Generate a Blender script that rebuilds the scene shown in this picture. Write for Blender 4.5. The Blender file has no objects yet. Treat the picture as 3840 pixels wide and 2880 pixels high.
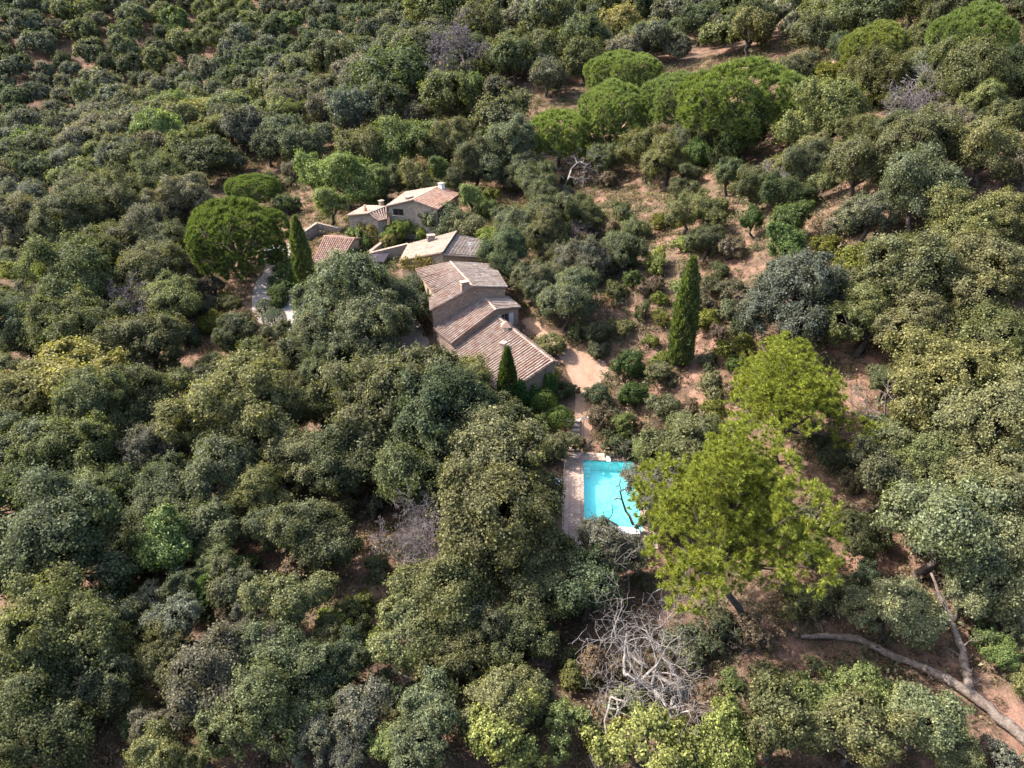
import bpy, bmesh, math, random
import numpy as np
from mathutils import Vector, Matrix

# ---------------------------------------------------------------- camera, sky, sun, exposure
scene = bpy.context.scene
coll = scene.collection
cam = bpy.data.cameras.new('camera'); cam_ob = bpy.data.objects.new('camera', cam); coll.objects.link(cam_ob)
cam_ob.location = (0, 0, 45); cam_ob.rotation_euler = (math.radians(90 - 31), 0, 0)
cam.sensor_width = 36; cam.sensor_fit = 'HORIZONTAL'; cam.lens = 36 * 2667 / 3840
cam.clip_start = .5; cam.clip_end = 3000
scene.camera = cam_ob

SUN_EL = math.radians(45); SUN_AZ = math.atan2(-.94, .34)          # sun to the left, a little behind the houses
to_sun = Vector((math.sin(SUN_AZ) * math.cos(SUN_EL), math.cos(SUN_AZ) * math.cos(SUN_EL), math.sin(SUN_EL)))
world = bpy.data.worlds.new('World'); scene.world = world; world.use_nodes = True
wn = world.node_tree.nodes; wl = world.node_tree.links
sky = wn.new('ShaderNodeTexSky'); sky.sky_type = 'NISHITA'; sky.sun_disc = False
sky.sun_elevation = SUN_EL; sky.sun_rotation = SUN_AZ; sky.air_density = 1.0; sky.dust_density = 3.5
bg = wn['Background']; wl.new(sky.outputs[0], bg.inputs[0]); bg.inputs[1].default_value = .15
sl = bpy.data.lights.new('sun', 'SUN'); sl.energy = 3.6; sl.angle = math.radians(.53); sl.color = (1, .955, .89)
so = bpy.data.objects.new('sun', sl); coll.objects.link(so); so.rotation_euler = to_sun.to_track_quat('Z', 'Y').to_euler()
so.location = to_sun * 300
vs = scene.view_settings; vs.view_transform = 'Standard'; vs.look = 'None'; vs.gamma = 1; vs.exposure = 2.1
scene.cycles.use_denoising = True
scene.cycles.max_bounces = 6; scene.cycles.diffuse_bounces = 4; scene.cycles.glossy_bounces = 2
scene.cycles.sample_clamp_indirect = 4
scene.cycles.transmission_bounces = 3; scene.cycles.transparent_max_bounces = 6

# ---------------------------------------------------------------- helpers
def tag(o, label=None, cat=None, group=None, kind=None):
    if label: o['label'] = label
    if cat: o['category'] = cat
    if group: o['group'] = group
    if kind: o['kind'] = kind
    return o
def link(name, me, parent=None, mat=None, loc=(0, 0, 0), rz=0, sc=1, color=None):
    o = bpy.data.objects.new(name, me); coll.objects.link(o)
    if parent: o.parent = parent
    o.location = loc; o.rotation_euler = (0, 0, rz)
    o.scale = sc if hasattr(sc, '__len__') else (sc, sc, sc)
    if mat is not None and me is not None and not me.materials: me.materials.append(mat)
    if color is not None: o.color = (*color, 1)
    return o
def thing(name, label, cat, loc=(0, 0, 0), rz=0, sc=1, group=None):
    return tag(link(name, None, None, None, loc, rz, sc), label, cat, group)
def np_mesh(name, V, Fq, mat=None, smooth=False):
    """mesh from numpy arrays; Fq is (n,3) or (n,4)"""
    me = bpy.data.meshes.new(name); V = np.asarray(V, np.float32); Fq = np.asarray(Fq, np.int32)
    k = Fq.shape[1]; n = len(Fq)
    me.vertices.add(len(V)); me.vertices.foreach_set('co', V.ravel())
    me.loops.add(n * k); me.loops.foreach_set('vertex_index', Fq.ravel())
    me.polygons.add(n); me.polygons.foreach_set('loop_start', np.arange(0, n * k, k, dtype=np.int32))
    if smooth: me.polygons.foreach_set('use_smooth', np.ones(n, bool))
    me.update(calc_edges=True)
    if mat: me.materials.append(mat)
    return me
class MB:
    """collects boxes, tubes and polygons into one mesh"""
    def __init__(s): s.v = []; s.f = []
    def poly(s, pts):
        i = len(s.v); s.v += [tuple(p) for p in pts]; s.f.append(list(range(i, i + len(pts)))); return s
    def hexa(s, b, t):
        """bottom and top quads (ccw seen from above)"""
        i = len(s.v); s.v += [tuple(p) for p in b] + [tuple(p) for p in t]
        s.f += [[i+3, i+2, i+1, i], [i+4, i+5, i+6, i+7]] + [[i+k, i+(k+1) % 4, i+4+(k+1) % 4, i+4+k] for k in range(4)]; return s
    def box(s, c, d, rz=0, taper=1.):
        ca, sa = math.cos(rz), math.sin(rz); q = []
        for z, k in ((-1, 1.), (1, taper)):
            q.append([(c[0] + (x * ca * d[0] - y * sa * d[1]) * k / 2, c[1] + (x * sa * d[0] + y * ca * d[1]) * k / 2, c[2] + z * d[2] / 2) for x, y in ((-1, -1), (1, -1), (1, 1), (-1, 1))])
        return s.hexa(*q)
    def tube(s, pts, rad, sides=6, cap=True):
        pts = [Vector(p) for p in pts]; n = len(pts); i0 = len(s.v)
        rad = rad if hasattr(rad, '__len__') else [rad] * n
        ref = Vector((.31, .17, .93))
        for k, p in enumerate(pts):
            d = (pts[min(k+1, n-1)] - pts[max(k-1, 0)]).normalized()
            a = d.cross(ref)
            if a.length < 1e-3: a = d.cross(Vector((1, 0, 0)))
            a.normalize(); b = d.cross(a)
            for j in range(sides):
                t = 2 * math.pi * j / sides; s.v.append(tuple(p + (a * math.cos(t) + b * math.sin(t)) * rad[k]))
        for k in range(n - 1):
            for j in range(sides):
                a = i0 + k * sides + j; b = i0 + k * sides + (j + 1) % sides; s.f.append([a, b, b + sides, a + sides])
        if cap: s.f.append([i0 + (n-1) * sides + j for j in range(sides)])
        return s
    def mesh(s, name, mat=None, smooth=False):
        me = bpy.data.meshes.new(name); me.from_pydata(s.v, [], s.f); me.update()
        if smooth:
            for p in me.polygons: p.use_smooth = True
        if mat: me.materials.append(mat)
        return me
    def build(s, name, mat, parent=None, smooth=False, **k):
        return link(name, s.mesh(name, mat, smooth), parent, **k)
rnd = random.Random(5)

# ---------------------------------------------------------------- materials
class Mat:
    def __init__(s, name):
        s.m = bpy.data.materials.new(name); s.m.use_nodes = True; s.t = s.m.node_tree; s.b = s.t.nodes['Principled BSDF']
        s.out = s.t.nodes['Material Output']; s.tc = None
    def n(s, ty, **k):
        x = s.t.nodes.new('ShaderNode' + ty)
        for a, v in k.items():
            if a.startswith('i_'): x.inputs[a[2:].replace('_', ' ')].default_value = v
            else: setattr(x, a, v)
        return x
    def l(s, a, b): s.t.links.new(a, b)
    def co(s, kind='Object'):
        if not s.tc: s.tc = s.n('TexCoord')
        return s.tc.outputs[kind]
    def noise(s, scale, detail=4, rough=.6, kind='Object'):
        x = s.n('TexNoise', i_Scale=scale, i_Detail=detail, i_Roughness=rough); s.l(s.co(kind), x.inputs['Vector']); return x.outputs['Fac']
    def voro(s, scale, feature='F1', out='Distance', kind='Object'):
        x = s.n('TexVoronoi', feature=feature, i_Scale=scale); s.l(s.co(kind), x.inputs['Vector']); return x.outputs[out]
    def ramp(s, fac, stops):
        x = s.n('ValToRGB'); e = x.color_ramp.elements
        while len(e) < len(stops): e.new(.5)
        for k, (p, c) in zip(e, stops): k.position = p; k.color = (*c, 1) if hasattr(c, '__len__') else (c, c, c, 1)
        s.l(fac, x.inputs[0]); return x.outputs[0]
    def mix(s, fac, a, b, mode='MIX'):
        x = s.n('MixRGB', blend_type=mode)
        for v, i in ((fac, 0), (a, 1), (b, 2)):
            if hasattr(v, 'is_linked') or hasattr(v, 'links'): s.l(v, x.inputs[i])
            else: x.inputs[i].default_value = (*v, 1) if hasattr(v, '__len__') else v
        return x.outputs[0]
    def math(s, op, a, b=0.):
        x = s.n('Math', operation=op)
        for v, i in ((a, 0), (b, 1)):
            if hasattr(v, 'links'): s.l(v, x.inputs[i])
            else: x.inputs[i].default_value = v
        return x.outputs[0]
    def col(s, c):
        if hasattr(c, 'links'): s.l(c, s.b.inputs['Base Color'])
        else: s.b.inputs['Base Color'].default_value = (*c, 1)
        return s
    def set(s, rough=.8, spec=.3, metal=0):
        s.b.inputs['Roughness'].default_value = rough; s.b.inputs['Specular IOR Level'].default_value = spec; s.b.inputs['Metallic'].default_value = metal; return s
    def bump(s, h, strength=.5, dist=.05):
        x = s.n('Bump', i_Strength=strength, i_Distance=dist); s.l(h, x.inputs['Height']); s.l(x.outputs[0], s.b.inputs['Normal']); return s
M = {}
def foliage(name, attr=False, transl=.38, spec=.08, rough=.6):
    m = Mat(name); info = m.n('ObjectInfo'); geo = m.n('NewGeometry')
    base = info.outputs['Color']
    if attr: base = m.n('Attribute', attribute_name='tint', attribute_type='INSTANCER').outputs['Color']
    isl = geo.outputs['Random Per Island']
    k = m.ramp(isl, [(0, .42), (.5, .90), (.85, 1.35), (1, 2.1)])
    c = m.mix(1., base, k, 'MULTIPLY')
    nz = m.noise(.9, 3)
    c2 = m.mix(1., c, (1.13, 1.06, .85), 'MULTIPLY')
    c = m.mix(m.ramp(nz, [(.42, 0.), (.66, 1.)]), c, c2)
    m.col(c).set(rough, spec)
    tr = m.n('BsdfTranslucent'); m.l(m.mix(1., c, (1.2, 1.25, .5), 'MULTIPLY'), tr.inputs[0])
    ms = m.n('MixShader'); ms.inputs[0].default_value = transl; m.l(m.b.outputs[0], ms.inputs[1]); m.l(tr.outputs[0], ms.inputs[2]); m.l(ms.outputs[0], m.out.inputs[0])
    M[name] = m.m
foliage('leaf'); foliage('leaf_far', attr=True); foliage('needle', transl=.36, spec=.08, rough=.7)
m = Mat('bark'); m.col(m.ramp(m.noise(3, 6), [(.3, (.022, .017, .014)), (.7, (.095, .076, .064))])).set(.95, .1).bump(m.noise(9, 5), .8, .06); M['bark'] = m.m
m = Mat('dead_wood'); m.col(m.ramp(m.noise(2.2, 6), [(.3, (0.074, 0.061, 0.054)), (.55, (0.164, 0.146, 0.133)), (.75, (0.262, 0.242, 0.226))])).set(.9, .15).bump(m.noise(14, 4), .5, .03); M['dead'] = m.m
m = Mat('log_bark'); m.col(m.ramp(m.noise(2.6, 7, .7), [(.3, (.055, .040, .032)), (.5, (.125, .098, .080)), (.72, (.20, .168, .145))])).set(.95, .1).bump(m.noise(8, 6), 1., .12); M['log'] = m.m
m = Mat('dead_twig'); m.col(m.ramp(m.noise(1.2, 4), [(.3, (.075, .060, .060)), (.7, (.165, .140, .138))])).set(.95, .1); M['twig'] = m.m
# open hillside: pink sandy soil, dry grass and leaf litter
m = Mat('soil'); n1 = m.noise(.16, 6, .65); n2 = m.noise(1.1, 6, .7); n3 = m.noise(.5, 5, .6); n4 = m.noise(7, 3, .6)
c = m.ramp(n2, [(.28, (0.097, 0.049, 0.034)), (.5, (0.170, 0.092, 0.066)), (.72, (0.248, 0.146, 0.108))])
g = m.ramp(n4, [(.3, (0.044, 0.033, 0.020)), (.55, (0.097, 0.070, 0.045)), (.8, (0.152, 0.108, 0.070))])
c = m.mix(m.ramp(n1, [(.38, 0.), (.55, .9)]), c, g)
lit = m.ramp(n4, [(.3, (0.032, 0.021, 0.015)), (.7, (0.092, 0.056, 0.038))])
c = m.mix(m.ramp(n3, [(.46, 0.), (.60, .9)]), c, lit)
c = m.mix(m.ramp(m.voro(3.2), [(.04, .6), (.14, 0.)]), c, (.26, .215, .185))
m.col(c).set(.95, .1).bump(m.mix(.5, n2, n4), .9, .18); M['soil'] = m.m
m = Mat('gravel'); n1 = m.noise(.5, 5); n2 = m.noise(11, 3)
m.col(m.mix(.45, m.ramp(n1, [(.35, (0.168, 0.137, 0.122)), (.65, (0.264, 0.229, 0.203))]), m.ramp(n2, [(.3, (0.122, 0.102, 0.092)), (.7, (0.305, 0.270, 0.244))]))).set(.95, .1).bump(n2, .5, .04); M['gravel'] = m.m
m = Mat('path_earth'); n1 = m.noise(.7, 6, .7); n2 = m.noise(8, 4)
c = m.mix(.4, m.ramp(n1, [(.3, (0.140, 0.080, 0.049)), (.5, (0.235, 0.149, 0.100)), (.7, (0.281, 0.190, 0.137))]), m.ramp(n2, [(.3, (0.123, 0.072, 0.047)), (.7, (0.309, 0.211, 0.152))]))
m.col(m.mix(m.ramp(m.voro(4), [(.05, .7), (.16, 0.)]), c, (.32, .27, .23))).set(.95, .1).bump(n2, .8, .08); M['path'] = m.m
def stone(name, cols, scale=4.2, mortar=(.20, .165, .135)):
    m = Mat(name); mp = m.n('Mapping'); mp.inputs['Scale'].default_value = (1, 1, 1.7); m.l(m.co(), mp.inputs[0])
    v = m.n('TexVoronoi', i_Scale=scale); m.l(mp.outputs[0], v.inputs['Vector'])
    e = m.n('TexVoronoi', feature='DISTANCE_TO_EDGE', i_Scale=scale); m.l(mp.outputs[0], e.inputs['Vector'])
    sep = m.n('SeparateColor'); m.l(v.outputs['Color'], sep.inputs[0])
    c = m.ramp(sep.outputs[0], [(i / (len(cols) - 1), k) for i, k in enumerate(cols)])
    c = m.mix(m.ramp(m.noise(.8, 4), [(.4, 0.), (.7, .5)]), c, (.30, .22, .15))
    edge = m.ramp(e.outputs['Distance'], [(.02, 0.), (.09, 1.)])
    m.col(m.mix(edge, mortar, c)).set(.92, .15).bump(m.mix(.8, edge, m.noise(20, 3)), .9, .06); M[name] = m.m
stone('stone_grey', [(0.088, 0.072, 0.060), (0.200, 0.164, 0.136), (0.288, 0.240, 0.200), (0.152, 0.120, 0.096)])
stone('stone_ochre', [(0.160, 0.116, 0.072), (0.288, 0.208, 0.136), (0.360, 0.280, 0.200), (0.200, 0.144, 0.096)], mortar=(0.240, 0.188, 0.136))
stone('stone_red', [(0.120, 0.072, 0.056), (0.208, 0.132, 0.100), (0.264, 0.184, 0.144), (0.152, 0.096, 0.076)])
def tiles(name, cols, lichen=.4):
    m = Mat(name); geo = m.n('NewGeometry')
    c = m.ramp(geo.outputs['Random Per Island'], [(i / (len(cols) - 1), k) for i, k in enumerate(cols)])
    c = m.mix(m.math('MULTIPLY', m.ramp(m.noise(1.3, 6, .7), [(.44, 0.), (.62, 1.)]), lichen), c, (.33, .30, .25))
    c = m.mix(m.math('MULTIPLY', m.ramp(m.noise(.35, 4), [(.45, 0.), (.65, 1.)]), lichen), c, (.22, .17, .145))
    m.col(m.mix(.35, c, m.ramp(m.noise(16, 3), [(.3, .25), (.7, 1.)]), 'MULTIPLY')).set(.9, .15); M[name] = m.m
tiles('tile_brown', [(0.145, 0.083, 0.063), (0.207, 0.126, 0.096), (0.238, 0.156, 0.121), (0.181, 0.101, 0.076), (0.259, 0.197, 0.161)], .5)
tiles('tile_grey', [(0.146, 0.102, 0.082), (0.219, 0.157, 0.126), (0.266, 0.187, 0.150), (0.186, 0.120, 0.094), (0.279, 0.223, 0.188)], .9)
tiles('tile_red', [(0.250, 0.111, 0.069), (0.309, 0.161, 0.107), (0.345, 0.208, 0.149), (0.268, 0.131, 0.086), (0.327, 0.250, 0.196)], .3)
tiles('tile_pink', [(0.250, 0.128, 0.086), (0.309, 0.178, 0.131), (0.345, 0.220, 0.167), (0.280, 0.149, 0.104), (0.297, 0.190, 0.143)], .25)
tiles('tile_pale', [(0.241, 0.172, 0.126), (0.301, 0.221, 0.162), (0.331, 0.253, 0.196), (0.277, 0.189, 0.137), (0.253, 0.155, 0.112)], .5)
def plain(name, c, rough=.8, spec=.3, var=.25, sc=3., metal=0, bump=0.):
    m = Mat(name); n = m.noise(sc, 5)
    m.col(m.mix(1., c, m.ramp(n, [(.3, 1 - var), (.7, 1 + var)]), 'MULTIPLY')).set(rough, spec, metal)
    if bump: m.bump(m.noise(sc * 6, 3), bump, .02)
    M[name] = m.m
plain('render_pale', (.34, .27, .21), .9, .15, .22, 2., bump=.3); plain('under_tile', (.13, .085, .065), .95, .1)
plain('wood_dark', (.10, .065, .045), .8, .2, .35, 5); plain('shutter', (.42, .38, .37), .7, .3, .12); plain('frame_grey', (.16, .15, .14), .7, .3, .15)
plain('white', (.60, .59, .57), .5, .4, .08, 4); plain('metal_grey', (.10, .095, .09), .6, .3, .2); plain('corrugated', (.20, .165, .165), .6, .4, .25, 2)
plain('lead', (.42, .42, .44), .5, .5, .2); plain('brick', (.42, .20, .13), .9, .15, .4, 1.5); plain('ash', (.16, .13, .13), .95, .1, .4, 3)
plain('cushion', (.42, .46, .66), .9, .1, .1); plain('liner', (.50, .62, .63), .6, .3, .06, 1.2); plain('tyre', (.02, .02, .02), .9, .2); plain('lamp', (.7, .68, .6), .4, .5, .05)
m = Mat('car_paint'); m.col((.62, .64, .68)).set(.25, .5); M['car_paint'] = m.m
m = Mat('glass'); m.col((.015, .017, .02)).set(.08, .6); M['glass'] = m.m
m = Mat('paving'); info = m.n('ObjectInfo'); c = m.ramp(info.outputs['Random'], [(0, (0.216, 0.155, 0.122)), (.4, (0.288, 0.212, 0.169)), (.7, (0.245, 0.184, 0.155)), (1, (0.338, 0.259, 0.209))])
m.col(m.mix(1., c, m.ramp(m.noise(4, 5), [(.3, .7), (.7, 1.2)]), 'MULTIPLY')).set(.9, .2).bump(m.noise(18, 3), .4, .02); M['paving'] = m.m
m = Mat('water'); tb = m.n('BsdfTransparent'); tb.inputs[0].default_value = (.44, .91, .925, 1); gl = m.n('BsdfGlossy', i_Roughness=.08)
bp = m.n('Bump', i_Strength=.04, i_Distance=.03); m.l(m.noise(2.5, 3), bp.inputs['Height']); m.l(bp.outputs[0], gl.inputs['Normal'])
fr = m.n('Fresnel'); fr.inputs[0].default_value = 1.33; m.l(bp.outputs[0], fr.inputs['Normal'])
ms = m.n('MixShader'); m.l(fr.outputs[0], ms.inputs[0]); m.l(tb.outputs[0], ms.inputs[1]); m.l(gl.outputs[0], ms.inputs[2]); m.l(ms.outputs[0], m.out.inputs[0]); M['water'] = m.m
# ---------------------------------------------------------------- terrain: smooth hill through surveyed points
def tps_fit(C,lam=2.0):
    C=np.array(C,float); n=len(C); X=C[:,:2]/100.
    d=np.linalg.norm(X[:,None]-X[None],axis=2); K=np.where(d>0,d*d*np.log(d+1e-12),0)+np.eye(n)*lam*1e-4
    Pm=np.c_[np.ones(n),X]; A=np.zeros((n+3,n+3)); A[:n,:n]=K;A[:n,n:]=Pm;A[n:,:n]=Pm.T
    w=np.linalg.solve(A,np.r_[C[:,2],0,0,0]); return X,w
def make_terrain(C):
    X,w=tps_fit(C); n=len(X)
    def z(x,y):
        x=np.asarray(x,float);y=np.asarray(y,float); q=np.stack([x.ravel(),y.ravel()],1)/100.
        out=np.zeros(len(q))
        for i in range(0,len(q),20000):
            s=q[i:i+20000]; d2=((s[:,None]-X[None])**2).sum(2); K=.5*d2*np.log(d2+1e-12)
            out[i:i+20000]=K@w[:n]+w[n]+s@w[n+1:]
        return out.reshape(x.shape)
    return z
CTRL = [(4.0, 45.0, -0.2), (14.0, 45.0, 0.0), (4.0, 62.0, 0.0), (14.0, 62.0, 0.3), (9.0, 53.0, 0.0), (3.0, 53.0, -0.2), (16.0, 53.0, 0.6), (6.7, 65.5, 1.3), (7.6, 69.4, 2.4), (-6.0, 71.0, 1.0), (3.5, 76.0, 3.6), (4.0, 83.0, 5.0), (4.0, 91.0, 6.2), (2.0, 104.0, 7.0), (-18.0, 99.0, 2.8), (-12.0, 84.0, 1.8), (-16.0, 117.0, 4.5), (-7.0, 119.0, 6.5), (-27.0, 117.0, 4.2), (-29.0, 109.0, 1.9), (-31.5, 101.0, 1.0), (-33.0, 95.0, 0.5), (-41.0, 117.0, 1.2), (-45.0, 108.0, 0.6), (-22.0, 92.0, 1.0), (-14.0, 76.0, 0.2), (-12.0, 62.0, -0.3), (-2.0, 62.0, 0.2), (18.94, 71.02, 5.0), (12.13, 74.48, 3.6), (22.29, 65.18, 5.5), (31.01, 67.72, 9.0), (46.32, 56.83, 12.0), (38.54, 40.95, 7.0), (17.92, 56.04, 1.8), (28.31, 44.19, 4.0), (-141.01, 199.66, -3.0), (-103.3, 137.96, -4.0), (-75.05, 92.17, -4.0), (-48.2, 64.03, -2.5), (-42.3, 40.6, -1.5), (-33.5, 26.95, -0.5), (-16.99, 30.23, -0.3), (-0.36, 28.41, -0.5), (16.89, 33.4, 1.2), (31.09, 26.23, 3.0), (34.15, 35.36, 4.5), (-10.31, 49.04, -0.5), (-29.57, 72.48, -0.8), (-45.75, 89.39, -0.4), (-27.71, 43.04, -1.0), (8.1, 39.29, 0.0), (-41.62, 166.39, 5.0), (48.59, 82.02, 22.27), (62.01, 91.37, 26.27), (40.71, 100.55, 17.13), (24.41, 110.1, 10.27), (10.46, 132.41, 7.55), (42.7, 121.83, 17.46), (70.09, 148.54, 29.22), (98.06, 156.58, 35.5), (43.23, 219.9, 25.04), (5.61, 203.42, 20.19), (-29.03, 195.05, 11.67), (-1.88, 284.69, 31.9), (-99.06, 254.13, 9.94), (-137.73, 265.02, 16.84), (-187.3, 295.36, 31.41), (-95.85, 315.44, 30.49), (44.59, 69.45, 14.46), (26.62, 85.74, 11.0), (-97.91, 175.12, 2.9), (58.01, 258.3, 33.12), (93.23, 204.56, 35.59), (0.0, 420.0, 75.0), (250.0, 420.0, 85.0), (-250.0, 450.0, 60.0), (300.0, 200.0, 60.0), (300.0, 60.0, 42.0), (200.0, 0.0, 25.0), (-300.0, 200.0, 10.0), (-300.0, 50.0, -4.0), (-100.0, 0.0, -1.0), (0.0, 0.0, 0.0), (100.0, 0.0, 6.0), (110.0, 60.0, 24.0), (150.0, 120.0, 42.0), (-150.0, 80.0, -4.0)]
POOL0 = np.array([7.43, 59.5]); PE1 = np.array([.9972, -.0750]); PE2 = np.array([-.0750, -.9972])      # pool corner, width axis, length axis
PW, PL = 5.25, 10.5
_tz = make_terrain(CTRL)
def tz(x, y):
    x = np.asarray(x, float); y = np.asarray(y, float); z = _tz(x, y)
    a = (x - POOL0[0]) * PE1[0] + (y - POOL0[1]) * PE1[1]; b = (x - POOL0[0]) * PE2[0] + (y - POOL0[1]) * PE2[1]
    d = np.maximum(np.maximum(-2.1 - a, a - 6.4), np.maximum(-1.3 - b, b - 12.7)); w = np.clip(1 - d / 2.5, 0, 1); w = w * w * (3 - 2 * w)
    return z * (1 - w) + (-.03) * w
def tz1(x, y): return float(tz(np.array([x]), np.array([y]))[0])
xs = np.r_[np.arange(-420, -70, 10.), np.arange(-70, 70, 1.25), np.arange(70, 421, 10.)]
ys = np.r_[np.arange(-90, 10, 10.), np.arange(10, 135, 1.25), np.arange(135, 200, 4.), np.arange(200, 480, 10.)]
gx, gy = np.meshgrid(xs, ys); gz = tz(gx, gy)
nx, ny = len(xs), len(ys)
V = np.stack([gx.ravel(), gy.ravel(), gz.ravel()], 1)
i, j = np.meshgrid(np.arange(nx - 1), np.arange(ny - 1)); q = (j * nx + i).ravel(); Fq = np.stack([q, q + 1, q + nx + 1, q + nx], 1)
fc = V[Fq].mean(1); a = (fc[:, :2] - POOL0) @ PE1; b = (fc[:, :2] - POOL0) @ PE2
hole = (a > -1.1) & (a < 6.0) & (b > -.9) & (b < 11.4)
tag(link('hillside', np_mesh('hillside', V, Fq[~hole], M['soil'], True)), kind='structure')
def inpoly(x, y, P):
    P = np.asarray(P); c = np.zeros(np.shape(x), bool); j = len(P) - 1
    for i in range(len(P)):
        xi, yi = P[i][:2]; xj, yj = P[j][:2]
        c ^= ((yi > y) != (yj > y)) & (x < (xj - xi) * (y - yi) / (yj - yi + 1e-9) + xi); j = i
    return c
def sheet(name, P, mat, h=.05):
    r = random.Random(3); Q = []
    for k in range(len(P)):                                       # round and roughen the outline
        p0 = Vector(P[k - 1]); p1 = Vector(P[k]); p2 = Vector(P[(k + 1) % len(P)]); p3 = Vector(P[(k + 2) % len(P)])
        for t in np.arange(0, 1, .125):
            p = .5 * ((2 * p1) + (p2 - p0) * t + (2 * p0 - 5 * p1 + 4 * p2 - p3) * t * t + (3 * p1 - p0 - 3 * p2 + p3) * t ** 3)
            Q.append((p.x + r.uniform(-.16, .16), p.y + r.uniform(-.16, .16)))
    Q = np.array(Q); x0, y0 = Q.min(0); x1, y1 = Q.max(0)
    bm = bmesh.new(); bm.faces.new([bm.verts.new((x, y, 0)) for x, y in Q]); bmesh.ops.triangulate(bm, faces=bm.faces)
    for ax, lo, hi in ((0, x0, x1), (1, y0, y1)):
        for c in np.arange(lo + 1.25, hi, 1.25):
            co = [0, 0, 0]; co[ax] = c; no = [0, 0, 0]; no[ax] = 1
            bmesh.ops.bisect_plane(bm, geom=bm.verts[:] + bm.edges[:] + bm.faces[:], plane_co=co, plane_no=no)
    z = tz(np.array([v.co.x for v in bm.verts]), np.array([v.co.y for v in bm.verts]))
    for v, zz in zip(bm.verts, z): v.co.z = zz + h
    bmesh.ops.recalc_face_normals(bm, faces=bm.faces)
    me = bpy.data.meshes.new(name); bm.to_mesh(me); bm.free(); me.materials.append(mat)
    return tag(link(name, me), kind='structure')
DRIVE = [(-39.97, 101.5), (-40.9, 110.9), (-44, 119), (-39, 119.5), (-37.0, 110.2), (-33.9, 103.5), (-27.26, 100.34), (-15.97, 92.6), (-11.0, 83), (-10, 74), (-14, 71), (-18, 79), (-26.97, 88.3), (-36.09, 91.5)]
PATH = [(1.3, 83), (3.2, 79.2), (5.3, 75.9), (6.75, 71.47), (7.0, 66.53), (5.8, 62.3), (7.4, 60.9), (8.6, 63.03), (8.9, 66.53), (10.0, 70.13), (11.4, 73.24), (9.2, 75.6), (5.89, 77.6), (4.2, 80.2), (3.0, 83.4)]
PATIO = [(-11, 66.2), (-8, 66.4), (-1.5, 64.6), (1, 63.6), (5.6, 61.2), (4.6, 59.4), (0, 60.4), (-5, 60.2), (-10, 61.5)]
sheet('driveway', DRIVE, M['gravel'], .06); sheet('footpath', PATH, M['path'], .06); sheet('garden_patio', PATIO, M['gravel'], .05)

# ---------------------------------------------------------------- farm buildings
def V3(p): return Vector(p)
def tile_plane(name, parent, ra, rb, ea, eb, mat, pitch=.42, course=.5, seed=1):
    r = random.Random(seed); ra, rb, ea, eb = map(V3, (ra, rb, ea, eb)); mb = MB()
    n = max(2, round(((rb - ra).length + (eb - ea).length) / 2 / pitch)); nc = max(2, round(((ea - ra).length + (eb - rb).length) / 2 / course))
    def S(u, v): return (ra * (1 - u) + rb * u) * (1 - v) + (ea * (1 - u) + eb * u) * v
    sag = [r.uniform(-.02, .02) for _ in range(n + 1)]
    for j in range(n):
        for i in range(nc):
            u = (j + .5 + r.uniform(-.07, .07)) / n; p0 = S(u, i / nc); p1 = S(u, min(1.0, (i + 1.15) / nc)) ; t = (S(min(1, u + .02), (i + .5) / nc) - S(max(0, u - .02), (i + .5) / nc)).normalized()
            nm = t.cross(p1 - p0)
            if nm.z < 0: nm = -nm
            nm.normalize(); R1 = pitch * .36; k0 = len(mb.v)
            for p, R, lift in ((p0, R1 * .82, .0), (p1, R1, .05)):
                for q in range(5):
                    an = math.pi * q / 4; mb.v.append(tuple(p + t * (math.cos(an) * R) + nm * (math.sin(an) * R * 1.05 + lift + sag[j] + r.uniform(-.008, .008))))
            for q in range(4): mb.f.append([k0 + q, k0 + q + 1, k0 + q + 6, k0 + q + 5])
            mb.f.append([k0 + 5 + q for q in range(5)])
    return tag(mb.build(name, mat, parent), kind='stuff')
def roof_plane(parent, ra, rb, ea, eb, mat, seed=1, pitch=.42, course=.5):
    ra, rb, ea, eb = map(V3, (ra, rb, ea, eb)); dn = Vector((0, 0, -.13)); up = Vector((0, 0, -.015))
    quad = [ra, rb, eb, ea]
    if ((rb - ra).cross(eb - ra)).z < 0: quad = [ra, ea, eb, rb]
    o = MB().hexa([p + dn for p in quad], [p + up for p in quad]).build('roof', M['under_tile'], parent)
    tile_plane('roof_tiles', o, ra, rb, ea, eb, mat, pitch, course, seed); return o
def ridge_cap(parent, a, b, mat, r=.15):
    a, b = V3(a), V3(b); n = max(2, int((b - a).length / .45)); mb = MB(); rr = random.Random(2)
    for k in range(n):
        p = a.lerp(b, k / n); q = a.lerp(b, (k + 1.1) / n); w = rr.uniform(-.015, .015)
        mb.tube([p + Vector((0, 0, .03 + w)), q + Vector((0, 0, .06 + w))], [r * .85, r], 6)
    return tag(mb.build('ridge_tiles', mat, parent), kind='stuff')
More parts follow.
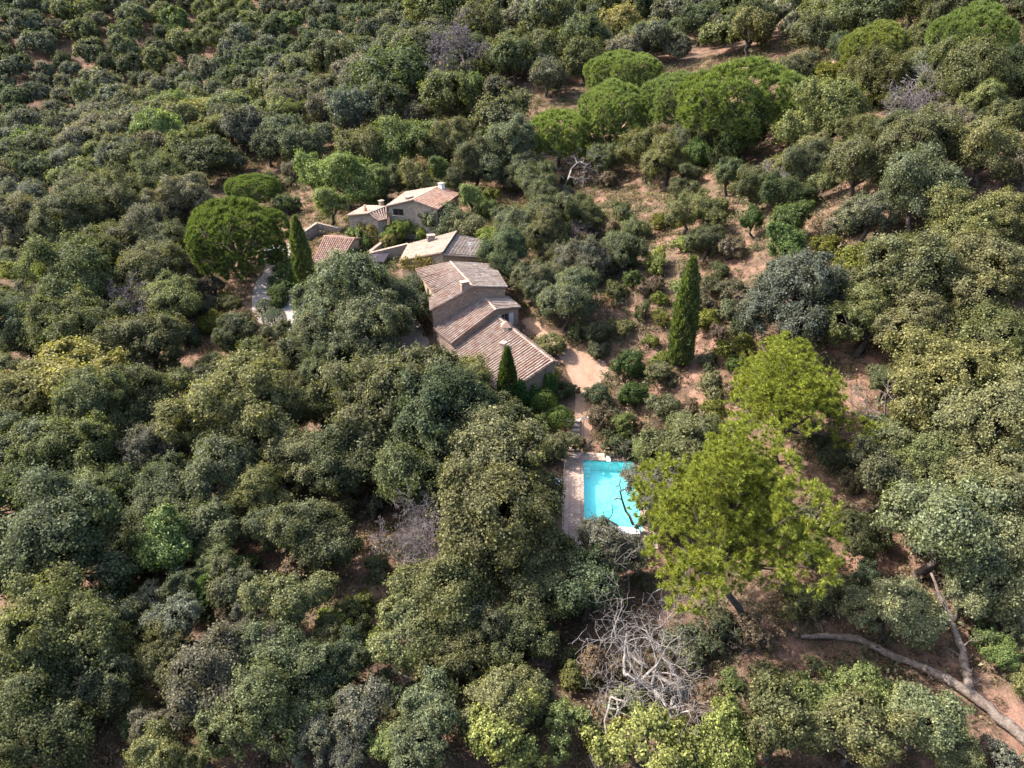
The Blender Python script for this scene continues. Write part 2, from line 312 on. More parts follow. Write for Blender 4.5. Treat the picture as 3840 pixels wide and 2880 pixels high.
def wall_seg(mb, p0, p1, zb, t0, t1, holes=(), depth=.2):
    p0 = Vector((p0[0], p0[1], 0)); p1 = Vector((p1[0], p1[1], 0)); L = (p1 - p0).length; d = (p1 - p0) / L; inn = Vector((-d.y, d.x, 0))
    zm = min(t0, t1); S = sorted({0., L, *[h[0] for h in holes], *[h[1] for h in holes]}); Zs = sorted({zb, zm, *[h[2] for h in holes], *[h[3] for h in holes]})
    def pt(s, z, k=0.): v = p0 + d * s + inn * k; return (v.x, v.y, z)
    for a, b in zip(S, S[1:]):
        for c, e in zip(Zs, Zs[1:]):
            if any(h[0] <= a + 1e-6 and b <= h[1] + 1e-6 and h[2] <= c + 1e-6 and e <= h[3] + 1e-6 for h in holes): continue
            mb.poly([pt(a, c), pt(b, c), pt(b, e), pt(a, e)])
        ta, tb = t0 + (t1 - t0) * a / L, t0 + (t1 - t0) * b / L
        if max(ta, tb) > zm + 1e-4: mb.poly([pt(a, zm), pt(b, zm), pt(b, tb), pt(a, ta)])
    for h in holes:
        a, b, c, e = h[:4]
        for q in ([(a, c), (b, c)], [(b, c), (b, e)], [(b, e), (a, e)], [(a, e), (a, c)]):
            (s0, z0), (s1, z1) = q; mb.poly([pt(s0, z0), pt(s0, z0, depth), pt(s1, z1, depth), pt(s1, z1)])
    return p0, d, inn
def opening(parent, p0, d, inn, h, kind):
    a, b, c, e = h[:4]; rz = math.atan2(d.y, d.x); mid = (a + b) / 2; w = b - a; hh = e - c; fw = .07
    def pos(s, z, k): v = p0 + d * s + inn * k; return (v.x, v.y, z)
    f = MB()
    for s, wd in ((a + fw / 2, fw), (b - fw / 2, fw)) + (((mid, .06),) if w > .6 else ()): f.box(pos(s, (c + e) / 2, .12), (wd, .07, hh), rz)
    for z in (c + fw / 2, e - fw / 2): f.box(pos(mid, z, .118), (w, .066, fw), rz)
    if hh > 1.1 and w > .6: f.box(pos(mid, c + hh * .5, .122), (w, .05, .05), rz)
    nm = 'door' if kind == 'door' else 'window'
    o = f.build(nm, M['wood_dark' if kind in ('dark', 'door') else 'frame_grey'], parent)
    MB().box(pos(mid, (c + e) / 2, .17), (w - .02, .02, hh - .02), rz).build('pane' if nm == 'window' else 'door_leaf', M['glass' if nm == 'window' else 'wood_dark'], o)
    if nm == 'window': MB().box(pos(mid, c - .05, .02), (w + .25, .3, .1), rz).build('sill', M['render_pale'], o)
    if kind == 'shutters':
        for s in (a - .33, b + .33):
            sh = MB().box(pos(s, (c + e) / 2, -.05), (.6, .05, hh), rz)
            for k in range(5): sh.box(pos(s, c + hh * (k + .5) / 5, -.085), (.54, .02, hh / 5 - .05), rz)
            sh.build('shutter', M['shutter'], o)
    return o
def shell(parent, b, mat, zb, holes={}, inset=.25, drop=.14, mats=None):
    """walls under a gable roof given by ridge (rf, rb), left eave (lf, lb) and right eave (ef, eb)"""
    K = ['lf', 'rf', 'ef', 'eb', 'rb', 'lb']; P = {k: V3(b[k]) for k in K}; c = sum(P.values(), Vector()) / 6
    Q = {}
    for k in K:
        p = P[k].copy(); u = Vector((c.x - p.x, c.y - p.y, 0)); u = u.normalized() * inset * 1.3; Q[k] = (p.x + u.x, p.y + u.y, p.z - drop)
    mb = MB(); ops = []
    for i in range(6):
        a, e = Q[K[i]], Q[K[(i + 1) % 6]]; hs = holes.get(i, ())
        fr = wall_seg(mb, a, e, zb, a[2], e[2], [h[:4] for h in hs])
        ops += [(fr, h) for h in hs]
    o = mb.build('wall', M[mat], parent)
    for fr, h in ops: opening(parent, *fr, h, h[4])
    return o
def chimney(parent, p, w, d, h, rz, mat='render_pale', style='slots'):
    x, y, z = p; o = MB().box((x, y, z + h / 2 - .4), (w, d, h + .8), rz).build('chimney', M[mat], parent)
    cap = MB()
    if style == 'slots':
        n = max(3, int(w / .22)); ca, sa = math.cos(rz), math.sin(rz)
        for k in range(n):
            s = (k / (n - 1) - .5) * (w - .1)
            for e in (-.5, .5): yy = e * (d - .1); cap.box((x + ca * s - sa * yy, y + sa * s + ca * yy, z + h + .16), (.09, .09, .32), rz)
        cap.box((x, y, z + h + .36), (w + .16, d + .16, .08), rz).box((x, y, z + h + .02), (w + .12, d + .12, .06), rz)
        cap.build('chimney_cap', M['tile_pale'], o)
    elif style == 'pot':
        cap.tube([(x, y, z + h - .02), (x, y, z + h + .35)], [w * .3, w * .24], 8).box((x, y, z + h + .42), (w * .9, d * .9, .06), rz); cap.build('chimney_pot', M['tile_red'], o)
    elif style == 'flat':
        cap.box((x, y, z + h + .05), (w + .25, d + .25, .1), rz).build('chimney_cap', M['tile_grey'], o)
    elif style == 'pyramid':
        cap.hexa([(x + i * (w / 2 + .15), y + j * (d / 2 + .15), z + h) for i, j in ((-1, -1), (1, -1), (1, 1), (-1, 1))], [(x + i * .08, y + j * .08, z + h + .55) for i, j in ((-1, -1), (1, -1), (1, 1), (-1, 1))]).build('chimney_cap', M['tile_brown'], o)
    return o
def ivy(name, parent, a, b, z0, z1, n, seed, color, thick=.35, out=(0, 0)):
    """leaves climbing a wall between two ground points"""
    r = np.random.default_rng(seed); a = np.array(a); b = np.array(b); t = r.random(n); u = r.random(n)
    d = (b - a) / np.linalg.norm(b - a); no = np.array([d[1], -d[0]])
    edge = .5 + .5 * np.sin(t * 9 + seed) * .4 + .35 * np.sin(t * 23 + 1.3 * seed) * .5
    keep = u < np.clip(edge + .35, .25, 1); t, u = t[keep], u[keep]; n = len(t); k = r.random(n) * thick
    P = np.c_[a[0] + (b - a)[0] * t + no[0] * k, a[1] + (b - a)[1] * t + no[1] * k, z0 + (z1 - z0) * u]
    N = np.c_[np.full(n, no[0]), np.full(n, no[1]), np.full(n, .5)] + r.normal(0, .5, (n, 3))
    o = link(name, leaf_mesh(name, P, N, r.uniform(.08, .14, n), .7, M['leaf'], r), parent, color=color); return tag(o, kind='stuff')
def unit(a): return a / (np.linalg.norm(a, axis=-1, keepdims=True) + 1e-9)
def leaf_mesh(name, P, N, S, asp, mat, r, tint=None):
    n = len(P); N = unit(N); T = unit(np.cross(N, r.normal(size=(n, 3)))); B = np.cross(N, T); S = np.asarray(S)[:, None]
    V = np.stack([P + T * S, P + B * S * asp + N * S * .12, P - T * S, P - B * S * asp + N * S * .12], 1).reshape(-1, 3)
    me = np_mesh(name, V, np.arange(4 * n).reshape(n, 4), mat)
    if tint is not None:
        at = me.color_attributes.new('tint', 'FLOAT_COLOR', 'POINT'); at.data.foreach_set('color', np.repeat(np.c_[tint, np.ones(n)], 4, 0).astype(np.float32).ravel())
    return me
def blade_mesh(name, P, D, L, W, mat, r):
    """needle blades: one triangle each from P along D"""
    n = len(P); D = unit(D); T = unit(np.cross(D, r.normal(size=(n, 3)))); W = np.asarray(W)[:, None]; L = np.asarray(L)[:, None]
    V = np.stack([P - T * W, P + T * W, P + D * L], 1).reshape(-1, 3)
    return np_mesh(name, V, np.arange(3 * n).reshape(n, 3), mat)

HOUSES = [{'rf': (4.56, 68.4, 6.75), 'rb': (-1.93, 79.92, 6.75), 'lf': (-1.0, 65.6, 4.0), 'lb': (-7.55, 76.7, 4.0), 'ef': (5.0, 68.65, 6.5), 'eb': (-1.5, 80.2, 6.5)},
    {'rf': (-1.97, 79.49, 7.8), 'rb': (-3.83, 84.06, 7.8), 'lf': (-7.27, 76.06, 4.9), 'lb': (-9.94, 80.35, 4.9), 'ef': (1.11, 81.3, 7.3), 'eb': (-0.58, 84.73, 7.3)},
    {'rf': (-6.25, 85.74, 9.7), 'rb': (-8.26, 90.64, 9.7), 'lf': (-10.0, 84.18, 7.9), 'lb': (-13.4, 92.68, 7.9), 'ef': (-1.38, 87.16, 8.9), 'eb': (-2.5, 91.76, 8.9)},
    {'rf': (-4.8, 82.2, 9.7), 'rb': (-6.25, 85.74, 9.7), 'lf': (-10.14, 80.13, 7.4), 'lb': (-10.6, 83.83, 7.4), 'ef': (-0.57, 83.83, 8.9), 'eb': (-1.38, 87.16, 8.9)},
    {'rf': (-9.91, 96.1, 9.0), 'rb': (-8.51, 105.08, 9.0), 'lf': (-16.55, 99.33, 6.5), 'lb': (-16.15, 106.41, 6.5), 'ef': (-4.21, 98.27, 7.8), 'eb': (-3.0, 104.9, 7.8)},
    {'rf': (-16.2, 114.7, 11.0), 'rb': (-12.49, 122.77, 11.0), 'lf': (-20.76, 115.95, 9.6), 'lb': (-18.64, 124.17, 9.6), 'ef': (-11.97, 112.9, 10.0), 'eb': (-8.96, 121.67, 10.0)},
    {'rf': (-23.53, 113.99, 9.0), 'rb': (-20.91, 117.51, 9.15), 'lf': (-27.33, 115.13, 8.3), 'lb': (-25.25, 120.63, 8.3), 'ef': (-21.86, 113.27, 8.0), 'eb': (-20.5, 114.09, 8.0)},
    {'rf': (-25.33, 110.36, 6.0), 'rb': (-30.63, 111.61, 6.0), 'lf': (-26.86, 104.15, 3.9), 'lb': (-31.31, 105.37, 3.9), 'ef': (-24.3, 114.7, 4.6), 'eb': (-30.2, 116.0, 4.6)}]
BA, BB, BC1, BC2, BD, BE, BG, BF = HOUSES
# long farmhouse stepping down the slope
fh = thing('farmhouse', 'long rust-brown stone farmhouse with three stepped tiled roofs above the pool', 'house', (-4, 79, tz1(-4, 79)))
def off(o, root): o.location = Vector(o.location) - root.location; return o
def L(b, root): return {k: tuple(Vector(v) - root.location) for k, v in b.items()}
def Z(root, z): return z - root.location.z
def gable(root, b0, mat_l, mat_r, zb, wall, holes={}, seed=1, pitch=.42, cap=None, right=True, rdrop=0.):
    b = L(b0, root); hs = {k: [(h[0], h[1], Z(root, h[2]), Z(root, h[3]), h[4]) for h in v] for k, v in holes.items()}
    shell(root, b, wall, Z(root, zb), hs)
    roof_plane(root, b['rf'], b['rb'], b['lf'], b['lb'], M[mat_l], seed, pitch)
    if right:
        dz = Vector((0, 0, -rdrop)); roof_plane(root, V3(b['rf']) + dz, V3(b['rb']) + dz, V3(b['ef']) + dz, V3(b['eb']) + dz, M[mat_r], seed + 50, pitch)
    ridge_cap(root, b['rf'], b['rb'], M[cap or mat_l]); return b
gable(fh, BA, 'tile_brown', 'tile_brown', -.5, 'stone_red', {}, 1)
gable(fh, BB, 'tile_brown', 'tile_grey', -.5, 'stone_red', {1: [(1.0, 2.05, 5.2, 6.85, 'shutters')]}, 2, cap='tile_pale')
gable(fh, BC1, 'tile_brown', 'tile_grey', -.5, 'stone_ochre', {5: [(2.2, 2.95, 6.2, 7.25, 'dark'), (4.6, 5.5, 5.7, 7.15, 'dark'), (1.0, 1.5, 6.0, 7.1, 'dark')]}, 3, cap='tile_pale')
gable(fh, BC2, 'tile_brown', 'tile_grey', -.5, 'stone_red', {}, 4, cap='tile_pale')
def at(root, p): return tuple(Vector((*p[:2], p[2] if len(p) > 2 else 0)) - root.location)
chimney(fh, at(fh, (-1.04, 73.04, 5.5)), .55, .55, 1.15, -.5, 'render_pale', 'flat')
chimney(fh, at(fh, (-.7, 76.82, 6.3)), 1.0, 1.0, .75, -.5, 'render_pale', 'pyramid')
chimney(fh, at(fh, (-5.9, 82.3, 9.3)), 1.0, .65, .75, .4, 'stone_red', 'slots')
MB().tube([at(fh, (-.45, 72.9, 5.6)), at(fh, (-.45, 72.9, 6.6))], .07, 6).build('vent_pipe', M['lead'], fh)
# house with the hipped pair of roofs behind it
hd = thing('stone_house', 'stone house with pale lichened roof and yellow flowering creeper on its front', 'house', (-10, 101, tz1(-10, 101)))
b = gable(hd, BD, 'tile_pale', 'tile_grey', 1.5, 'stone_ochre', {}, 5, rdrop=.45)
chimney(hd, at(hd, (-12.3, 104.0, 7.7)), 1.1, .7, .8, .15, 'stone_grey', 'slots')
p0, p1 = V3(BD['lf']), V3(BD['rf'])
ivy('creeper', hd, at(hd, p0)[:2], at(hd, p1)[:2], Z(hd, 5.4), Z(hd, 8.0), 1300, 3, (.17, .14, .035), .18)
MB().tube([at(hd, (-6.0, 97.4, 8)), at(hd, (-6.0, 97.4, 10.1))], .04, 5).box(at(hd, (-6, 97.4, 10.0)), (.9, .05, .05), .3).box(at(hd, (-6, 97.4, 9.7)), (.6, .05, .05), .3).build('aerial', M['white'], hd)
# upper two-storey house with its side wing
he = thing('upper_house', 'upper two-storey grey stone house with red tiled right roof slope and white chimney', 'house', (-16, 118, tz1(-16, 118)))
gable(he, BE, 'tile_pale', 'tile_red', 2.5, 'stone_grey', {0: [(.75, 2.6, 8.15, 9.25, 'dark'), (1.1, 1.8, 5.9, 7.0, 'dark')], 2: [(5.5, 7.0, 7.4, 9.2, 'dark')]}, 6, .42, cap='tile_pale')
gable(he, BG, 'tile_pale', 'tile_brown', 2.5, 'stone_grey', {}, 7, .40)
chimney(he, at(he, (-16.99, 116.5, 10.5)), 1.1, .7, .55, .9, 'stone_grey', 'flat'); chimney(he, at(he, (-12.1, 122.1, 10.7)), .8, .8, 1.0, .9, 'white', 'flat')
chimney(he, at(he, (-24.2, 115.4, 8.7)), .4, .4, .85, .9, 'brick', 'pot'); chimney(he, at(he, (-22.0, 118.3, 8.8)), .65, .55, 1.0, .9, 'stone_ochre', 'flat')
ivy('creeper', he, at(he, (-25.5, 114.2))[:2], at(he, (-22.2, 113.0))[:2], Z(he, 3.8), Z(he, 6.6), 1300, 8, (.16, .13, .05), .4)
# small red-roofed outbuilding by the drive
hf = thing('outbuilding', 'small outbuilding with bright pinkish-orange tiled roof beside the tall cypress', 'outbuilding', (-28, 110, tz1(-28, 110)))
gable(hf, BF, 'tile_pink', 'tile_red', 0, 'stone_ochre', {}, 8, .34)
ivy('ivy', hf, at(hf, (-26.9, 104.3))[:2], at(hf, (-24.4, 114.5))[:2], Z(hf, 1.4), Z(hf, 5.2), 3600, 5, (.035, .075, .02), .6)
# ivy on the gable end of the farmhouse
ivy('ivy', fh, at(fh, (-.7, 65.9))[:2], at(fh, (4.9, 68.5))[:2], Z(fh, .6), Z(fh, 5.6), 7000, 6, (.035, .075, .022), .7)
ivy('ivy', fh, at(fh, (5.2, 68.8))[:2], at(fh, (-.9, 79.6))[:2], Z(fh, 3.0), Z(fh, 5.6), 2600, 9, (.15, .18, .03), .5)
ivy('ivy', fh, at(fh, (-7.9, 76.3))[:2], at(fh, (-6.2, 75.2))[:2], Z(fh, .8), Z(fh, 4.4), 900, 2, (.035, .075, .025), .6)
# courtyard walls
def stone_wall(label, pts, zt, th, mat='stone_grey', cap=True, group=None):
    z0 = min(tz1(p[0], p[1]) for p in pts) - .4; c = pts[0]; t = thing('stone_wall', label, 'wall', (c[0], c[1], z0), group=group)
    for k in range(len(pts) - 1):
        a, b = Vector(pts[k]), Vector(pts[k + 1]); d = (b - a).normalized(); n = Vector((-d.y, d.x)) * th / 2; za, zb = zt[k] - z0, zt[k + 1] - z0; o = Vector(c)
        q = [a - n - o, b - n - o, b + n - o, a + n - o]
        MB().hexa([(v.x, v.y, 0) for v in q], [(v.x, v.y, zz) for v, zz in zip(q, (za, zb, zb, za))]).build('wall', M[mat], t)
        if cap:
            ln = (b - a).length; m_ = max(1, int(ln / .42)); cp = MB()
            for j in range(m_):
                f = (j + .5) / m_; pp = a.lerp(b, f) - o; cp.box((pp.x, pp.y, za + (zb - za) * f + .03), (.40, th + .12, .09), math.atan2(d.y, d.x))
            tag(cp.build('coping_tiles', M['tile_pale'], t), kind='stuff')
    return t
stone_wall('low grey stone courtyard wall rising behind the grey canopy', [(-22.7, 107.3), (-16.6, 108.9)], [4.7, 5.7], .45)
stone_wall('stone courtyard wall with flowering creeper left of the canopy', [(-22.7, 107.9), (-20.6, 113.0)], [4.7, 5.2], .45, 'stone_ochre')
stone_wall('ruined grey stone wall behind the outbuilding roof', [(-36.3, 118.4), (-34.1, 121.0), (-29.6, 120.2)], [4.2, 5.2, 4.4], .5, 'stone_grey', False)
# canopy on posts with garden table
cn = thing('garden_canopy', 'grey corrugated sheet canopy on posts between outbuilding and house', 'canopy', (-21.1, 106.5, tz1(-21.1, 106.5)))
cw = MB(); nC = 22
for k in range(nC):
    for e in (0, 1):
        u0, u1 = (k + e * .5) / nC, (k + e * .5 + .5) / nC; z = .05 * (1 if e else -1)
        A = lambda u, v, dz: at(cn, ((-22.44 * (1 - u) - 20.0 * u) * (1 - v) + (-22.26 * (1 - u) - 19.5 * u) * v, (105.03 * (1 - u) + 104.9 * u) * (1 - v) + (107.0 * (1 - u) + 107.6 * u) * v, 4.2 + .45 * v + dz))
        cw.hexa([A(u0, 0, z - .03), A(u1, 0, -z - .03), A(u1, 1, -z - .03), A(u0, 1, z - .03)], [A(u0, 0, z), A(u1, 0, -z), A(u1, 1, -z), A(u0, 1, z)])
cw.build('canopy_sheet', M['corrugated'], cn)
for x, y in ((-22.3, 105.2), (-20.2, 105.1), (-22.1, 106.8), (-19.8, 107.3)):
    MB().tube([at(cn, (x, y, 1.2)), at(cn, (x, y, 4.2))], .06, 6).build('post', M['wood_dark'], cn)

# ---------------------------------------------------------------- swimming pool
def pl(a, b, z): p = POOL0 + PE1 * a + PE2 * b; return (p[0], p[1], z)
PRZ = math.atan2(PE1[1], PE1[0])
pool = thing('swimming_pool', 'turquoise rectangular swimming pool with corner steps among the oaks', 'pool', pl(PW / 2, PL / 2, 0))
def pp(a, b, z): return tuple(Vector(pl(a, b, z)) - pool.location)
DEP = -1.25; sh = MB()
for c0, c1 in (((0, 0), (PW, 0)), ((PW, 0), (PW, PL)), ((PW, PL), (0, PL)), ((0, PL), (0, 0))):
    sh.poly([pp(*c0, .06), pp(*c1, .06), pp(*c1, DEP), pp(*c0, DEP)])
sh.poly([pp(0, 0, DEP), pp(PW, 0, DEP), pp(PW, PL, DEP), pp(0, PL, DEP)]); sh.build('basin', M['liner'], pool)
MB().poly([pp(.003, .003, -.1), pp(.003, PL - .003, -.1), pp(PW - .003, PL - .003, -.1), pp(PW - .003, .003, -.1)]).build('water', M['water'], pool)
for k in range(4):
    st = MB(); z1 = -.24 - k * .24; b0, b1 = .01 + k * .38, .39 + k * .38
    st.hexa([pp(.01, b1, DEP), pp(.75, b1, DEP), pp(.75, b0, DEP), pp(.01, b0, DEP)], [pp(.01, b1, z1), pp(.75, b1, z1), pp(.75, b0, z1), pp(.01, b0, z1)]); st.build('step', M['white'], pool)
for (a0, b0, a1, b1) in ((-.3, -.3, PW + .3, 0), (-.3, PL, PW + .3, PL + .3), (-.3, 0, 0, PL), (PW, 0, PW + .3, PL)):
    n = max(1, round(max(a1 - a0, b1 - b0) / .75)); lng = a1 - a0 > b1 - b0
    for k in range(n):
        f0, f1 = (k + .01) / n, (k + .99) / n; A0, A1 = (a0 + (a1 - a0) * f0, a0 + (a1 - a0) * f1) if lng else (a0, a1); B0, B1 = (b0, b1) if lng else (b0 + (b1 - b0) * f0, b0 + (b1 - b0) * f1)
        MB().hexa([pp(A0, B1, -.1), pp(A1, B1, -.1), pp(A1, B0, -.1), pp(A0, B0, -.1)], [pp(A0, B1, .07), pp(A1, B1, .07), pp(A1, B0, .07), pp(A0, B0, .07)]).build('coping_stone', M['paving'], pool)
ter = tag(link('pool_terrace', MB().hexa([pl(-2.05, 12.6, -.5), pl(-.31, 12.6, -.5), pl(-.31, -1.25, -.5), pl(-2.05, -1.25, -.5)], [pl(-2.05, 12.6, .0), pl(-.31, 12.6, .0), pl(-.31, -1.25, .0), pl(-2.05, -1.25, .0)])
    .hexa([pl(-.31, -.31, -.5), pl(6.5, -.31, -.5), pl(6.5, -1.25, -.5), pl(-.31, -1.25, -.5)], [pl(-.31, -.31, -.005), pl(6.5, -.31, -.005), pl(6.5, -1.25, -.005), pl(-.31, -1.25, -.005)])
    .hexa([pl(PW + .31, 12.6, -.5), pl(6.5, 12.6, -.5), pl(6.5, -.31, -.5), pl(PW + .31, -.31, -.5)], [pl(PW + .31, 12.6, -.003), pl(6.5, 12.6, -.003), pl(6.5, -.31, -.003), pl(PW + .31, -.31, -.003)])
    .hexa([pl(-.31, 12.6, -.5), pl(PW + .31, 12.6, -.5), pl(PW + .31, PL + .31, -.5), pl(-.31, PL + .31, -.5)], [pl(-.31, 12.6, -.007), pl(PW + .31, 12.6, -.007), pl(PW + .31, PL + .31, -.007), pl(-.31, PL + .31, -.007)]).mesh('pool_terrace', M['under_tile'])), kind='structure')
slab = MB().box((0, 0, .02), (.52, .6, .07)).mesh('paving_slab', M['paving'])
def pave(a0, a1, b0, b1):
    na, nb = max(1, round((a1 - a0) / .53)), max(1, round((b1 - b0) / .61))
    for i in range(na):
        for j in range(nb):
            p = pl(a0 + (i + .5) * (a1 - a0) / na, b0 + (j + .5) * (b1 - b0) / nb, rnd.uniform(-.006, .006))
            link('paving_slab', slab, ter, None, p, PRZ + rnd.uniform(-.01, .01), ((a1 - a0) / na / .535, (b1 - b0) / nb / .615, 1))
pave(-2.05, -.31, -1.25, 12.6); pave(-.31, 6.5, -1.25, -.31); pave(PW + .31, 6.5, -.31, 12.6); pave(-.31, PW + .31, PL + .31, 12.6)
# roller cover at the near end
rc = thing('pool_cover_roller', 'white pool cover roller bench at the near end of the pool', 'pool cover', pl(2.5, PL + .35, .05), PRZ)
MB().hexa([(-2.05, -.45, .12), (2.45, -.45, .12), (2.45, .45, .12), (-2.05, .45, .12)], [(-2.05, -.38, .42), (2.45, -.38, .42), (2.45, .38, .46), (-2.05, .38, .46)]).build('housing', M['white'], rc)
for s in (-2.2, 2.2): MB().box((s, 0, .06), (.2, .8, .12)).build('foot', M['white'], rc)
# stone fountain with its white spout
ft = thing('pool_fountain', 'square stone water box with white spout at the far pool edge', 'fountain', pl(2.6, -.95, .05), PRZ)
fb = MB()
for x, y, w, d in ((-.32, 0, .14, .78), (.32, 0, .14, .78), (0, .32, .5, .14), (0, -.32, .5, .14)): fb.box((x, y, .35), (w, d, .7))
fb.build('stone_box', M['stone_ochre'], ft); MB().box((0, 0, .25), (.5, .5, .3)).build('basin', M['glass'], ft)
MB().hexa([(-.22, -1.35, .16), (.22, -1.35, .16), (.22, -.4, .24), (-.22, -.4, .24)], [(-.22, -1.35, .21), (.22, -1.35, .21), (.22, -.4, .30), (-.22, -.4, .30)]).build('spout', M['white'], ft)
gr = thing('drain_grate', 'dark grate in a pale frame at the far left pool corner', 'grate', pl(.2, -.75, .06), PRZ)
MB().box((0, 0, .02), (1.3, .6, .05)).build('frame', M['render_pale'], gr); gb = MB()
for k in range(9): gb.box((-.42 + k * .105, 0, .055), (.07, .46, .03))
gb.build('grille', M['metal_grey'], gr)
# wire fence along the terrace
fe = thing('wire_fence', 'thin metal post and wire fence along the left edge of the pool terrace', 'fence', pl(-1.95, 2, 0))
def fp(a, b, z): return tuple(Vector(pl(a, b, z)) - fe.location)
for k in range(8): MB().tube([fp(-1.95, -1.0 + k * 1.6, 0), fp(-1.95, -1.0 + k * 1.6, 1.15)], .018, 5).build('post', M['metal_grey'], fe)
for z in (.3, .75, 1.2): MB().tube([fp(-1.95, -1.0, z), fp(-1.95, 10.2, z)], .006, 4).build('wire', M['metal_grey'], fe)
# ---------------------------------------------------------------- vegetation
TONE = {'gg': (0.081, 0.090, 0.052), 'dk': (0.062, 0.076, 0.040), 'ol': (0.095, 0.102, 0.048), 'lo': (.112, .120, .056), 'pa': (.128, .138, .076), 'gr': (0.100, 0.099, 0.070), 'bl': (0.086, 0.094, 0.071), 'lg': (0.103, 0.131, 0.050), 'yl': (.130, .148, .046), 'yo': (.135, .130, .048), 'dg': (0.055, 0.082, 0.028), 'ug': (.078, .110, .034), 'ul': (.095, .125, .042), 'uy': (.120, .150, .056), 'al': (.165, .186, .036), 'yp': (0.086, 0.129, 0.056), 'br': (0.112, 0.089, 0.064), 'yd': (0.086, 0.096, 0.022), 'vn': (0.120, 0.155, 0.038), 'cl': (0.073, 0.105, 0.026), 'cd': (0.057, 0.072, 0.043), 'cy': (.085, .108, .042)}
def sph(r, n): return unit(r.normal(size=(n, 3)))
def crown_points(r, R, leaf, cover, rz=.86, nl=9, sub=15, asp=.62, lowcut=-.75, up=.3, lobe=(.34, .48), bough=(.55, 1.06)):
    """leaf positions, normals and sizes of a lumpy crown centred on the origin, and its lobes"""
    LC, LR = [], []; nb = max(4, int(nl / 2.6)); a0 = r.uniform(0, 6.28)                 # foliage pads strung along a few uneven boughs
    for k in range(nb):
        az = a0 + k * 2.399963 + r.normal(0, .25); el = r.uniform(-.45, 1.25); Lk = R * r.uniform(*bough) * (1 if k else .8); dv = np.array([math.cos(az) * math.cos(el), math.sin(az) * math.cos(el), math.sin(el)])
        for t in ((.45, .72, .95) if Lk > .7 * R else (.5, .9)):
            LC.append(dv * Lk * t * np.array([1, 1, rz]) + r.normal(0, .10, 3) * R * np.array([1, 1, .6])); LR.append(R * r.uniform(*lobe) * (1.12 - .36 * t) * 1.0)
    LC.append(np.array([0, 0, R * rz * .25])); LR.append(R * .46); LC = np.array(LC); LR = np.array(LR)
    P, N = [], []
    for c, q in zip(LC, LR):
        od = unit(c[None] + np.array([0, 0, R * .12]))[0]
        ds = sph(r, sub * 3); ds = ds[(ds @ od > -.35) & (ds[:, 2] > lowcut - .2)][:sub]
        for d in ds:
            sr = q * r.uniform(.26, .55); sc = c + d * q * r.uniform(.55, 1.12)
            n = int(cover * 4 * math.pi * sr * sr * .66 / (2 * leaf * leaf * asp)); e = r.normal(size=(n, 3)); ax = sph(r, 1)[0]; e = e - ax * (e @ ax)[:, None] * .45   # flattened, ragged spray
            e = e * (.50 * r.uniform(.75, 1.25)); P.append(sc + e * sr); N.append(unit(e) * .55 + d * .6 + r.normal(0, .5, (n, 3)) + np.array([0, 0, up]))
    P = np.vstack(P); N = np.vstack(N)
    ins = np.zeros(len(P), bool)
    for c, q in zip(LC, LR): ins |= (((P - c) ** 2).sum(1) < (q * .66) ** 2)
    P, N = P[~ins], N[~ins]; k = P[:, 2] > lowcut * R * rz * 1.2; P, N = P[k], N[k]
    return P, N, leaf * r.uniform(.65, 1.35, len(P)), LC, LR
def limb_mesh(name, R, hc, LC, seed, base=(0, 0), girth=1.):
    r = random.Random(seed); mb = MB(); f = Vector((r.uniform(-.12, .12) * R, r.uniform(-.12, .12) * R, hc - R * .45)); b0 = Vector((base[0], base[1], -.4)); t = R * .055 * girth + .05
    k1 = b0.lerp(f, .35) + Vector((r.uniform(-.1, .1) * R, r.uniform(-.1, .1) * R, R * .05)); k2 = b0.lerp(f, .7) + Vector((r.uniform(-.1, .1) * R, r.uniform(-.1, .1) * R, 0))
    mb.tube([b0, k1, k2, f], [t * 1.5, t * 1.1, t, t * .85], 7)
    for c in LC:
        c = Vector(c) + Vector((0, 0, hc)); m1 = f.lerp(c, .5) + Vector((r.uniform(-.1, .1), r.uniform(-.1, .1), r.uniform(-.02, .12))) * R
        mb.tube([f, m1, c], [t * .6, t * .4, t * .15], 4)
        for q in range(1):
            e = c + Vector((r.uniform(-1, 1), r.uniform(-1, 1), r.uniform(-.2, .8))) * R * .32; mb.tube([m1.lerp(c, .4), e], [t * .25, .02], 3)
    return mb.mesh(name, M['bark'], True)
VAR = {}
def variant_set(kind, cls, R, leaf, cover, count, seed0, mat='leaf', hc=None, **k):
    for v in range(count):
        r = np.random.default_rng(seed0 + v * 7); P, N, S, LC, LR = crown_points(r, R, leaf, cover, **k); h = hc if hc else .78 * R + .55
        VAR.setdefault((kind, cls), []).append(dict(R=R, hc=h, LC=LC, crown=leaf_mesh('crown', P, N, S, k.get('asp', .62), M[mat], r), trunk=limb_mesh('trunk', R, h, LC, v)))
variant_set('oak', 'S', 2.2, .060, 1.40, 3, 10, nl=13, sub=13)
variant_set('oak', 'M', 3.4, .076, 1.30, 4, 40, nl=17, sub=14)
variant_set('oak', 'L', 5.4, .104, 1.2, 3, 80, nl=26, sub=14, lobe=(.30, .44))
variant_set('oak', 'F', 4.5, .16, 1.25, 5, 120, nl=14, sub=12, lobe=(.42, .54), bough=(.45, .82))
variant_set('deciduous', 'S', 2.6, .080, 1.2, 3, 160, nl=10, sub=13, rz=.85)
variant_set('deciduous', 'L', 4.6, .125, 1.15, 2, 190, nl=14, sub=14, rz=.9)
variant_set('shrub', 'S', 1.3, .060, 1.15, 5, 210, nl=7, sub=11, rz=.72, hc=.72, lobe=(.38, .55))
variant_set('shrub', 'L', 2.4, .075, 1.2, 3, 240, nl=11, sub=13, rz=.62, hc=1.25)
